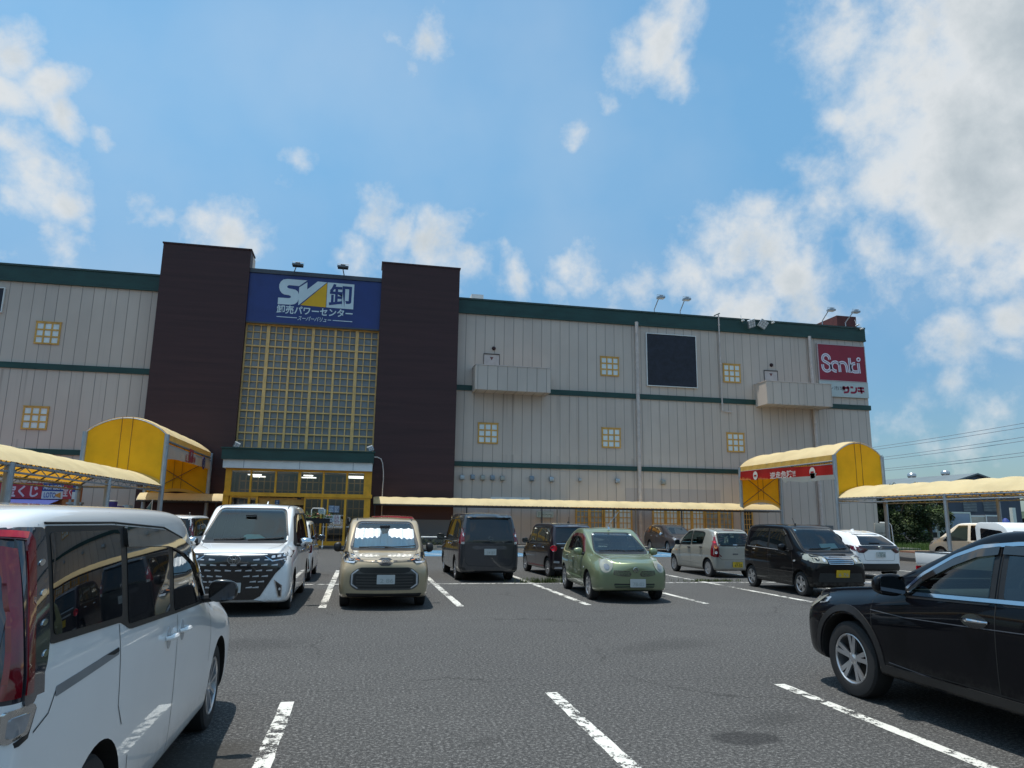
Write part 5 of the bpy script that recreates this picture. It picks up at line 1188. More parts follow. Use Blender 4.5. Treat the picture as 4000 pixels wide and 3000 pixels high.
    VIEW = {'left': ((0, -1, 0), lambda a, b: (a, 3, b)), 'right': ((0, 1, 0), lambda a, b: (a, -3, b)), 'front': ((-1, 0, 0), lambda a, b: (5, a, b)), 'rear': ((1, 0, 0), lambda a, b: (-5, a, b)), 'top': ((0, 0, -1), lambda a, b: (a, b, 4))}
    def hit(s, view, a, b):
        d, f = s.VIEW[view]; o = Vector(f(a, b)); d = Vector(d); h = s.bvh.ray_cast(o, d)
        if h[0] is None:
            # missed: slide to nearest surface point
            q = s.bvh.find_nearest(o+d*(3 if view in ('left', 'right') else 4) if False else Vector(f(a, b))+d*2.2); h = q
        return h[0], h[1]
    def patch(s, view, poly, m_, name, off=.004, parent=None, hole=None, res=.06, label=None, skirt=.006, nrm=False):
        d = Vector(s.VIEW[view][0])
        def dens(P):
            out = []; n = len(P)
            for i in range(n):
                a = Vector(P[i]); b = Vector(P[(i+1) % n]); k = max(1, int((b-a).length/res+.5))
                for j in range(k): out.append(a+(b-a)*(j/k))
            return out
        B = dens(poly); loops = [len(B)]; pts = list(B); edges = [(i, (i+1) % len(B)) for i in range(len(B))]
        if hole:
            H = dens(hole); o = len(pts); pts += H; edges += [(o+i, o+(i+1) % len(H)) for i in range(len(H))]
        else:
            xs = [p.x for p in B]; ys = [p.y for p in B]; x = min(xs)+res/2
            while x < max(xs):
                y = min(ys)+res/2
                while y < max(ys):
                    if area_in((x, y), poly) and min((Vector((x, y))-p).length for p in B) > res*.45: pts.append(Vector((x, y)))
                    y += res
                x += res
        v, e, f, *_ = geometry.delaunay_2d_cdt(pts, edges, [], 0, 1e-5)
        fs = []
        for t in f:
            c = sum((v[i] for i in t), Vector((0, 0)))/len(t)
            if area_in((c.x, c.y), poly) and not (hole and area_in((c.x, c.y), hole)): fs.append(tuple(t))
        P3 = []
        for p in v:
            h, n_ = s.hit(view, p.x, p.y); P3.append(h+((n_ if n_.dot(-d) > 0 else -n_)*off if nrm else (-d*off)))
        mb = MB(); mb.add(P3, fs)
        # thickness
        cnt = {}
        for t in fs:
            for i in range(len(t)):
                k = (t[i], t[(i+1) % len(t)]); cnt[tuple(sorted(k))] = cnt.get(tuple(sorted(k)), 0)+1
        for (a, b), c in cnt.items():
            if c == 1: mb.add([P3[a], P3[b], P3[b]+d*(off+skirt), P3[a]+d*(off+skirt)], [(0, 1, 2, 3)])
        me = bpy.data.meshes.new(name); me.from_pydata(mb.v, [], mb.f); me.materials.append(m_)
        bm = bmesh.new(); bm.from_mesh(me); bmesh.ops.remove_doubles(bm, verts=bm.verts, dist=1e-5)
        for fc in bm.faces: pass
        bmesh.ops.recalc_face_normals(bm, faces=bm.faces)
        av = sum((fc.normal*fc.calc_area() for fc in bm.faces), Vector())
        if av.dot(-d) < 0: bmesh.ops.reverse_faces(bm, faces=bm.faces)
        bm.to_mesh(me); bm.free()
        me.polygons.foreach_set('use_smooth', [True]*len(me.polygons)); me.set_sharp_from_angle(angle=R(50))
        o = bpy.data.objects.new(name, me); COL.objects.link(o); o.parent = parent or s.root
        if label: o['label'] = label
        return o
    def line(s, view, pts, w=.010, m_=None, name='panel_gap', off=.0015, parent=None, wid=None):
        P = [Vector(p) for p in pts]; L = []; Rr = []; n = len(P)
        # densify
        Q = []
        for i in range(n-1):
            k = max(1, int((P[i+1]-P[i]).length/.05))
            for j in range(k): Q.append(P[i]+(P[i+1]-P[i])*(j/k))
        Q.append(P[-1]); n = len(Q); d = Vector(s.VIEW[view][0]); vs = []
        for i in range(n):
            t = (Q[min(i+1, n-1)]-Q[max(i-1, 0)]).normalized(); q = Vector((-t.y, t.x))*w/2
            for p in (Q[i]+q, Q[i]-q):
                h, nn_ = s.hit(view, p.x, p.y); vs.append(h-d*off)
        mb = MB(); mb.add(vs, [(2*i, 2*i+1, 2*i+3, 2*i+2) for i in range(n-1)])
        o = mb.build(name, m_ or SEAM, parent or s.root, world=False, smooth=True); return o
    def mesh(s, mb, name, m_, parent=None, **k): return mb.build(name, m_, parent or s.root, world=False, **k)
    def wheels(s, style, r=None, w=.19, rim=ALLOY):
        proto = {}
        for ax, rr in s.S['ax']:
            for sd in (-1, 1):
                key = (rr, sd)
                y = sd*(s.S['W']/2-.035-w/2)
                if key not in proto:
                    mb = MB(); ro = rr*s.S.get('rimf', .66); h = w/2
                    prof = [(ro, -h*.9), (ro+.012, -h), (rr*.80, -h*1.04), (rr*.94, -h*.98), (rr*.99, -h*.80), (rr, -h*.4), (rr, h*.4), (rr*.99, h*.8), (rr*.94, h*.98), (rr*.80, h*1.04), (ro+.012, h), (ro, h*.9)]
                    mb.lathe(prof, 'Y', (0, 0, 0), 48, closed=True)
                    t = s.mesh(mb, 'wheel', TYRE, smooth=True, angle=35); t.location = (ax, y, rr)
                    mb = MB(); q = sd*h
                    mb.lathe([(ro+.004, q*.97), (ro-.006, q*1.0), (ro-.016, q*.9), (ro-.022, q*.3), (ro-.03, -q*.5)], 'Y', (0, 0, 0), 48)
                    style_spokes(mb, style, ro, q)
                    rm = s.mesh(mb, 'rim', rim, t, smooth=True, angle=30)
                    mb = MB(); mb.lathe([(0, q*.1), (ro*.72, q*.1), (ro*.72, -q*.2), (ro+.004, -q*.25), (ro+.004, -q*.9), (0, -q*.9)], 'Y', (0, 0, 0), 32); s.mesh(mb, 'brake_disc', mat('brake_dark', (.035, .033, .032), .5, .6, nscale=9), t, smooth=True, angle=30)
                    proto[key] = (t, rm)
                else:
                    t0 = proto[key][0]; t = t0.copy(); COL.objects.link(t); t.location = (ax, y, rr)
                    for ch in [c for c in bpy.data.objects if c.parent == t0]: c = ch.copy(); COL.objects.link(c); c.parent = t
                t.rotation_euler = (0, rnd.uniform(0, 6), 0)
    def mirror(s, x, z, y=None, sides=(1, -1), m_=None, size=(.10, .125, .09), glass='rear', lamp=False):
        for sd in sides:
            yy = (s.hit('left' if sd > 0 else 'right', x, z-.03)[0].y) if y is None else sd*y
            mb = MB(); a, b, c = size; cx = yy+sd*(b+.05); vs = []
            # rounded shell
            n, m2 = 10, 14
            for i in range(n+1):
                ph = -math.pi/2+math.pi*i/n
                for k in range(m2):
                    th = 2*math.pi*k/m2; ex = lambda v, p=.65: math.copysign(abs(v)**p, v)
                    px = ex(math.cos(ph)*math.cos(th), .8)*a*(1 if math.cos(th) > 0 else .30); py = ex(math.sin(ph), .75)*b; pz = ex(math.cos(ph)*math.sin(th), .7)*c*(1-.12*(py/b))
                    vs.append((x+px, cx+sd*py*1.0, z+pz))
            fs = [(i*m2+k, i*m2+(k+1) % m2, (i+1)*m2+(k+1) % m2, (i+1)*m2+k) for i in range(n) for k in range(m2)]
            mb.add(vs, fs); mr_ = s.mesh(mb, 'door_mirror', m_ or s.paint, smooth=True, angle=60)
            mb = MB(); mb.prism(rounded([(cx-b*.86, z-c*.8), (cx+b*.86, z-c*.8), (cx+b*.86, z+c*.8), (cx-b*.86, z+c*.8)], .03), lambda u, v, k: (x-a*.30-.012+.01*k, u, v)); s.mesh(mb, 'mirror_glass', MIRG, mr_)
            mb = MB(); mb.tube([(x+.02, yy-sd*.04, z-.06), (x+.02, yy+sd*.09, z-.05)], [.035, .028], 8); s.mesh(mb, 'mirror_arm', RUBBER, mr_, smooth=True)
    def handle(s, pts, m_=None, sides=('left', 'right'), ln=.17, off=.035, bowl=True):
        for v in sides:
            sd = 1 if v == 'left' else -1
            for x, z in pts:
                if bowl: s.patch(v, [(x+ln*.42*math.cos(t*.524), z-.008+.045*math.sin(t*.524)) for t in range(12)], SEAM if s.paint.name in ('paint_black', 'paint_dark_purple') else mat('handle_bowl', (.10, .10, .10), .4, nscale=5), 'handle_bowl', .002, res=.05)
                h, _ = s.hit(v, x, z); mb = MB(); n = 8; P = [(x-ln/2+ln*i/n, h.y+sd*(.004+off*math.sin(math.pi*i/n)**.45), z+.004*math.sin(math.pi*i/n)) for i in range(n+1)]
                mb.tube(P, [.011+.007*math.sin(math.pi*i/n) for i in range(n+1)], 8); s.mesh(mb, 'door_handle', m_ or s.paint, smooth=True)
    def plate(s, view, y, z, txt, yellow=False, top='', faint=False, w=.33, h=.165, tilt=0):
        ht, _ = s.hit(view, y, z); sd = 1 if view == 'front' else -1; x = ht.x+sd*.022; mb = MB()
        def pl(a, b, k): return (x+sd*(.006-.006*k)-sd*(b)*math.tan(R(tilt)), y+a*sd, z+b)
        mb.prism(rounded([(-w/2, -h/2), (w/2, -h/2), (w/2, h/2), (-w/2, h/2)], .012, 3), pl); p = s.mesh(mb, 'licence_plate', PLY if yellow else PLW)
        ink = PLK if yellow else PLG
        if faint: ink = mat('faint_ink', (.33, .36, .34), .6)
        if txt:
            t = text_mb(txt, 1, lambda u, v, k: (x+sd*.009-sd*(v-.022)*math.tan(R(tilt)), y+(u+.015)*sd, z+v-.022), bold=.012, width=w*.74, height=h*.46); 
            if t.v: t.build('plate_number', ink, p, world=False)
            if top:
                t = text_mb(top, 1, lambda u, v, k: (x+sd*.009, y+u*sd, z+v+.052), bold=.01, width=w*.42, height=h*.18)
                if t.v: t.build('plate_heading', ink, p, world=False)
        return p
    def wiper(s, view, pts, r=.009):
        P = []
        for a, b in pts: h, n_ = s.hit(view, a, b); P.append(h+(n_ if n_.dot(Vector(s.VIEW[view][0])) < 0 else -n_)*.02)
        mb = MB(); mb.tube(P, r, 6); return s.mesh(mb, 'wiper', RUBBER, smooth=True)
    def tubeon(s, view, pts, r, m_, name, off=.01):
        P = []
        d = Vector(s.VIEW[view][0])
        Q = []
        for i in range(len(pts)-1):
            a, b = Vector(pts[i]), Vector(pts[i+1]); k = max(1, int((b-a).length/.06))
            for j in range(k): Q.append(a+(b-a)*(j/k))
        Q.append(Vector(pts[-1]))
        for q in Q: h, n_ = s.hit(view, q.x, q.y); P.append(h-d*off)
        mb = MB(); mb.tube(P, r, 6); return s.mesh(mb, name, m_, smooth=True)
    def seats(s, rows, m_=SEATM, top=1.12, w=.22):
        for x in rows:
            for y in (-.36, .36):
                mb = MB(); mb.box(x-.05, y-w, .42, x+.42, y+w, .58); mb.prism(rounded([(x-.10, .50), (x+.08, .50), (x-.06, top-.16), (x-.16, top-.16)], .05), lambda a, b, k: (a, y-w+2*w*k, b))
                mb.prism(rounded([(x-.17, top-.12), (x-.09, top-.12), (x-.10, top+.06), (x-.17, top+.06)], .03), lambda a, b, k: (a, y-.12+.24*k, b)); mb.box(x-.135, y-.05, top-.2, x-.12, y-.04, top-.1); mb.box(x-.135, y+.04, top-.2, x-.12, y+.05, top-.1)
                s.mesh(mb, 'seat', m_, bevel=.018)
    def dash(s, x, z, w, wheel=True, m_=None):
        mb = MB(); mb.prism(rounded([(x-.45, .5), (x, .5), (x+.12, z-.03), (x-.35, z), (x-.45, z-.12)], .06), lambda a, b, k: (a, -w+2*w*k, b)); s.mesh(mb, 'dashboard', m_ or DASH, bevel=.02)
        if wheel:
            mb = MB(); c = Vector((x-.55, -.36, z-.06)); t = R(25); P = [c+Vector((math.sin(t)*.185*math.sin(a*.3142), .185*math.cos(a*.3142), math.cos(t)*.185*math.sin(a*.3142))) for a in range(21)]; mb.tube(P, .016, 8, cap=False); mb.tube([c+Vector((.0, -.18, 0)), c+Vector((.03, 0, -.02)), c+Vector((.0, .18, 0))], .02, 6); mb.tube([c, c+Vector((.3, 0, -.15))], .03, 6)
            s.mesh(mb, 'steering_wheel', DASH, smooth=True)
def style_spokes(mb, style, ro, q):
    kind, n = style[0], style[1]; sg = 1 if q > 0 else -1
    def spoke(a0, a1, w0, w1, y0, y1, r0=.045, dep=.022):
        r1 = ro-.012; vs = []
        for rr_, a, w, y in ((r0, a0, w0, y0), (r1, a1, w1, y1)):
            for dw in (-1, 1):
                for dy in (0, dep):
                    vs.append((rr_*math.cos(a)-dw*w/2*math.sin(a), y-sg*dy, rr_*math.sin(a)+dw*w/2*math.cos(a)))
        mb.add(vs, [(0, 2, 6, 4), (1, 5, 7, 3), (0, 4, 5, 1), (2, 3, 7, 6), (4, 6, 7, 5), (0, 1, 3, 2)])
    for i in range(n):
        a = 2*math.pi*i/n
        if kind == 'double':
            for d in (-1, 1): spoke(a+d*.12, a+d*(.62/n*1.35), .036, .046, q*.78, q*.93, .05)
        elif kind == 'five':
            spoke(a, a, .075, .095, q*.78, q*.93, .045)
        elif kind == 'multi': spoke(a, a, .022, .030, q*.80, q*.93, .05)
        elif kind == 'cap': spoke(a, a+.12, .05, .10, q*.86, q*.93, .07, .012)
    mb.lathe([(0, q*.84), (.026, q*.84), (.034, q*.79), (.060, q*.76), (.066, q*.35)], 'Y', (0, 0, 0), 20)
    if kind == 'cap': mb.lathe([(0, q*.60), (ro-.03, q*.60)], 'Y', (0, 0, 0), 32)
def ellipse(cx, cz, a, b, n=16, rot=0): return [(cx+a*math.cos(2*math.pi*k/n)*math.cos(rot)-b*math.sin(2*math.pi*k/n)*math.sin(rot), cz+a*math.cos(2*math.pi*k/n)*math.sin(rot)+b*math.sin(2*math.pi*k/n)*math.cos(rot)) for k in range(n)]
def oval_emblem(c, view, y, z, a=.06, b=.042, kind='ovals', m_=CHROME, off=.012):
    """metal badge on the nose or tailgate"""
    h, _ = c.hit(view, y, z); sd = 1 if view == 'front' else -1; x = h.x+sd*off; mb = MB()
    def ring(cy, cz, ra, rb, r=.006): mb.tube([(x, cy+ra*math.cos(t*.3142), cz+rb*math.sin(t*.3142)) for t in range(21)], r, 6, cap=False)
    ring(y, z, a, b)
    if kind == 'ovals': ring(y, z+b*.42, a*.62, b*.36, .005); ring(y, z-.0, a*.26, b*.92, .005)
    elif kind == 'bar': mb.box(x-.006, y-a*1.25, z-.010, x+.008, y+a*1.25, z+.010)
    elif kind == 'd': mb.box(x-.004, y-a*.3, z-b*.7, x+.006, y+a*.2, z+b*.7)
    return c.mesh(mb, 'emblem', m_, smooth=True)
def stations(L, H, zs, zn, zhc, xc, xh, xr, Hr, belt_f, belt_r, tum=.80, hood=.80, nose=(.78, .92, .985), rear_tilt=.12, rear_z=None, rear_w=.93, tail=.0, zsf=None, rb_tilt=-.04, mids=None, Hh=.07, axf=None, glass_low=None):
    """front to rear body stations -> list rear to front"""
    F2 = L/2; zsf = zsf or zs+.04; out = []
    def belt(x): return belt_r+(belt_f-belt_r)*(x+F2)/(L)
    out.append((F2-.02, zsf+.02, zn-.14, zn-.05, nose[0], nose[0]*hood, -.05, -.03))
    out.append((F2-.10, zsf, zn-.06, zn, nose[1], nose[1]*hood, -.02, 0))
    xm = F2-.10
    out.append((xm-.22, zs, zn+(zhc-zn)*.30-.05, zn+(zhc-zn)*.36, nose[2], nose[2]*hood, 0, 0))
    xq = (xm-.22+xc)/2; out.append((xq, zs, zn+(zhc-zn)*.70-.05, zn+(zhc-zn)*.74, 1, hood*1.0, 0, 0))
    out.append((xc+.10, zs, zhc-.06, zhc-.01, 1, hood*1.03, 0, 0))
    out.append((xc, zs, min(belt(xc), zhc-.02), zhc+.03, 1, hood*1.02, 0, 0))
    for t in (.5,): x = xc+(xh-xc)*t; out.append((x, zs, belt(x), zhc+.03+(H-Hh-zhc-.03)*t, 1, tum+(hood*1.02-tum)*(1-t), 0, 0))
    out.append((xh, zs, belt(xh), H-Hh, 1, tum, 0, 0)); out.append((xh-.22, zs, belt(xh-.22), H-.02, 1, tum, 0, 0))
    ms = mids or [xh-.22+(xr-xh+.22)*k/3 for k in (1, 2)]
    for x in ms: out.append((x, zs, belt(x), H-(0 if x > 0 else .01), 1, tum, 0, 0))
    out.append((xr, zs, belt(xr), Hr, .99, tum*.99, 0, 0))
    rz = rear_z or Hr-.05
    out.append((-F2+.16, zs+.01, belt(-F2), rz+.0, .975, tum*.965, rear_tilt, 0)); out.append((-F2+.03, zs+.04, belt(-F2), rz-.03, rear_w, tum*.92, rear_tilt, .03))
    return out[::-1]
def kanji_plate(n): return n
# ---------------------------------------------------------------- paints
PT_WHITE = carpaint('paint_white', (.80, .81, .81)); PT_PEARL = carpaint('paint_pearl_white', (.82, .835, .84)); PT_BEIGE = carpaint('paint_beige', (.37, .29, .175), .15, .35)
PT_GREY = carpaint('paint_dark_grey', (.045, .047, .055), .5, .32); PT_PLUM = carpaint('paint_dark_purple', (.014, .008, .014), .3, .3); PT_GREEN = carpaint('paint_pale_green', (.185, .225, .125), .45, .38)
PT_SILV = carpaint('paint_warm_silver', (.40, .39, .345), .5, .36); PT_BLACK = carpaint('paint_black', (.003, .003, .004), 0, .4, .8, .08, 1.40); PT_NAVY = carpaint('paint_blue_black', (.002, .0022, .004), 0, .4, .7, .05, 1.36)
PT_RED = carpaint('paint_red', (.30, .012, .014), .2, .3); PT_CREAM = carpaint('paint_cream', (.84, .83, .77), 0, .4); PT_BROWNP = carpaint('paint_brown_grey', (.050, .043, .050), .5, .34)

# ============ 1. white minivan, near left
S = dict(L=4.70, W=1.695, H=1.735, ax=[(1.40, .325), (-1.45, .325)], tum=.84, bf=.12, br=.04, curve={})
S['st'] = stations(4.70, 1.735, .20, .90, 1.06, 1.12, .28, -1.9, 1.72, 1.05, 1.19, tum=.875, hood=.84, rear_tilt=.08, rear_z=1.70, rear_w=.985)
c = Car('white_minivan', 'white minivan filling the left foreground, dark side windows and tall red tail light', (-1.915, 5.03), 90.5, PT_WHITE, S, 'minivan', None, 3)
v = 'right'
band = rounded([(-2.04, 1.20), (-1.25, 1.172), (-1.12, 1.122), (-.2, 1.082), (.62, 1.05), (.90, 1.06), (.66, 1.28), (.42, 1.41), (.05, 1.51), (-.4, 1.585), (-1.3, 1.62), (-2.04, 1.625)], .04)
for vv in ('right', 'left'):
    c.patch(vv, band, RUBBER, 'window_surround', .003)
    for po in ([(-2.0, 1.228), (-1.235, 1.198), (-1.235, 1.598), (-2.0, 1.60)], [(-1.14, 1.15), (-.34, 1.113), (-.34, 1.555), (-1.14, 1.595)], [(-.23, 1.10), (.50, 1.078), (.50, 1.35), (.35, 1.42), (.0, 1.50), (-.23, 1.535)], [(.55, 1.075), (.79, 1.075), (.64, 1.25), (.55, 1.315)]): c.patch(vv, rounded(po, .025), DGLASS, 'side_window', .006)
c.patch(v, rounded([(-1.17, 1.612), (-1.17, 1.515), (-.40, 1.49), (-.22, 1.47), (.0, 1.43), (.34, 1.34), (.62, 1.16), (.72, 1.09), (.82, 1.10), (.65, 1.275), (.40, 1.41), (.03, 1.51), (-.40, 1.58)], .015), mat('smoked_visor', (.018, .017, .016), .05, 0, 1, nscale=5), 'rain_visor', .022, skirt=.016)
c.patch('front', rounded([(-.66, 1.10), (.66, 1.10), (.60, 1.58), (-.60, 1.58)], .07), DGLASS, 'windscreen', .004)
c.patch('rear', rounded([(-.64, 1.08), (.64, 1.08), (.62, 1.60), (-.62, 1.60)], .05), DGLASS, 'rear_window', .004)
for po in ([(-1.27, 1.165), (-1.26, .98), (-1.24, .80), (-1.16, .70)], [(-1.0, .52), (-.97, .40), (-.95, .24)], [(-.155, 1.07), (-.15, .70), (-.13, .28)], [(.92, 1.04), (.96, .80), (.93, .60)], [(-.94, .245), (.94, .25)], [(-2.14, .93), (-2.03, .965), (-1.98, 1.03)], [(-1.30, 1.68), (-1.26, 1.62)], [(-2.04, 1.70), (-2.06, 1.63)]): c.line(v, po, .006)
c.tubeon(v, [(-2.02, 1.635), (-1.3, 1.632), (-.4, 1.597), (.05, 1.525)], .005, SEAM, 'roof_moulding', .003)
c.patch(v, rounded([(-1.98, 1.045), (-1.29, 1.068), (-1.28, 1.035), (-1.98, 1.008)], .012), mat('groove_grey', (.18, .19, .20), .4, nscale=4), 'rail_groove', .002); c.patch(v, [(-1.45, 1.061), (-1.29, 1.066), (-1.285, 1.048), (-1.36, 1.046)], SEAM, 'rail_slot', .004)
c.handle([(-.36, .97), (-.02, .965)], sides=('right',), m_=PT_WHITE, bowl=False)
for x, z in ((-.36, .965), (-.02, .96)): c.patch(v, ellipse(x, z, .05, .062), mat('handle_cup_white', (.42, .43, .44), .2, nscale=5), 'handle_cup', .002)
HL = mat('tail_housing', (.030, .034, .045), .05, .1, 1, nscale=4, namt=.3)
bme = c.body.data; bme.materials.append(HL); hk = len(bme.materials)-1      # the lamp pods wrap the rear corners
for p in bme.polygons:
    q = p.center
    if 1.045 < q.z < 1.615 and q.x < -2.06 and abs(q.y) > .665: p.material_index = hk
for vv in ('right', 'left'):
    o = c.patch(vv, rounded([(-2.24, 1.035), (-2.17, 1.03), (-2.07, 1.14), (-2.04, 1.22), (-2.04, 1.62), (-2.20, 1.622)], .02), HL, 'tail_light', .008, res=.03, skirt=.012)
    c.patch(vv, [(-2.300, 1.07), (-2.262, 1.07), (-2.208, 1.545), (-2.240, 1.555)], REDL, 'light_tube', .013, parent=o, res=.025, nrm=True)
    c.patch(vv, [(-2.236, 1.07), (-2.190, 1.07), (-2.118, 1.57), (-2.135, 1.60), (-2.235, 1.606), (-2.236, 1.580), (-2.165, 1.573)], REDL, 'light_tube', .013, parent=o, res=.025, nrm=True); c.patch(vv, [(-2.235, 1.607), (-2.236, 1.585), (-2.165, 1.578), (-2.15, 1.60)], REDG, 'light_tube', .018, parent=o, res=.025, nrm=True)
    for k in range(4): c.patch(vv, ellipse(-2.085, 1.18+k*.105, .022, .010, 12, .3), CHROME, 'reflector', .012, parent=o, res=.03)
    c.patch(vv, rounded([(-2.30, .93), (-2.20, .945), (-2.15, 1.02), (-2.18, 1.035), (-2.30, 1.035)], .015), CHROME, 'chrome_trim', .010, parent=o); c.patch(vv, rounded([(-2.29, .945), (-2.23, .96), (-2.20, 1.01), (-2.29, 1.012)], .012), LGLASS, 'reverse_lamp', .013, parent=o)
    c.patch(vv, [(-2.30, .905), (-2.19, .925), (-2.14, 1.01), (-2.15, 1.02), (-2.205, .94), (-2.30, .925)], RUBBER, 'lamp_gap', .006, parent=o)
for sd in (1, -1):
    o = c.patch('rear', rounded([(sd*.66, 1.04), (sd*.76, 1.04), (sd*.74, 1.62), (sd*.66, 1.62)], .02), HL, 'tail_light', .006, res=.03)
c.line('rear', [(-.66, 1.64), (.66, 1.64)], .01); c.line('rear', [(-.66, .52), (.66, .52)], .01); c.line('rear', [(-.64, 1.0), (-.66, .52)], .01)
c.patch('rear', rounded([(-.58, .95), (.58, .95), (.58, 1.02), (-.58, 1.02)], .01), CHROME, 'garnish', .012); c.plate('rear', 0, .80, '', top='')
c.wheels(('multi', 9), w=.20); c.mirror(.68, 1.13, sides=(-1, 1), m_=mat('mirror_black', (.014, .014, .015), .18, 0, 1, nscale=4), size=(.070, .102, .080))

# ============ 2. white minivan with big black grille
S = dict(L=4.99, W=1.85, H=1.935, ax=[(1.54, .35), (-1.46, .35)], bf=.14, br=.04, curve={}, cabin=(-2.2, 1.3), fx=.5, rx=-1.6, crown=.05)
S['st'] = stations(4.99, 1.94, .17, 1.09, 1.19, 1.56, .72, -2.1, 1.90, 1.10, 1.15, tum=.80, hood=.80, rear_tilt=.12, rear_z=1.88, nose=(.88, .965, .995), Hh=.09)
WS = rounded([(-.745, 1.215), (.745, 1.215), (.60, 1.80), (-.60, 1.80)], .08)
S['cuts'] = [('front', WS)]
c = Car('white_luxury_minivan', 'white minivan facing the viewer with a huge black grille of silver dashes', (-2.10, 15.75), -90, PT_PEARL, S, 'minivan', 'cars in the middle row', 3)
c.patch('front', inset_poly(WS, -.035), RUBBER, 'windscreen_surround', .008, hole=inset_poly(WS, .02)); c.patch('front', WS, WG, 'windscreen', .010, skirt=0)
c.dash(1.45, 1.19, .78); c.seats((.25, -.8), top=1.38)
c.wiper('front', [(-.55, 1.225), (-.1, 1.24), (.0, 1.26)], .012); c.wiper('front', [(.05, 1.225), (.4, 1.245), (.68, 1.27)], .012)
mb = MB(); mb.prism(rounded([(-.36, 0), (.06, 0), (.07, .05), (.02, .085), (-.22, .085)], .02), lambda a, b, k: (1.05-.02*k-b*.8, -a-.05, 1.24+b)); c.mesh(mb, 'dashboard_board', mat('mint_board', (.34, .62, .50), .4, emit=None, nscale=3))
mb = MB(); mb.box(.98, -.10, 1.66, 1.02, .10, 1.70); c.mesh(mb, 'rear_view_mirror', DASH, bevel=.01)
GR = [(-.80, 1.035), (-.40, 1.045), (0, 1.05), (.40, 1.045), (.80, 1.035), (.84, .93), (.80, .83), (.68, .70), (.56, .50), (.46, .33), (.36, .27), (-.36, .27), (-.46, .33), (-.56, .50), (-.68, .70), (-.80, .83), (-.84, .93)]
GM = mat('grille_black', (.010, .010, .012), .18, 0, .8, nscale=7, namt=.3)
gr = c.patch('front', GR, GM, 'grille', .012, res=.05, skirt=.014)
DASHM = mat('grille_silver', (.52, .54, .57), .25, .4, nscale=5)
for r_, (z, w_) in enumerate(((.935, .78), (.845, .72), (.755, .64), (.66, .575), (.57, .52), (.475, .44))):
    n = 9 if r_ < 2 else 8
    for i in range(n):
        y = -w_+.06+(2*w_-.12)*i/(n-1)
        if r_ == 0 and abs(y) < .18: continue
        if r_ > 2 and abs(y) < .2: continue
        k = .045*(1 if y > 0 else -1) if abs(y) > .05 else 0
        c.patch('front', [(y-.052, z-.010-abs(k)*.0), (y+.048, z-.010), (y+.052, z+.012+k*.15), (y-.048, z+.012-k*.15)], DASHM, 'grille_dash', .020, parent=gr, res=.05)
for sd in (1, -1):
    h = c.patch('front', rounded([(sd*.50, 1.005), (sd*.88, 1.055), (sd*.885, .965), (sd*.62, .925)], .012), LDARK, 'headlight', .022, res=.05)
    c.patch('front', rounded([(sd*.50, 1.0), (sd*.62, .925), (sd*.885, .965), (sd*.885, .95), (sd*.615, .905), (sd*.49, .995)], .004), CHROME, 'trim', .026, parent=h); 
    for k in range(3): c.patch('front', rounded([(sd*(.60+k*.09), .962+k*.012), (sd*(.66+k*.09), .970+k*.012), (sd*(.655+k*.09), 1.01+k*.010), (sd*(.60+k*.09), 1.00+k*.010)], .01), LBRIGHT, 'lamp_unit', .028, parent=h)
    c.patch('front', rounded([(sd*.665, .60), (sd*.80, .50), (sd*.80, .30), (sd*.745, .30)], .01), CHROME, 'fog_trim', .012, res=.05); c.patch('front', rounded([(sd*.69, .575), (sd*.785, .50), (sd*.785, .32), (sd*.755, .32)], .01), GM, 'fog_recess', .016, res=.05); c.patch('front', ellipse(sd*.765, .44, .018, .022), LBRIGHT, 'fog_lamp', .02)
c.patch('front', [(-.40, .265), (.40, .265), (.60, .215), (-.60, .215)], PT_PEARL, 'front_lip', .02)
oval_emblem(c, 'front', 0, .935, .105, .072, 'ovals'); c.plate('front', -.02, .475, '2 10', top='354', faint=True)
for vv in ('left', 'right'):
    c.patch(vv, rounded([(-2.15, 1.17), (1.22, 1.12), (1.30, 1.16), (.82, 1.66), (.55, 1.74), (-2.15, 1.76)], .06), RUBBER, 'window_surround', .003)
    for po in ([(-2.1, 1.2), (-1.1, 1.18), (-1.1, 1.72), (-2.08, 1.72)], [(-1.05, 1.18), (-.08, 1.16), (-.08, 1.72), (-1.05, 1.72)], [(-.02, 1.16), (.85, 1.15), (.85, 1.55), (.5, 1.71), (-.02, 1.72)]): c.patch(vv, rounded(po, .03), DGLASS, 'side_window', .006)
    c.line(vv, [(-1.12, 1.15), (-1.14, .6), (-.98, .24)], .009); c.line(vv, [(-.03, 1.12), (-.02, .24)], .009); c.line(vv, [(1.0, 1.1), (1.02, .66)], .009)
    c.line('top', [(1.5, .0), (1.5, .0)], .01) if False else None
for sd in (1, -1): c.line('top', [(.68, sd*.64), (-1.9, sd*.66)], .022, RUBBER, 'roof_ditch'); c.line('top', [(1.52, sd*.72), (2.0, sd*.66), (2.25, sd*.50)], .008); c.line('top', [(1.62, sd*.60), (2.3, sd*.42)], .007, mat('hood_crease', (.5, .52, .54), .3))
mb = MB(); mb.prism([(-.10, 0), (.10, 0), (-.05, .075), (-.08, .07)], lambda a, b, k: (-1.3+a, -.012+.024*k, 1.925+b)); c.mesh(mb, 'aerial_fin', PT_PEARL, bevel=.005)
c.wheels(('multi', 10), w=.22); c.mirror(1.02, 1.19, m_=CHROME, size=(.10, .13, .085)); c.handle([(.15, 1.0), (-.2, 1.0)], m_=CHROME)
c.patch('rear', rounded([(-.66, 1.2), (.66, 1.2), (.62, 1.75), (-.62, 1.75)], .08), DGLASS, 'rear_window', .004)

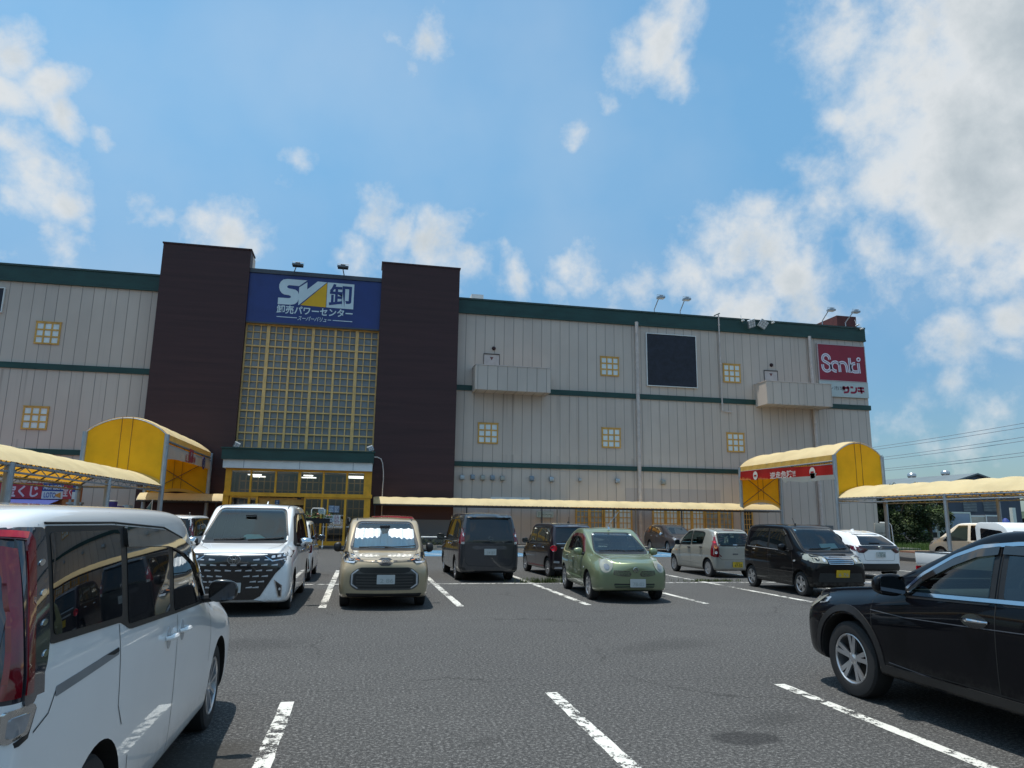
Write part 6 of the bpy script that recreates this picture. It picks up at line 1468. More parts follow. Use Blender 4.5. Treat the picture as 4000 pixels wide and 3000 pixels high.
# ============ 3. beige small minivan with silver sunshade
S = dict(L=4.26, W=1.695, H=1.695, ax=[(1.33, .305), (-1.42, .305)], bf=.13, br=.05, curve={}, cabin=(-1.9, 1.2), fx=.4, rx=-1.4, crown=.045)
S['st'] = stations(4.26, 1.70, .18, .95, 1.05, 1.42, .70, -1.6, 1.66, .98, 1.06, tum=.80, hood=.80, rear_tilt=.16, rear_z=1.62, nose=(.83, .94, .99), Hh=.08)
WS = rounded([(-.655, 1.075), (.655, 1.075), (.54, 1.575), (-.54, 1.575)], .09); S['cuts'] = [('front', WS)]
c = Car('beige_small_minivan', 'beige compact minivan facing the viewer with a silver sunshade behind its windscreen', (.47, 15.95), -90, PT_BEIGE, S, 'minivan', 'cars in the middle row', 3)
c.patch('front', inset_poly(WS, -.03), RUBBER, 'windscreen_surround', .008, hole=inset_poly(WS, .02)); c.patch('front', WS, see_glass('windscreen_blueish', (.70, .86, .92), 1.7), 'windscreen', .006, skirt=0)
c.dash(1.3, 1.04, .70, wheel=False)
FOIL = mat('silver_foil', (.86, .90, .92), .45, .15, nscale=14, namt=.06, bump=.6)
mb = MB(); pts = []; n = 24
for i in range(n+1):
    y = -.60+1.2*i/n; fold = .016*(i % 2); topz = 1.47-.02*abs(math.sin(i)); pts += [(1.30+fold, y, 1.085), (.99+fold, y*.95, topz-.10*(abs(i-12) < 2))]
mb.add(pts, [(2*i, 2*i+2, 2*i+3, 2*i+1) for i in range(n)]); c.mesh(mb, 'sunshade', FOIL)
mb = MB(); mb.box(.86, -.10, 1.46, .90, .10, 1.52); c.mesh(mb, 'rear_view_mirror', DASH, bevel=.01)
c.wiper('front', [(-.50, 1.085), (.0, 1.10), (.15, 1.09)], .012); c.wiper('front', [(.0, 1.085), (.35, 1.10), (.60, 1.12)], .012)
for sd in (1, -1):
    h = c.patch('front', rounded([(sd*.44, .915), (sd*.60, 1.0), (sd*.765, 1.03), (sd*.80, .93), (sd*.76, .85), (sd*.56, .845)], .04), LDARK, 'headlight', .012, res=.05, skirt=.014)
    c.patch('front', rounded([(sd*.55, .875), (sd*.57, .845), (sd*.75, .85), (sd*.80, .93), (sd*.775, .99), (sd*.755, .985), (sd*.77, .93), (sd*.735, .875)], .008), LBRIGHT, 'light_tube', .018, parent=h, res=.05); c.patch('front', rounded([(sd*.57, .965), (sd*.60, .985), (sd*.74, 1.008), (sd*.745, .99)], .006), LBRIGHT, 'light_tube', .018, parent=h); c.patch('front', ellipse(sd*.64, .925, .055, .035), LGLASS, 'lamp_unit', .017, parent=h); c.patch('front', [(sd*.47, .90), (sd*.55, .925), (sd*.55, .91), (sd*.48, .893)], AMBER, 'indicator', .018, parent=h)
c.patch('front', rounded([(-.50, .905), (-.14, .895), (-.08, .935), (.08, .935), (.14, .895), (.50, .905), (.50, .875), (.14, .865), (.08, .80), (-.08, .80), (-.14, .865), (-.50, .875)], .02), RUBBER, 'nose_bar', .008)
GM2 = mat('grille_matt', (.018, .019, .019), .4, nscale=9); TRB = mat('bumper_grey', (.075, .072, .065), .5, nscale=6)
c.patch('front', rounded([(-.47, .77), (.47, .77), (.63, .655), (.64, .45), (.52, .36), (-.52, .36), (-.64, .45), (-.63, .655)], .07), TRB, 'grille_surround', .006, res=.06)
c.patch('front', rounded([(-.61, .65), (-.50, .735), (-.475, .725), (-.58, .64), (-.585, .47), (-.48, .40), (-.49, .385), (-.61, .455)], .01), DASHM, 'trim', .012, res=.05); c.patch('front', rounded([(.61, .65), (.50, .735), (.475, .725), (.58, .64), (.585, .47), (.48, .40), (.49, .385), (.61, .455)], .01), DASHM, 'trim', .012, res=.05)
c.patch('front', rounded([(-.45, .765), (.45, .765), (.47, .70), (.36, .665), (-.36, .665), (-.47, .70)], .03), GM2, 'grille', .012); c.patch('front', rounded([(-.56, .65), (.56, .65), (.575, .47), (.48, .39), (-.48, .39), (-.575, .47)], .05), GM2, 'lower_grille', .010)
for k in range(4): c.line('front', [(-.52, .44+k*.052), (.52, .44+k*.052)], .012, TRB, 'grille_bar', .015)
c.patch('front', rounded([(-.70, .30), (.70, .30), (.66, .235), (-.66, .235)], .02), RUBBER, 'lower_lip', .012)
oval_emblem(c, 'front', 0, .868, .062, .05, 'ovals', off=.016); c.plate('front', .02, .555, '2 86', top='', faint=True)
for vv in ('left', 'right'):
    c.patch(vv, rounded([(-1.9, 1.10), (1.08, 1.02), (1.20, 1.06), (.75, 1.48), (.5, 1.56), (-1.8, 1.55)], .06), DGLASS, 'side_window', .004); c.line(vv, [(-.08, 1.02), (-.05, .24)], .009); c.line(vv, [(.95, 1.0), (.98, .62)], .009); c.line(vv, [(-1.05, 1.05), (-1.1, .6)], .009)
for sd in (1, -1): c.line('top', [(.62, sd*.56), (-1.5, sd*.58)], .025, RUBBER, 'roof_ditch')
for y in (-.3, -.1, .1, .3): c.line('top', [(.2, y), (-1.3, y)], .012, mat('roof_rib', (.30, .24, .15), .4), 'roof_rib')
c.line('top', [(1.4, -.64), (1.85, -.56), (2.02, -.3), (2.05, 0), (2.02, .3), (1.85, .56), (1.4, .64)], .007)
c.wheels(('cap', 7), w=.185); c.mirror(1.0, 1.09, m_=RUBBER, size=(.07, .075, .095)); c.handle([(.1, .92)], m_=PT_BEIGE)

# ============ 4. dark grey minivan from behind
S = dict(L=4.69, W=1.695, H=1.865, ax=[(1.45, .32), (-1.41, .32)], bf=.12, br=.05, curve={}, crown=.05)
S['st'] = stations(4.69, 1.865, .22, 1.0, 1.12, 1.45, .70, -1.85, 1.84, 1.07, 1.13, tum=.82, hood=.82, rear_tilt=.13, rear_z=1.80, rear_w=.955)
c = Car('dark_grey_minivan', 'dark grey minivan seen from behind in the far row, left of the black kei car', (3.44, 21.85), 90, PT_GREY, S, 'minivan', 'cars in the far row', 3)
c.patch('rear', rounded([(-.70, 1.05), (.70, 1.05), (.615, 1.72), (-.615, 1.72)], .07), DGLASS, 'rear_window', .005, res=.06)
c.patch('rear', rounded([(-.62, 1.86), (.62, 1.86), (.64, 1.715), (.40, 1.725), (-.40, 1.725), (-.64, 1.715)], .02), PT_GREY, 'spoiler', .05, skirt=.05)
c.patch('rear', rounded([(-.66, .98), (.66, .98), (.66, 1.04), (-.66, 1.04)], .02), PT_GREY, 'garnish', .014); c.patch('rear', rounded([(-.46, .865), (.44, .865), (.48, .93), (.43, .965), (-.43, .965), (-.48, .93)], .03), mat('garnish_grey', (.12, .12, .13), .2, .4, nscale=4), 'plate_recess_trim', .010)
for sd in (1, -1):
    h = c.patch('rear', rounded([(sd*.68, 1.0), (sd*.835, 1.02), (sd*.80, 1.25), (sd*.73, 1.45), (sd*.70, 1.25)], .015), REDL, 'tail_light', .012, res=.05); c.patch('rear', rounded([(sd*.70, 1.22), (sd*.79, 1.16), (sd*.745, 1.43)], .01), LBRIGHT, 'clear_lens', .018, parent=h); c.patch('rear', rounded([(sd*.69, 1.0), (sd*.82, 1.01), (sd*.825, 1.06), (sd*.69, 1.07)], .01), LBRIGHT, 'reverse_lamp', .018, parent=h)
    vv = 'left' if sd > 0 else 'right'; c.patch(vv, rounded([(-2.31, 1.0), (-2.16, 1.03), (-2.20, 1.30), (-2.26, 1.45), (-2.31, 1.3)], .015), REDL, 'tail_light', .012, res=.05)
    c.line('rear', [(sd*.68, 1.0), (sd*.66, .55), (sd*.58, .44), (0, .42)], .009)
    c.patch('rear', rounded([(sd*.62, .30), (sd*.80, .33), (sd*.78, .40), (sd*.66, .39)], .02), mat('bumper_black', (.015, .015, .016), .5), 'bumper_insert', .008)
c.patch('rear', rounded([(-.40, .30), (.40, .30), (.48, .26), (-.48, .26)], .01), RUBBER, 'lower_trim', .01)
c.plate('rear', -.02, .80, '24 87', faint=True); oval_emblem(c, 'rear', -.02, 1.135, .065, .062, 'bar'); c.wiper('rear', [(.0, 1.09), (.45, 1.10)], .012)
for vv in ('left', 'right'):
    c.patch(vv, rounded([(-2.12, 1.14), (1.05, 1.09), (1.18, 1.14), (.72, 1.62), (.5, 1.70), (-2.05, 1.70)], .06), RUBBER, 'window_surround', .003)
    for po in ([(-2.08, 1.17), (-1.28, 1.16), (-1.28, 1.67), (-2.02, 1.67)], [(-1.22, 1.15), (-.2, 1.14), (-.2, 1.67), (-1.22, 1.67)], [(-.14, 1.13), (.9, 1.12), (.62, 1.56), (.45, 1.66), (-.14, 1.67)]): c.patch(vv, rounded(po, .03), DGLASS, 'side_window', .006)
    for po in ([(-1.25, 1.1), (-1.22, .6), (-1.0, .25)], [(-.17, 1.1), (-.15, .27)], [(.98, 1.08), (1.0, .6)]): c.line(vv, po, .009)
    c.tubeon(vv, [(-2.0, 1.10), (-1.2, 1.06), (1.0, 1.04)], .008, CHROME, 'belt_trim', .006)
c.wheels(('five', 5), w=.20); c.mirror(.98, 1.13, m_=RUBBER, size=(.09, .12, .10)); c.handle([(-.05, .97), (-.45, .97)], m_=CHROME)

# ============ 5. black plum kei car with round red lamps
S = dict(L=3.395, W=1.475, H=1.60, ax=[(1.20, .285), (-1.255, .285)], bf=.10, br=.04, curve={}, crown=.045)
S['st'] = stations(3.395, 1.60, .20, .86, .99, 1.12, .62, -1.2, 1.585, .93, .99, tum=.80, hood=.84, rear_tilt=.12, rear_z=1.54, rear_w=.94)
c = Car('black_plum_kei_car', 'blackish purple kei car seen from behind with a round red tail light', (6.16, 22.55), 93, PT_PLUM, S, 'kei car', 'cars in the far row', 3)
c.patch('rear', rounded([(-.58, 1.02), (.58, 1.02), (.53, 1.46), (-.53, 1.46)], .08), DGLASS, 'rear_window', .005); c.patch('rear', rounded([(-.54, 1.56), (.54, 1.56), (.55, 1.47), (-.55, 1.47)], .02), PT_PLUM, 'spoiler', .05, skirt=.05); c.patch('rear', [(-.16, 1.52), (.16, 1.52), (.16, 1.50), (-.16, 1.50)], LGLASS, 'stop_lamp', .055)
for sd in (1, -1):
    vv = 'left' if sd > 0 else 'right'
    h = c.patch('rear', ellipse(sd*.625, .85, .088, .100, 24), CHROME, 'tail_light', .012); c.patch('rear', ellipse(sd*.625, .85, .080, .092, 24), REDG, 'red_lens', .024, parent=h, skirt=.02); pass
    c.patch('rear', rounded([(sd*.46, .42), (sd*.64, .43), (sd*.63, .49), (sd*.46, .48)], .015), LBRIGHT, 'reflector', .008)
    for po in ([(-1.05, .95), (-1.02, .5), (-.92, .25)], [(-.12, .95), (-.1, .25)], [(.78, .93), (.8, .55)]): c.line(vv, po, .009)
    c.patch(vv, rounded([(-1.36, 1.03), (.72, .985), (.84, 1.02), (.50, 1.38), (.32, 1.46), (-1.30, 1.47)], .07), RUBBER, 'window_surround', .003)
    for po in ([(-.95, 1.04), (-.15, 1.02), (-.15, 1.43), (-.93, 1.43)], [(-.06, 1.02), (.66, 1.01), (.42, 1.37), (.28, 1.43), (-.06, 1.43)], [(-1.32, 1.06), (-1.02, 1.05), (-1.02, 1.42), (-1.27, 1.42)]): c.patch(vv, rounded(po, .04), mat('side_glass_tan', (.045, .042, .030), .03, 0, 1), 'side_window', .006)
    c.tubeon(vv, [(-1.3, .985), (.8, .945)], .006, CHROME, 'belt_trim', .005); c.tubeon(vv, [(-.95, .30), (.78, .29)], .012, mat('sill_maroon', (.10, .01, .02), .3, .3), 'sill_trim', .01)
c.patch('rear', rounded([(-.42, .845), (.42, .845), (.42, .885), (-.42, .885)], .015), DASHM, 'garnish', .012); c.patch('rear', rounded([(-.62, .255), (.62, .255), (.60, .31), (-.60, .31)], .02), DASHM, 'bumper_bar', .02, skirt=.02); c.line('rear', [(-.55, .99), (.55, .99)], .012, CHROME, 'chrome_line', .004)
c.plate('rear', -.0, .72, '', yellow=True); mb = MB(); mb.tube([(-1.0, -.05, 1.60), (-1.06, -.05, 1.78)], .006, 6); mb.lathe([(0, 1.59), (.04, 1.59), (.03, 1.63), (0, 1.64)], 'Z', (-1.0, -.05, 0), 10); c.mesh(mb, 'aerial', RUBBER)
c.wiper('rear', [(0, 1.04), (.38, 1.05)], .01); c.wheels(('multi', 12), w=.165); c.mirror(.72, 1.02, m_=PT_PLUM, size=(.075, .10, .085)); c.handle([(-.0, .86), (-.9, .86)], m_=CHROME)
fur = mat('fur_cable', (.01, .01, .01), .9); mb = MB(); mb.tube([(-1.70, .60, .77), (-1.70, .53, .68), (-1.70, .48, .62)], .006, 5); c.mesh(mb, 'cable', fur)

# ============ 6. pale green hatchback
S = dict(L=3.715, W=1.66, H=1.525, ax=[(1.10, .295), (-1.33, .295)], bf=.17, br=.10, curve={}, cabin=(-1.45, .98), fx=.2, rx=-.9, crown=.055, wb=.94)
S['st'] = stations(3.715, 1.53, .20, .88, .98, .92, .08, -.95, 1.47, .93, .98, tum=.74, hood=.74, rear_tilt=.30, rear_z=1.36, nose=(.72, .88, .98), Hh=.09, rear_w=.88)
WS = rounded([(-.60, .99), (.60, .99), (.45, 1.38), (-.45, 1.38)], .09); RW = rounded([(-.50, .99), (.50, .99), (.40, 1.29), (-.40, 1.29)], .08)
SW1 = rounded([(-.28, .99), (.50, .975), (.22, 1.27), (.05, 1.345), (-.28, 1.36)], .045); SW2 = rounded([(-1.00, 1.01), (-.36, .99), (-.36, 1.36), (-.72, 1.335), (-.90, 1.25)], .045)
S['cuts'] = [('front', WS), ('rear', RW), ('side', SW1), ('side', SW2)]
c = Car('pale_green_hatchback', 'pale metallic green rounded hatchback with oval headlights facing the viewer', (5.74, 16.3), -93.8, PT_GREEN, S, 'hatchback', 'cars in the middle row', 3)
c.patch('front', inset_poly(WS, -.03), RUBBER, 'windscreen_surround', .008, hole=inset_poly(WS, .02)); c.patch('front', WS, WG, 'windscreen', .010, skirt=0); c.patch('rear', RW, WG, 'rear_window', .006, skirt=0)
for vv in ('left', 'right'):
    for w_ in (SW1, SW2): c.patch(vv, inset_poly(w_, -.022), RUBBER, 'window_surround', .003, hole=inset_poly(w_, .014)); c.patch(vv, w_, SGT, 'side_window', .005, skirt=0)
    c.patch(vv, rounded([(-.30, 1.39), (.06, 1.375), (.26, 1.29), (.56, .98), (.52, .98), (.20, 1.235), (.02, 1.30), (-.30, 1.32)], .01), mat('visor_maroon', (.09, .022, .022), .06, 0, 1), 'rain_visor', .022, skirt=.014); c.patch(vv, rounded([(-.36, 1.39), (-.70, 1.37), (-.93, 1.27), (-.88, 1.22), (-.68, 1.30), (-.36, 1.32)], .01), MATS['visor_maroon'], 'rain_visor', .02, skirt=.014)
    for po in ([(-.32, 1.37), (-.32, .95), (-.30, .28)], [(.58, .95), (.62, .70), (.56, .30)], [(-1.03, 1.0), (-1.08, .75), (-1.0, .55)], [(-.9, .265), (.68, .265)]): c.line(vv, po, .009)
    c.line(vv, [(-.95, .45), (.6, .43)], .03, mat('moulding_green', (.22, .30, .16), .3, .3), 'side_moulding', .008); c.patch(vv, ellipse(.80, .665, .022, .02), LBRIGHT, 'side_indicator', .006)
c.dash(.88, .95, .62); c.seats((.0,), SEATB, 1.12); c.seats((-.75,), SEATB, 1.10)
c.wiper('front', [(-.50, 1.0), (.0, 1.02), (.08, 1.01)], .011); c.wiper('front', [(.05, 1.0), (.35, 1.015), (.55, 1.03)], .011)
for sd in (1, -1):
    h = c.patch('front', ellipse(sd*.565, .77, .115, .165, 24, sd*.42), mat('lamp_cream', (.33, .33, .27), .12, .15, 1, nscale=6, namt=.25), 'headlight', .016, res=.05, skirt=.02); c.patch('front', ellipse(sd*.57, .735, .055, .06, 20), mat('lamp_grey', (.25, .26, .27), .1, .4, 1, nscale=9), 'lamp_unit', .022, parent=h); c.patch('front', ellipse(sd*.615, .865, .03, .03, 16), AMBER, 'indicator', .021, parent=h) if False else None
    c.patch('front', rounded([(sd*.09, .595), (sd*.13, .655), (sd*.44, .665), (sd*.45, .575), (sd*.30, .55), (sd*.12, .545)], .015), mat('grille_mesh', (.10, .09, .075), .4, .5, nscale=60, namt=.8), 'grille', .008, res=.05)
    for k in range(3): c.line('front', [(sd*.12, .575+k*.026), (sd*.43, .585+k*.026)], .006, MATS['moulding_green'], 'grille_bar', .014)
    for x_, y_ in ((0, 0),): c.line('top', [(1.0, sd*.62), (1.35, sd*.53), (1.62, sd*.42)], .007)
    c.patch('rear', rounded([(sd*.60, .85), (sd*.72, .86), (sd*.70, 1.15), (sd*.62, 1.15)], .03), REDL, 'tail_light', .01)
c.line('top', [(1.62, -.42), (1.72, -.2), (1.75, 0), (1.72, .2), (1.62, .42)], .007)
c.patch('front', rounded([(-.44, .40), (.44, .40), (.42, .31), (-.42, .31)], .03), GM2, 'lower_grille', .006)
for k in range(2): c.line('front', [(-.43, .335+k*.03), (.43, .335+k*.03)], .008, MATS['moulding_green'], 'grille_bar', .010)
c.patch('front', rounded([(-.66, .245), (.66, .245), (.62, .205), (-.62, .205)], .01), RUBBER, 'lower_lip', .006)
h_, _ = c.hit('front', 0, .68); mb = MB(); mb.tube([(h_.x+.012, .05*math.cos(t*.3142), .68+.045*math.sin(t*.3142)) for t in range(21)], .008, 6, cap=False); mb.box(h_.x+.006, -.058, .672, h_.x+.018, .058, .688); c.mesh(mb, 'emblem', CHROME, smooth=True)
c.plate('front', .04, .415, '78-02', top='', faint=True); mb = MB(); mb.tube([(-.02, -.02, 1.50), (-.14, -.02, 1.60), (-.85, -.02, 1.98)] if False else [(.02, -.02, 1.50), (-.05, -.02, 1.56), (-.10, .26, 1.88)], .006, 6); mb.lathe([(0, 1.485), (.03, 1.485), (.02, 1.53), (0, 1.54)], 'Z', (.02, -.02, 0), 10); c.mesh(mb, 'aerial', CHROME)
mb = MB(); mb.box(.12, -.08, 1.33, .15, .08, 1.38); c.mesh(mb, 'rear_view_mirror', DASH, bevel=.01)
for y0 in (-.47, .42): c.patch('front', [(y0, 1.345), (y0+.05, 1.345), (y0+.05, 1.375), (y0, 1.375)], WHITEP, 'sticker', .009)
c.wheels(('cap', 7), w=.175); c.mirror(.52, .99, m_=PT_GREEN, size=(.08, .10, .085)); c.handle([(-.20, .83), (-.92, .84)], m_=PT_GREEN)

# ============ 7. silver kei hatchback, rear three quarter
S = dict(L=3.395, W=1.475, H=1.50, ax=[(1.24, .275), (-1.25, .275)], bf=.11, br=.06, curve={}, cabin=(-1.45, 1.0), fx=.2, rx=-1.1, crown=.045, wb=.955)
S['st'] = stations(3.395, 1.50, .19, .84, .97, 1.08, .30, -1.2, 1.475, .93, .99, tum=.78, hood=.80, rear_tilt=.20, rear_z=1.43, nose=(.74, .90, .98), Hh=.09, rear_w=.94)
SW1 = rounded([(-.10, .97), (.76, .955), (.50, 1.19), (.22, 1.345), (-.10, 1.375)], .04); SW2 = rounded([(-.92, 1.02), (-.20, .985), (-.20, 1.375), (-.80, 1.36), (-1.0, 1.32)], .05); RW = rounded([(-.50, .99), (.50, .99), (.47, 1.35), (-.47, 1.35)], .08); WS = rounded([(-.54, 1.0), (.54, 1.0), (.46, 1.36), (-.46, 1.36)], .08)
S['cuts'] = [('side', SW1), ('side', SW2), ('rear', RW), ('front', WS)]
c = Car('silver_kei_hatchback', 'warm silver kei hatchback seen from its left rear corner with a yellow plate', (11.33, 22.3), 90, PT_SILV, S, 'kei car', 'cars in the far row', 3)
for vv in ('left', 'right'):
    c.patch(vv, inset_poly(SW1, -.03), RUBBER, 'window_surround', .003, hole=inset_poly(SW1, .014)); c.patch(vv, inset_poly(SW2, -.03), RUBBER, 'window_surround', .003, hole=inset_poly(SW2, .014)); c.patch(vv, SW1, SGT, 'side_window', .005, skirt=0); c.patch(vv, SW2, SGT, 'side_window', .005, skirt=0)
    for po in ([(-.15, 1.40), (-.15, .93), (-.12, .28)], [(.80, .94), (.86, .65), (.80, .28)], [(-1.0, 1.34), (-.95, .98), (-1.02, .75), (-.92, .60)], [(-.95, .245), (.85, .245)]): c.line(vv, po, .008)
    c.line(vv, [(-.8, .42), (.6, .46)], .022, mat('moulding_silver', (.46, .45, .41), .25, .4), 'side_moulding', .006); c.patch(vv, ellipse(.97, .74, .035, .016, 12, .2), AMBER, 'side_indicator', .006)
    h = c.patch(vv, rounded([(-1.69, .62), (-1.50, .66), (-1.50, .84), (-1.545, 1.0), (-1.52, 1.34), (-1.62, 1.36), (-1.66, .95)], .03), REDL, 'tail_light', .010, res=.05)
for sd in (1, -1):
    h = c.patch('rear', rounded([(sd*.54, .62), (sd*.70, .62), (sd*.725, .90), (sd*.66, 1.36), (sd*.565, 1.36), (sd*.585, 1.02), (sd*.54, .84)], .03), REDL, 'tail_light', .012, res=.05); c.patch('rear', ellipse(sd*.625, .93, .045, .055), AMBER, 'indicator', .018, parent=h); c.patch('rear', ellipse(sd*.62, .76, .040, .045), LBRIGHT, 'reverse_lamp', .018, parent=h); c.patch('rear', ellipse(sd*.63, 1.07, .03, .035), REDG, 'red_lens', .018, parent=h)
c.patch('rear', inset_poly(RW, -.045), RUBBER, 'rear_window_surround', .004, hole=inset_poly(RW, .02)); c.patch('rear', RW, SGT, 'rear_window', .007, skirt=0); c.patch('front', WS, WG, 'windscreen', .010, skirt=0)
c.patch('rear', rounded([(-.48, 1.465), (.48, 1.465), (.48, 1.41), (-.48, 1.41)], .02), PT_SILV, 'spoiler', .03, skirt=.03); c.patch('rear', rounded([(-.17, 1.445), (.17, 1.445), (.17, 1.425), (-.17, 1.425)], .005), REDL, 'stop_lamp', .034)
c.line('rear', [(-.53, .98), (-.52, .62), (-.45, .545), (.45, .545), (.52, .62), (.53, .98)], .008); c.plate('rear', -.06, .40, '67-52', yellow=True, top='500'); oval_emblem(c, 'rear', -.02, .90, .035, .032, 'd'); c.patch('rear', rounded([(-.09, .69), (.09, .69), (.09, .735), (-.09, .735)], .015), mat('handle_bowl', (.10, .10, .10), .4), 'tailgate_handle', .006); c.patch('rear', rounded([(-.36, .50), (.36, .50), (.36, .29), (-.36, .29)], .02), mat('bumper_recess', (.33, .33, .31), .3, .3), 'plate_recess', .003)
c.patch('rear', rounded([(-.07, .985), (.07, .985), (.07, 1.005), (-.07, 1.005)], .005), CHROME, 'wiper_cap', .012)
c.dash(.95, .95, .56); c.seats((.02, -.75), top=1.14); c.wheels(('cap', 8), w=.155); c.mirror(.70, 1.0, m_=RUBBER, size=(.075, .09, .085)); c.handle([(-.02, .865), (-.86, .895)], m_=RUBBER)

# ============ 8. black tall kei wagon, front three quarter
S = dict(L=3.395, W=1.475, H=1.66, ax=[(1.16, .28), (-1.24, .28)], bf=.09, br=.03, curve={}, cabin=(-1.5, 1.15), fx=.6, rx=-1.3, crown=.04, wb=.965)
S['st'] = stations(3.395, 1.665, .20, .93, 1.04, 1.17, .58, -1.3, 1.64, .98, 1.02, tum=.80, hood=.83, rear_tilt=.10, rear_z=1.60, nose=(.84, .93, .99), Hh=.08, rear_w=.94)
WS = rounded([(-.57, 1.055), (.57, 1.055), (.495, 1.545), (-.495, 1.545)], .07); S['cuts'] = [('front', WS)]
c = Car('black_kei_wagon', 'boxy black kei wagon with a silver barred grille, right of the green hatchback', (10.93, 16.62), -93, PT_BLACK, S, 'kei car', 'cars in the middle row', 3)
c.patch('front', inset_poly(WS, -.03), RUBBER, 'windscreen_surround', .008, hole=inset_poly(WS, .02)); c.patch('front', WS, WG, 'windscreen', .010, skirt=0)
mb = MB(); mb.prism(rounded([(-.02, 0), (.42, -.02), (.40, .13), (-.02, .11)], .01), lambda a, b, k: (1.02-.01*k-b*.9, a, 1.08+b)); c.mesh(mb, 'paper_on_dashboard', mat('paper', (.66, .70, .60), .6, nscale=3)); c.dash(1.12, 1.03, .58); c.seats((.1,), top=1.25)
c.wiper('front', [(-.45, 1.065), (0, 1.085), (.12, 1.10)], .011); c.wiper('front', [(.1, 1.065), (.35, 1.08), (.52, 1.09)], .011)
gr = c.patch('front', rounded([(-.335, .935), (.335, .935), (.30, .76), (-.30, .76)], .02), CHROME, 'grille', .016, skirt=.016); c.patch('front', rounded([(-.315, .918), (.315, .918), (.285, .777), (-.285, .777)], .012), GM, 'grille_opening', .020, parent=gr)
for k in range(3): c.line('front', [(-.30, .812+k*.037), (.30, .812+k*.037)], .016, CHROME, 'grille_bar', .026, parent=gr)
HLG = mat('lamp_yellowed', (.30, .30, .25), .10, .2, 1, nscale=5, namt=.3)
for sd in (1, -1):
    h = c.patch('front', rounded([(sd*.35, .925), (sd*.66, .985), (sd*.70, .85), (sd*.62, .79), (sd*.33, .775)], .015), HLG, 'headlight', .014, res=.05, skirt=.016); c.patch('front', ellipse(sd*.53, .875, .045, .045), LDARK, 'lamp_unit', .019, parent=h); c.patch('front', ellipse(sd*.40, .85, .03, .04), LBRIGHT, 'lamp_unit', .019, parent=h)
    vv = 'left' if sd > 0 else 'right'; c.patch(vv, rounded([(1.56, .86), (1.36, .975), (1.32, .97), (1.40, .88), (1.55, .80)], .012), HLG, 'headlight', .010, res=.05)
    c.patch(vv, rounded([(-1.46, 1.07), (.74, 1.02), (.90, 1.06), (.52, 1.44), (.36, 1.53), (-1.40, 1.54)], .05), RUBBER, 'window_surround', .003)
    for po in ([(-1.40, 1.10), (-.32, 1.06), (-.32, 1.49), (-1.34, 1.49)], [(-.22, 1.055), (.70, 1.045), (.40, 1.42), (.28, 1.49), (-.22, 1.49)]): c.patch(vv, rounded(po, .03), DGLASS, 'side_window', .006)
    c.patch(vv, rounded([(-1.40, 1.545), (-1.40, 1.465), (-.30, 1.465), (-.30, 1.545)], .01), MATS['smoked_visor'], 'rain_visor', .02, skirt=.014); c.patch(vv, rounded([(-.25, 1.545), (-.25, 1.465), (.28, 1.46), (.46, 1.36), (.54, 1.40), (.36, 1.53)], .01), MATS['smoked_visor'], 'rain_visor', .02, skirt=.014)
    for po in ([(-.27, 1.54), (-.27, .98), (-.25, .27)], [(.84, 1.0), (.92, .70), (.86, .28)], [(-1.15, 1.05), (-1.10, .7), (-.95, .5)], [(-.95, .24), (.88, .24)]): c.line(vv, po, .008, mat('gap_sheen', (.05, .045, .045), .4, nscale=5))
    c.tubeon(vv, [(-1.40, 1.065), (.72, 1.015)], .005, DASHM, 'belt_trim', .006); c.patch(vv, ellipse(.98, .80, .045, .022, 12), LBRIGHT, 'side_indicator', .008)
    c.line(vv, [(-.95, .52), (-.3, .50), (.5, .46), (.75, .36)], .006, MATS['gap_sheen'])
c.patch('front', rounded([(-.52, .56), (.52, .56), (.56, .36), (-.56, .36)], .03), GM2, 'lower_grille', .006); c.plate('front', .0, .55, '6 76', yellow=True, faint=True, tilt=-14)
mb = MB(); mb.tube([(.35, -.28, 1.64), (.22, -.28, 1.80)], .006, 6); mb.lathe([(0, 1.63), (.03, 1.63), (.02, 1.67), (0, 1.68)], 'Z', (.35, -.28, 0), 10); c.mesh(mb, 'aerial', RUBBER); c.patch('rear', rounded([(-.5, 1.64), (.5, 1.64), (.5, 1.58), (-.5, 1.58)], .02), PT_BLACK, 'spoiler', .10, skirt=.10)
for sd in (1, -1): c.tubeon('top', [(.35, sd*.48), (-1.1, sd*.50)], .010, RUBBER, 'roof_ditch', .002)
c.wheels(('five', 5), w=.165); c.mirror(.66, 1.10, m_=PT_BLACK, size=(.075, .105, .085)); c.handle([(-.16, .88), (-1.02, .90)], m_=PT_BLACK)
c.patch('front', [(-.49, 1.49), (-.44, 1.49), (-.44, 1.525), (-.49, 1.525)], mat('sticker_blue', (.35, .5, .7), .5), 'sticker', .009)

# ============ 9. white hatchback from behind
S = dict(L=3.94, W=1.695, H=1.50, ax=[(1.12, .305), (-1.43, .305)], bf=.13, br=.10, curve={}, crown=.055, wb=.93)
S['st'] = stations(3.94, 1.50, .20, .84, .98, .98, .10, -.95, 1.46, .94, 1.02, tum=.70, hood=.76, rear_tilt=.46, rear_z=1.37, nose=(.72, .88, .98), Hh=.09, rear_w=.93)
c = Car('white_hatchback', 'white hatchback seen from behind with a black band across its tail', (15.95, 22.0), 90, PT_PEARL, S, 'hatchback', 'cars in the far row', 3)
RWp = rounded([(-.62, 1.03), (.62, 1.03), (.43, 1.35), (-.43, 1.35)], .06); c.patch('rear', RWp, DGLASS, 'rear_window', .006); c.patch('rear', rounded([(-.44, 1.42), (.44, 1.42), (.48, 1.36), (-.48, 1.36)], .02), PT_PEARL, 'spoiler', .07, skirt=.07)
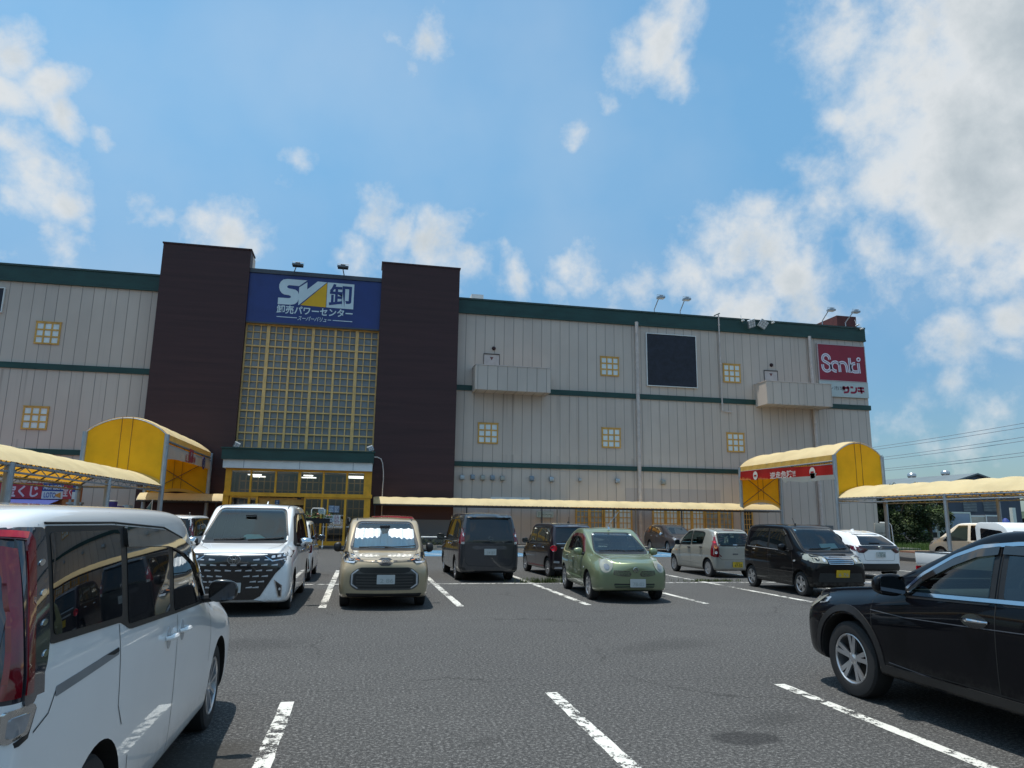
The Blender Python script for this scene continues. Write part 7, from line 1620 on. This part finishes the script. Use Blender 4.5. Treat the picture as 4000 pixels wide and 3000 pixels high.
c.patch('rear', rounded([(-.76, 1.02), (.76, 1.02), (.80, .96), (.72, .80), (.56, .79), (.40, .90), (-.40, .90), (-.56, .79), (-.72, .80), (-.80, .96)], .03), mat('gloss_black_panel', (.010, .008, .011), .12, 0, 1), 'tail_band', .010)
for sd in (1, -1):
    h = c.patch('rear', rounded([(sd*.44, .925), (sd*.76, .99), (sd*.745, .83), (sd*.58, .81)], .02), REDD, 'tail_light', .018); c.patch('rear', rounded([(sd*.60, .90), (sd*.70, .935), (sd*.68, .865)], .01), LGLASS, 'clear_lens', .024, parent=h)
    vv = 'left' if sd > 0 else 'right'; c.patch(vv, rounded([(-1.93, .84), (-1.72, .90), (-1.60, 1.03), (-1.80, 1.0)], .02), REDD, 'tail_light', .01, res=.05); c.patch(vv, rounded([(-1.28, 1.06), (-.5, 1.02), (.45, .99), (.55, 1.01), (.12, 1.32), (-.2, 1.38), (-.85, 1.36), (-1.15, 1.24)], .05), DGLASS, 'side_window', .005)
    c.line(vv, [(-.25, 1.0), (-.2, .3)], .008); c.line(vv, [(-1.0, 1.02), (-1.05, .7)], .008)
c.patch('rear', rounded([(-.70, .47), (.70, .47), (.78, .25), (-.78, .25)], .05), mat('bumper_black', (.015, .015, .016), .5), 'bumper_insert', .010); c.line('rear', [(-.56, .79), (-.52, .585), (-.46, .565), (.46, .565), (.52, .585), (.56, .79)], .008)
c.plate('rear', 0, .745, '・12-10', top='500'); oval_emblem(c, 'rear', 0, .965, .052, .036, 'ovals'); c.wiper('rear', [(-.05, 1.08), (.30, 1.09)], .012); mb = MB(); mb.prism([(-.09, 0), (.09, 0), (-.04, .05), (-.07, .05)], lambda a, b, k: (-.75+a, -.012+.024*k, 1.475+b)); c.mesh(mb, 'aerial_fin', PT_PEARL)
c.wheels(('five', 5), w=.18); c.mirror(.55, 1.0, size=(.08, .10, .08), m_=PT_PEARL)

# ============ 10. blue black crossover, near right
S = dict(L=4.64, W=1.82, H=1.67, ax=[(1.42, .358), (-1.285, .358)], bf=.16, br=.08, curve={}, cabin=(-1.9, 1.15), fx=.2, rx=-1.6, crown=.06, wb=.955, gap=.075, rimf=.655)
S['st'] = stations(4.64, 1.675, .27, .93, 1.09, 1.02, -.02, -1.3, 1.62, 1.055, 1.12, tum=.745, hood=.78, rear_tilt=.34, rear_z=1.56, nose=(.72, .88, .985), Hh=.085, rear_w=.90)
SW1 = rounded([(-.29, 1.11), (.62, 1.075), (.40, 1.235), (.12, 1.38), (-.12, 1.465), (-.29, 1.50)], .03); SW2 = rounded([(-1.30, 1.155), (-.42, 1.115), (-.42, 1.51), (-1.0, 1.505), (-1.22, 1.44)], .04); WS = rounded([(-.62, 1.14), (.62, 1.14), (.50, 1.54), (-.50, 1.54)], .08)
S['cuts'] = [('side', SW1), ('side', SW2), ('front', WS)]
c = Car('black_crossover', 'glossy blue black crossover with silver alloy wheel, cut off by the right edge', (5.70, 5.17), 90, PT_NAVY, S, 'car', None, 4)
for vv in ('left', 'right'):
    ALLW = rounded([(-1.42, 1.12), (-.35, 1.085), (.76, 1.045), (.50, 1.255), (.16, 1.43), (-.12, 1.52), (-.5, 1.555), (-1.05, 1.55), (-1.34, 1.44)], .04)
    c.patch(vv, ALLW, CHROME, 'window_chrome', .010, hole=inset_poly(ALLW, .030), skirt=.01)
    inner = inset_poly(ALLW, .019); c.patch(vv, inner, RUBBER, 'window_surround', .003, hole=inset_poly(SW1, .010)) if False else None
    c.patch(vv, inset_poly(SW1, -.05), RUBBER, 'window_surround', .0035, hole=inset_poly(SW1, .012)); c.patch(vv, inset_poly(SW2, -.05), RUBBER, 'window_surround', .0035, hole=inset_poly(SW2, .012)); c.patch(vv, rounded([(.60, 1.085), (.70, 1.08), (.46, 1.245), (.42, 1.235)], .01), RUBBER, 'window_surround', .0045)
    c.patch(vv, SW1, SGT, 'side_window', .006, skirt=0); c.patch(vv, SW2, PGL, 'side_window', .006, skirt=0)
    c.patch(vv, rounded([(-.33, 1.515), (-.12, 1.485), (.15, 1.39), (.48, 1.22), (.45, 1.18), (.12, 1.335), (-.12, 1.42), (-.33, 1.45)], .01), MATS['smoked_visor'], 'rain_visor', .024, skirt=.014); c.patch(vv, rounded([(-.37, 1.52), (-1.02, 1.515), (-1.23, 1.44), (-1.17, 1.40), (-1.0, 1.45), (-.37, 1.455)], .01), MATS['smoked_visor'], 'rain_visor', .022, skirt=.014)
    GS = mat('gap_sheen_blue', (.10, .11, .13), .35, .3, nscale=5)
    for po in ([(1.01, 1.06), (1.06, 1.0), (1.045, .80), (1.02, .55), (.93, .38)], [(-.36, 1.53), (-.355, 1.1), (-.33, .36)], [(-1.42, 1.12), (-1.40, .9), (-1.36, .75)], [(-.86, .41), (.90, .415)]): c.line(vv, po, .010)
    c.line(vv, [(1.06, .872), (.6, .855), (.0, .872), (-.8, .90)], .007, GS, 'body_crease'); c.line(vv, [(.85, .43), (.2, .385), (-.8, .375)], .008, GS, 'body_crease')
    # black cladding round arches and sill
    A_ = [(1.42+.455*math.cos(R(a)), .358+.455*math.sin(R(a))) for a in range(-8, 189, 8)]; B_ = [(1.42+.520*math.cos(R(a)), .358+.520*math.sin(R(a))) for a in range(-8, 189, 8)]; c.patch(vv, B_+A_[::-1], mat('cladding', (.014, .014, .015), .45, nscale=14, namt=.2), 'arch_cladding', .010, res=.07, skirt=.012)
    A_ = [(-1.285+.455*math.cos(R(a)), .358+.455*math.sin(R(a))) for a in range(-8, 189, 8)]; B_ = [(-1.285+.52*math.cos(R(a)), .358+.52*math.sin(R(a))) for a in range(-8, 189, 8)]; c.patch(vv, B_+A_[::-1], MATS['cladding'], 'arch_cladding', .010, res=.07, skirt=.012)
    c.patch(vv, rounded([(-.80, .325), (.92, .325), (.90, .40), (-.79, .395)], .01), MATS['cladding'], 'sill_cladding', .012, res=.08)
    # door handle: chrome bar over a bowl
    c.patch(vv, ellipse(-.155, .925, .125, .055, 20), mat('handle_bowl_black', (.01, .01, .012), .15, 0, 1), 'handle_bowl', .003)
c.handle([(-.17, .93), (-1.16, .955)], m_=CHROME, ln=.23, off=.045, bowl=False)
c.patch('front', WS, WG, 'windscreen', .010, skirt=0); c.patch('front', inset_poly(WS, -.03), RUBBER, 'windscreen_surround', .008, hole=inset_poly(WS, .02))
for sd in (1, -1):
    vv = 'left' if sd > 0 else 'right'
    h = c.patch('front', rounded([(sd*.50, .80), (sd*.78, .92), (sd*.84, .86), (sd*.80, .77), (sd*.60, .74)], .02), LGLASS, 'headlight', .012, res=.05)
    c.patch(vv, rounded([(2.13, .80), (1.98, .90), (1.87, .935), (1.93, .86), (2.06, .78)], .012), HLG, 'headlight', .010, res=.04)
    c.patch('front', ellipse(sd*.66, .42, .06, .05), LGLASS, 'fog_lamp', .01)
c.patch('front', rounded([(-.45, .82), (.45, .82), (.30, .58), (-.30, .58)], .03), GM, 'grille', .01); c.plate('front', 0, .50, '', faint=True)
c.dash(.95, 1.09, .68); c.seats((-.28, -1.05), top=1.30); mb = MB(); mb.box(.02, -.14, 1.42, .06, .14, 1.50); c.mesh(mb, 'rear_view_mirror', DASH, bevel=.012)
c.wheels(('double', 5), w=.225); c.mirror(.65, 1.135, m_=PT_NAVY, size=(.12, .145, .098))
for sd in (1, -1):
    vv = 'left' if sd > 0 else 'right'; h_, _ = c.hit(vv, .70, 1.10); mb = MB(); mb.prism(rounded([(-.09, 0), (.09, 0), (.09, .012), (-.09, .012)], .004), lambda a, b, k: (.74+a*.9, h_.y+sd*(.12+.18*k) if False else h_.y+sd*(.08+.245*k), 1.132+b)); c.mesh(mb, 'mirror_trim', DASHM)
c.line('top', [(2.0, .62), (1.5, .68), (1.05, .70)], .008); c.line('top', [(2.0, -.62), (1.5, -.68), (1.05, -.70)], .008)

# ============ 11. dark compact estate near the store
S = dict(L=4.41, W=1.695, H=1.54, ax=[(1.30, .30), (-1.2, .30)], bf=.13, br=.08, curve={}, crown=.05)
S['st'] = stations(4.41, 1.54, .20, .82, .98, 1.20, .25, -1.5, 1.49, .93, .99, tum=.74, hood=.80, rear_tilt=.30, rear_z=1.42)
c = Car('dark_estate_car', 'dark brown grey estate car parked far off by the lattice windows, facing right', (17.35, 38.7), -90, PT_BROWNP, S, 'car', None, 3)
for vv in ('left', 'right'):
    c.patch(vv, rounded([(-1.35, 1.03), (.62, .98), (.78, 1.0), (.30, 1.35), (.05, 1.42), (-1.25, 1.40)], .05), RUBBER, 'window_surround', .003)
    for po in ([(-.95, 1.04), (-.28, 1.03), (-.28, 1.37), (-.93, 1.36)], [(-.20, 1.02), (.60, 1.0), (.25, 1.32), (.0, 1.38), (-.2, 1.38)]): c.patch(vv, rounded(po, .04), mat('side_glass_brown', (.05, .03, .02), .03, 0, 1), 'side_window', .006)
    c.patch(vv, rounded([(-1.62, 1.10), (-1.28, 1.05), (-1.2, 1.36), (-1.45, 1.33)], .04), mat('quarter_glass_brown', (.09, .03, .02), .05, 0, 1), 'quarter_window', .006)
    for po in ([(-.24, 1.0), (-.2, .28)], [(.75, .98), (.8, .6)], [(-1.0, .98), (-.95, .6)]): c.line(vv, po, .01)
    c.patch(vv, rounded([(-2.18, .80), (-1.98, .84), (-1.95, 1.02), (-2.12, 1.0)], .02), LGLASS, 'tail_light', .01); c.patch(vv, rounded([(1.75, .80), (2.08, .68), (2.06, .78), (1.8, .88)], .02), LGLASS, 'headlight', .01)
c.patch('front', rounded([(-.62, 1.02), (.62, 1.02), (.48, 1.42), (-.48, 1.42)], .08), mat('windscreen_sky', (.030, .045, .060), .03, 0, 1, .9), 'windscreen', .005); c.patch('front', rounded([(-.5, .74), (.5, .74), (.42, .6), (-.42, .6)], .03), GM, 'grille', .01)
c.wheels(('five', 5), w=.18); c.mirror(.68, 1.0, m_=CHROME, size=(.08, .10, .08)); c.handle([(-.1, .86), (-.9, .87)], m_=CHROME)

# ============ 12. white wagon with tall red tail light, behind the near minivan
S = dict(L=4.06, W=1.69, H=1.70, ax=[(1.3, .30), (-1.3, .30)], bf=.12, br=.03, curve={}, crown=.04)
S['st'] = stations(4.06, 1.70, .20, .92, 1.03, 1.25, .60, -1.6, 1.68, .96, 1.0, tum=.84, hood=.84, rear_tilt=.05, rear_z=1.645, rear_w=.97)
c = Car('white_wagon', 'white wagon seen from behind with one tall red tail light beside dark glass', (-6.0, 26.6), 90, PT_WHITE, S, 'wagon', None, 3)
c.patch('rear', rounded([(-.72, 1.0), (.72, 1.0), (.68, 1.60), (-.68, 1.60)], .03), DGLASS, 'rear_window', .005); c.wiper('rear', [(-.1, 1.02), (-.5, 1.04)], .014)
for sd in (1, -1):
    vv = 'left' if sd > 0 else 'right'; h = c.patch('rear', rounded([(sd*.705, 1.0), (sd*.81, 1.0), (sd*.765, 1.60), (sd*.685, 1.60)], .01), REDL, 'tail_light', .010); c.patch('rear', rounded([(sd*.705, .90), (sd*.82, .90), (sd*.815, 1.0), (sd*.705, 1.0)], .01), LBRIGHT, 'reverse_lamp', .014, parent=h)
    c.patch(vv, rounded([(-1.93, 1.02), (.95, .98), (1.08, 1.02), (.6, 1.50), (.4, 1.58), (-1.9, 1.58)], .04), DGLASS, 'side_window', .005); c.line(vv, [(-.1, .97), (-.1, .25)], .009); c.patch(vv, rounded([(-2.0, 1.0), (-1.94, 1.0), (-1.92, 1.58), (-1.98, 1.58)], .01), REDL, 'tail_light', .008, res=.05)
c.plate('rear', 0, .75, ''); c.line('rear', [(-.7, .97), (-.68, .5), (.68, .5), (.7, .97)], .009); c.wheels(('cap', 7), w=.18); c.mirror(.85, 1.05, m_=CHROME, size=(.08, .11, .09)); mb = MB(); mb.tube([(-1.2, -.45, 1.68), (-1.25, -.45, 1.76)], .02, 6); c.mesh(mb, 'aerial', RUBBER)

# ============ 13. pale beige kei car behind the white minivan
S = dict(L=3.395, W=1.475, H=1.60, ax=[(1.2, .285), (-1.2, .285)], bf=.1, br=.05, curve={}, crown=.05)
S['st'] = stations(3.395, 1.60, .20, .92, 1.03, 1.12, .55, -1.25, 1.57, .97, 1.02, tum=.80, hood=.82, rear_tilt=.14, rear_z=1.50, rear_w=.94)
c = Car('beige_kei_car', 'pale beige kei car showing only its right rear corner beside the white minivan', (-1.97, 21.5), 90, PT_CREAM, S, 'kei car', 'cars in the far row', 3)
c.patch('rear', rounded([(-.58, 1.04), (.58, 1.04), (.52, 1.45), (-.52, 1.45)], .07), DGLASS, 'rear_window', .005)
for sd in (1, -1):
    vv = 'left' if sd > 0 else 'right'; h = c.patch('rear', rounded([(sd*.50, .74), (sd*.71, .74), (sd*.71, .95), (sd*.50, .95)], .05), REDD, 'tail_light', .012); c.patch('rear', rounded([(sd*.54, .77), (sd*.68, .77), (sd*.68, .92), (sd*.54, .92)], .04), LBRIGHT, 'light_ring', .018, parent=h, hole=rounded([(sd*.56, .79), (sd*.66, .79), (sd*.66, .90), (sd*.56, .90)], .03)); c.patch('rear', rounded([(sd*.585, .815), (sd*.635, .815), (sd*.635, .875), (sd*.585, .875)], .02), REDG, 'red_lens', .018, parent=h)
    c.patch(vv, rounded([(-1.66, .74), (-1.55, .74), (-1.55, .95), (-1.65, .95)], .03), REDD, 'tail_light', .01, res=.04); c.patch('rear', rounded([(sd*.55, .32), (sd*.68, .32), (sd*.66, .58), (sd*.62, .58)], .015), GM, 'bumper_insert', .008); c.patch('rear', ellipse(sd*.625, .37, .03, .03), REDG, 'reflector', .014)
    c.patch(vv, rounded([(-1.50, 1.08), (.75, 1.03), (.88, 1.06), (.48, 1.42), (.3, 1.48), (-1.42, 1.47)], .05), DGLASS, 'side_window', .005); c.patch(vv, [(-.28, 1.06), (-.22, 1.06), (-.22, 1.47), (-.28, 1.47)], DASHM, 'pillar', .008); c.line(vv, [(-.24, 1.03), (-.2, .25)], .008); c.line(vv, [(.85, 1.0), (.86, .6)], .008)
    c.patch(vv, rounded([(-1.0, .16), (.9, .16), (.9, .27), (-1.0, .27)], .02), GM2, 'sill_trim', .01)
for sd in (1, -1): c.line('top', [(.4, sd*.5), (-1.1, sd*.52)], .02, RUBBER, 'roof_ditch')
c.plate('rear', 0, .55, '', yellow=True); c.wheels(('five', 5), w=.165); c.mirror(.72, 1.08, m_=CHROME, size=(.08, .10, .08)); c.handle([(-.02, .9), (-1.0, .92)], m_=CHROME)

# ============ 14. red tall kei car behind the beige minivan
S = dict(L=3.395, W=1.475, H=1.76, ax=[(1.2, .285), (-1.2, .285)], bf=.1, br=.03, curve={}, crown=.045)
S['st'] = stations(3.395, 1.76, .20, .95, 1.07, 1.25, .75, -1.3, 1.74, 1.0, 1.03, tum=.82, hood=.84, rear_tilt=.07, rear_z=1.69, rear_w=.95)
c = Car('red_kei_van', 'red tall kei van almost hidden behind the beige minivan', (.86, 22.0), 90, PT_RED, S, 'kei car', 'cars in the far row', 3)
c.patch('rear', rounded([(-.6, 1.04), (.6, 1.04), (.54, 1.60), (-.54, 1.60)], .06), DGLASS, 'rear_window', .005)
for sd in (1, -1): vv = 'left' if sd > 0 else 'right'; c.patch('rear', rounded([(sd*.60, .75), (sd*.71, .75), (sd*.70, 1.1), (sd*.63, 1.1)], .02), REDG, 'tail_light', .012); c.patch(vv, rounded([(-1.52, 1.08), (.85, 1.04), (1.0, 1.08), (.7, 1.52), (.5, 1.62), (-1.48, 1.62)], .05), DGLASS, 'side_window', .005); c.line(vv, [(-.1, 1.02), (-.1, .25)], .008); c.line(vv, [(-1.1, 1.02), (-1.0, .5)], .008)
c.wheels(('cap', 8), w=.155); c.mirror(.80, 1.12, m_=CHROME, size=(.08, .10, .09)); c.plate('rear', 0, .7, '', yellow=True)

# ============ 15. white SUV with roof rack, beyond the crossover
S = dict(L=4.5, W=1.76, H=1.66, ax=[(1.35, .34), (-1.3, .34)], bf=.15, br=.07, curve={}, crown=.05)
S['st'] = stations(4.5, 1.66, .25, .95, 1.06, 1.78, .90, -1.3, 1.63, 1.02, 1.08, tum=.76, hood=.80, rear_tilt=.28, rear_z=1.60)
c = Car('white_rack_car', 'white car with silver roof rails and a black bar rack just beyond the black crossover', (8.35, 6.35), 90, PT_PEARL, S, 'car', None, 3)
for vv in ('left', 'right'):
    c.patch(vv, rounded([(-1.35, 1.10), (1.40, 1.08), (1.52, 1.10), (.98, 1.42), (.75, 1.47), (-1.2, 1.47)], .05), DGLASS, 'side_window', .005); c.line(vv, [(.3, 1.04), (.32, .35)], .009)
    sd = 1 if vv == 'left' else -1; mb = MB(); mb.tube([(.65, sd*.60, 1.62), (.55, sd*.60, 1.675), (-1.35, sd*.60, 1.66), (-1.45, sd*.60, 1.59)], .020, 8); c.mesh(mb, 'roof_rail', CHROME, smooth=True)
mb = MB()
for x in (.1, -.7): mb.tube([(x, -.66, 1.73), (x, .66, 1.73)], .022, 8); mb.box(x-.05, .55, 1.64, x+.05, .66, 1.75); mb.box(x-.05, -.66, 1.64, x+.05, -.55, 1.75)
mb.prism(rounded([(.25, 1.755), (-1.2, 1.755), (-1.2, 1.79), (-.8, 1.84), (-.3, 1.82)], .02), lambda a, b, k: (a, .35+.16*k, b)); c.mesh(mb, 'roof_rack', RUBBER, bevel=.01)
c.patch('front', rounded([(-.62, 1.10), (.62, 1.10), (.50, 1.50), (-.50, 1.50)], .08), DGLASS, 'windscreen', .005)
for sd in (1, -1): c.patch('front', rounded([(sd*.45, .80), (sd*.80, .90), (sd*.80, .76), (sd*.5, .70)], .03), LGLASS, 'headlight', .01)
c.wheels(('five', 5), w=.21); c.mirror(.72, 1.12, m_=PT_PEARL, size=(.09, .12, .09)); c.patch('rear', rounded([(-.55, 1.12), (.55, 1.12), (.48, 1.46), (-.48, 1.46)], .07), DGLASS, 'rear_window', .005)

# ============ 16. cream van far right and a white one beside it
def far_van(name, label, x, y, hd, paint, H=1.80):
    S = dict(L=4.6, W=1.76, H=H, ax=[(1.45, .32), (-1.35, .32)], bf=.14, br=.04, curve={}, crown=.05)
    S['st'] = stations(4.6, H, .2, .90, 1.02, 1.62, .60, -1.9, H-.03, .92, .98, tum=.80, hood=.80, rear_tilt=.10, rear_z=H-.06, rear_w=.95)
    c = Car(name, label, (x, y), hd, paint, S, 'van', 'vans parked beyond the right canopy', 2)
    for vv in ('left', 'right'):
        c.patch(vv, rounded([(-.05, .98), (1.28, .94), (1.36, .99), (.72, 1.42), (.45, H-.16), (-.05, H-.15)], .05), mat('side_glass_green_dark', (.03, .05, .045), .03, 0, 1), 'side_window', .005); c.patch(vv, rounded([(-1.95, 1.04), (-.20, 1.0), (-.20, H-.15), (-1.90, H-.16)], .05), DGLASS, 'side_window', .005); c.line(vv, [(-.12, .97), (-.1, .25)], .012); c.line(vv, [(1.0, .9), (1.05, .6)], .012)
        c.patch(vv, rounded([(1.95, .80), (2.22, .70), (2.20, .84), (1.98, .90)], .02), LGLASS, 'headlight', .01)
    c.patch('rear', rounded([(-.66, 1.0), (.66, 1.0), (.60, H-.16), (-.60, H-.16)], .06), DGLASS, 'rear_window', .005); c.patch('front', rounded([(-.66, 1.05), (.66, 1.05), (.55, H-.2), (-.55, H-.2)], .06), DGLASS, 'windscreen', .005)
    for sd in (1, -1): c.patch('rear', rounded([(sd*.70, .8), (sd*.84, .8), (sd*.80, 1.2), (sd*.72, 1.2)], .02), REDL, 'tail_light', .01)
    c.wheels(('cap', 7), w=.19); c.mirror(1.02, 1.0, m_=CHROME, size=(.09, .11, .09)); return c
far_van('cream_van', 'cream van with a sloping nose seen past the white canopy post at the right', 28.6, 29.0, 95, PT_CREAM, 1.84)
far_van('white_van', 'white van showing only its roof and upper side beyond the black crossover', 30.6, 26.0, 95, PT_WHITE, 1.92)

# ============ 17. white kei pickup
t = thing('kei_pickup', 'small white pickup with a low flat bed between the white hatchback and the black crossover', 'pickup truck', (15.6, 15.6, 0), R(-90), 'cars in the middle row')
tb = MB(); tb.box(-1.68, -.70, .62, .30, .70, .70); o = tb.build('bed_floor', PT_WHITE, t, world=False, bevel=.01)
for nm, bx in (('bed_side', (-1.68, .685, .66, .30, .715, .95)), ('bed_side', (-1.68, -.715, .66, .30, -.685, .95)), ('tailgate', (-1.705, -.70, .66, -1.681, .70, .95)), ('head_board', (.301, -.70, .66, .325, .70, 1.02))):
    mb = MB(); mb.box(*bx); p = mb.build(nm, PT_WHITE, t, world=False, bevel=.006); mb = MB(); mb.box(bx[0]-.004, bx[1]-.004, bx[5], bx[3]+.004, bx[4]+.004, bx[5]+.022); mb.build('top_rail', RUBBER, p, world=False)
mb = MB(); mb.prism(rounded([(.36, .45), (1.66, .40), (1.69, .85), (1.62, 1.0), (1.20, 1.66), (1.0, 1.76), (.45, 1.76), (.36, 1.66)], .06), lambda a, b, k: (a, -.70+1.40*k, b)); cabp = mb.build('cab', PT_WHITE, t, world=False, bevel=.03)
for y, d in ((.703, .006), (-.709, .006)): mb = MB(); mb.prism(rounded([(.50, 1.05), (1.42, 1.0), (1.12, 1.56), (.52, 1.62)], .04), lambda a, b, k: (a, y+d*k, b)); mb.build('side_window', DGLASS, t, world=False)
mb = MB(); mb.prism(rounded([(-.6, 0), (.6, 0), (.56, .55), (-.56, .55)], .05), lambda a, b, k: (1.600-b*.60+.012*k, a, 1.04+b*.95)); mb.build('windscreen', DGLASS, t, world=False)
mb = MB(); mb.box(.352, -.5, 1.15, .358, .5, 1.55); mb.build('rear_window', DGLASS, t, world=False)
mb = MB(); mb.box(-1.6, -.45, .38, 1.5, .45, .60); mb.build('chassis', UNDER, t, world=False)
for sd in (1, -1):
    mb = MB(); mb.box(-1.72, sd*.55, .45, -1.69, sd*.70, .58); mb.build('tail_light', REDG, t, world=False); mb = MB(); mb.box(1.665, sd*.42, .66, 1.70, sd*.64, .80); mb.build('headlight', LGLASS, t, world=False, bevel=.01)
    for ax in (1.15, -.95):
        rr = .27; mb = MB(); h = .075; mb.lathe([(.17, -h), (rr*.92, -h), (rr, -h*.6), (rr, h*.6), (rr*.92, h), (.17, h)], 'Y', (0, 0, 0), 32, closed=True); w_ = mb.build('wheel', TYRE, t, world=False, smooth=True); w_.location = (ax, sd*.64, rr)
        mb = MB(); mb.lathe([(0, sd*h*.4), (.05, sd*h*.5), (.06, sd*h*.2), (.165, sd*h*.7), (.172, sd*h)], 'Y', (0, 0, 0), 24); mb.build('rim', ALLOY, w_, world=False, smooth=True)
mb = MB(); mb.box(.9, .72, 1.02, 1.0, .86, 1.2); mb.box(.9, -.86, 1.02, 1.0, -.72, 1.2); mb.build('door_mirror', RUBBER, t, world=False, bevel=.02)

# ------------------------------------------------------------------ tidy up
for o in list(bpy.data.objects):
    if o.name == 't' or o.name == 'c': bpy.data.objects.remove(o)
print('objects', len(bpy.data.objects), 'things', len([o for o in bpy.data.objects if o.parent is None]))
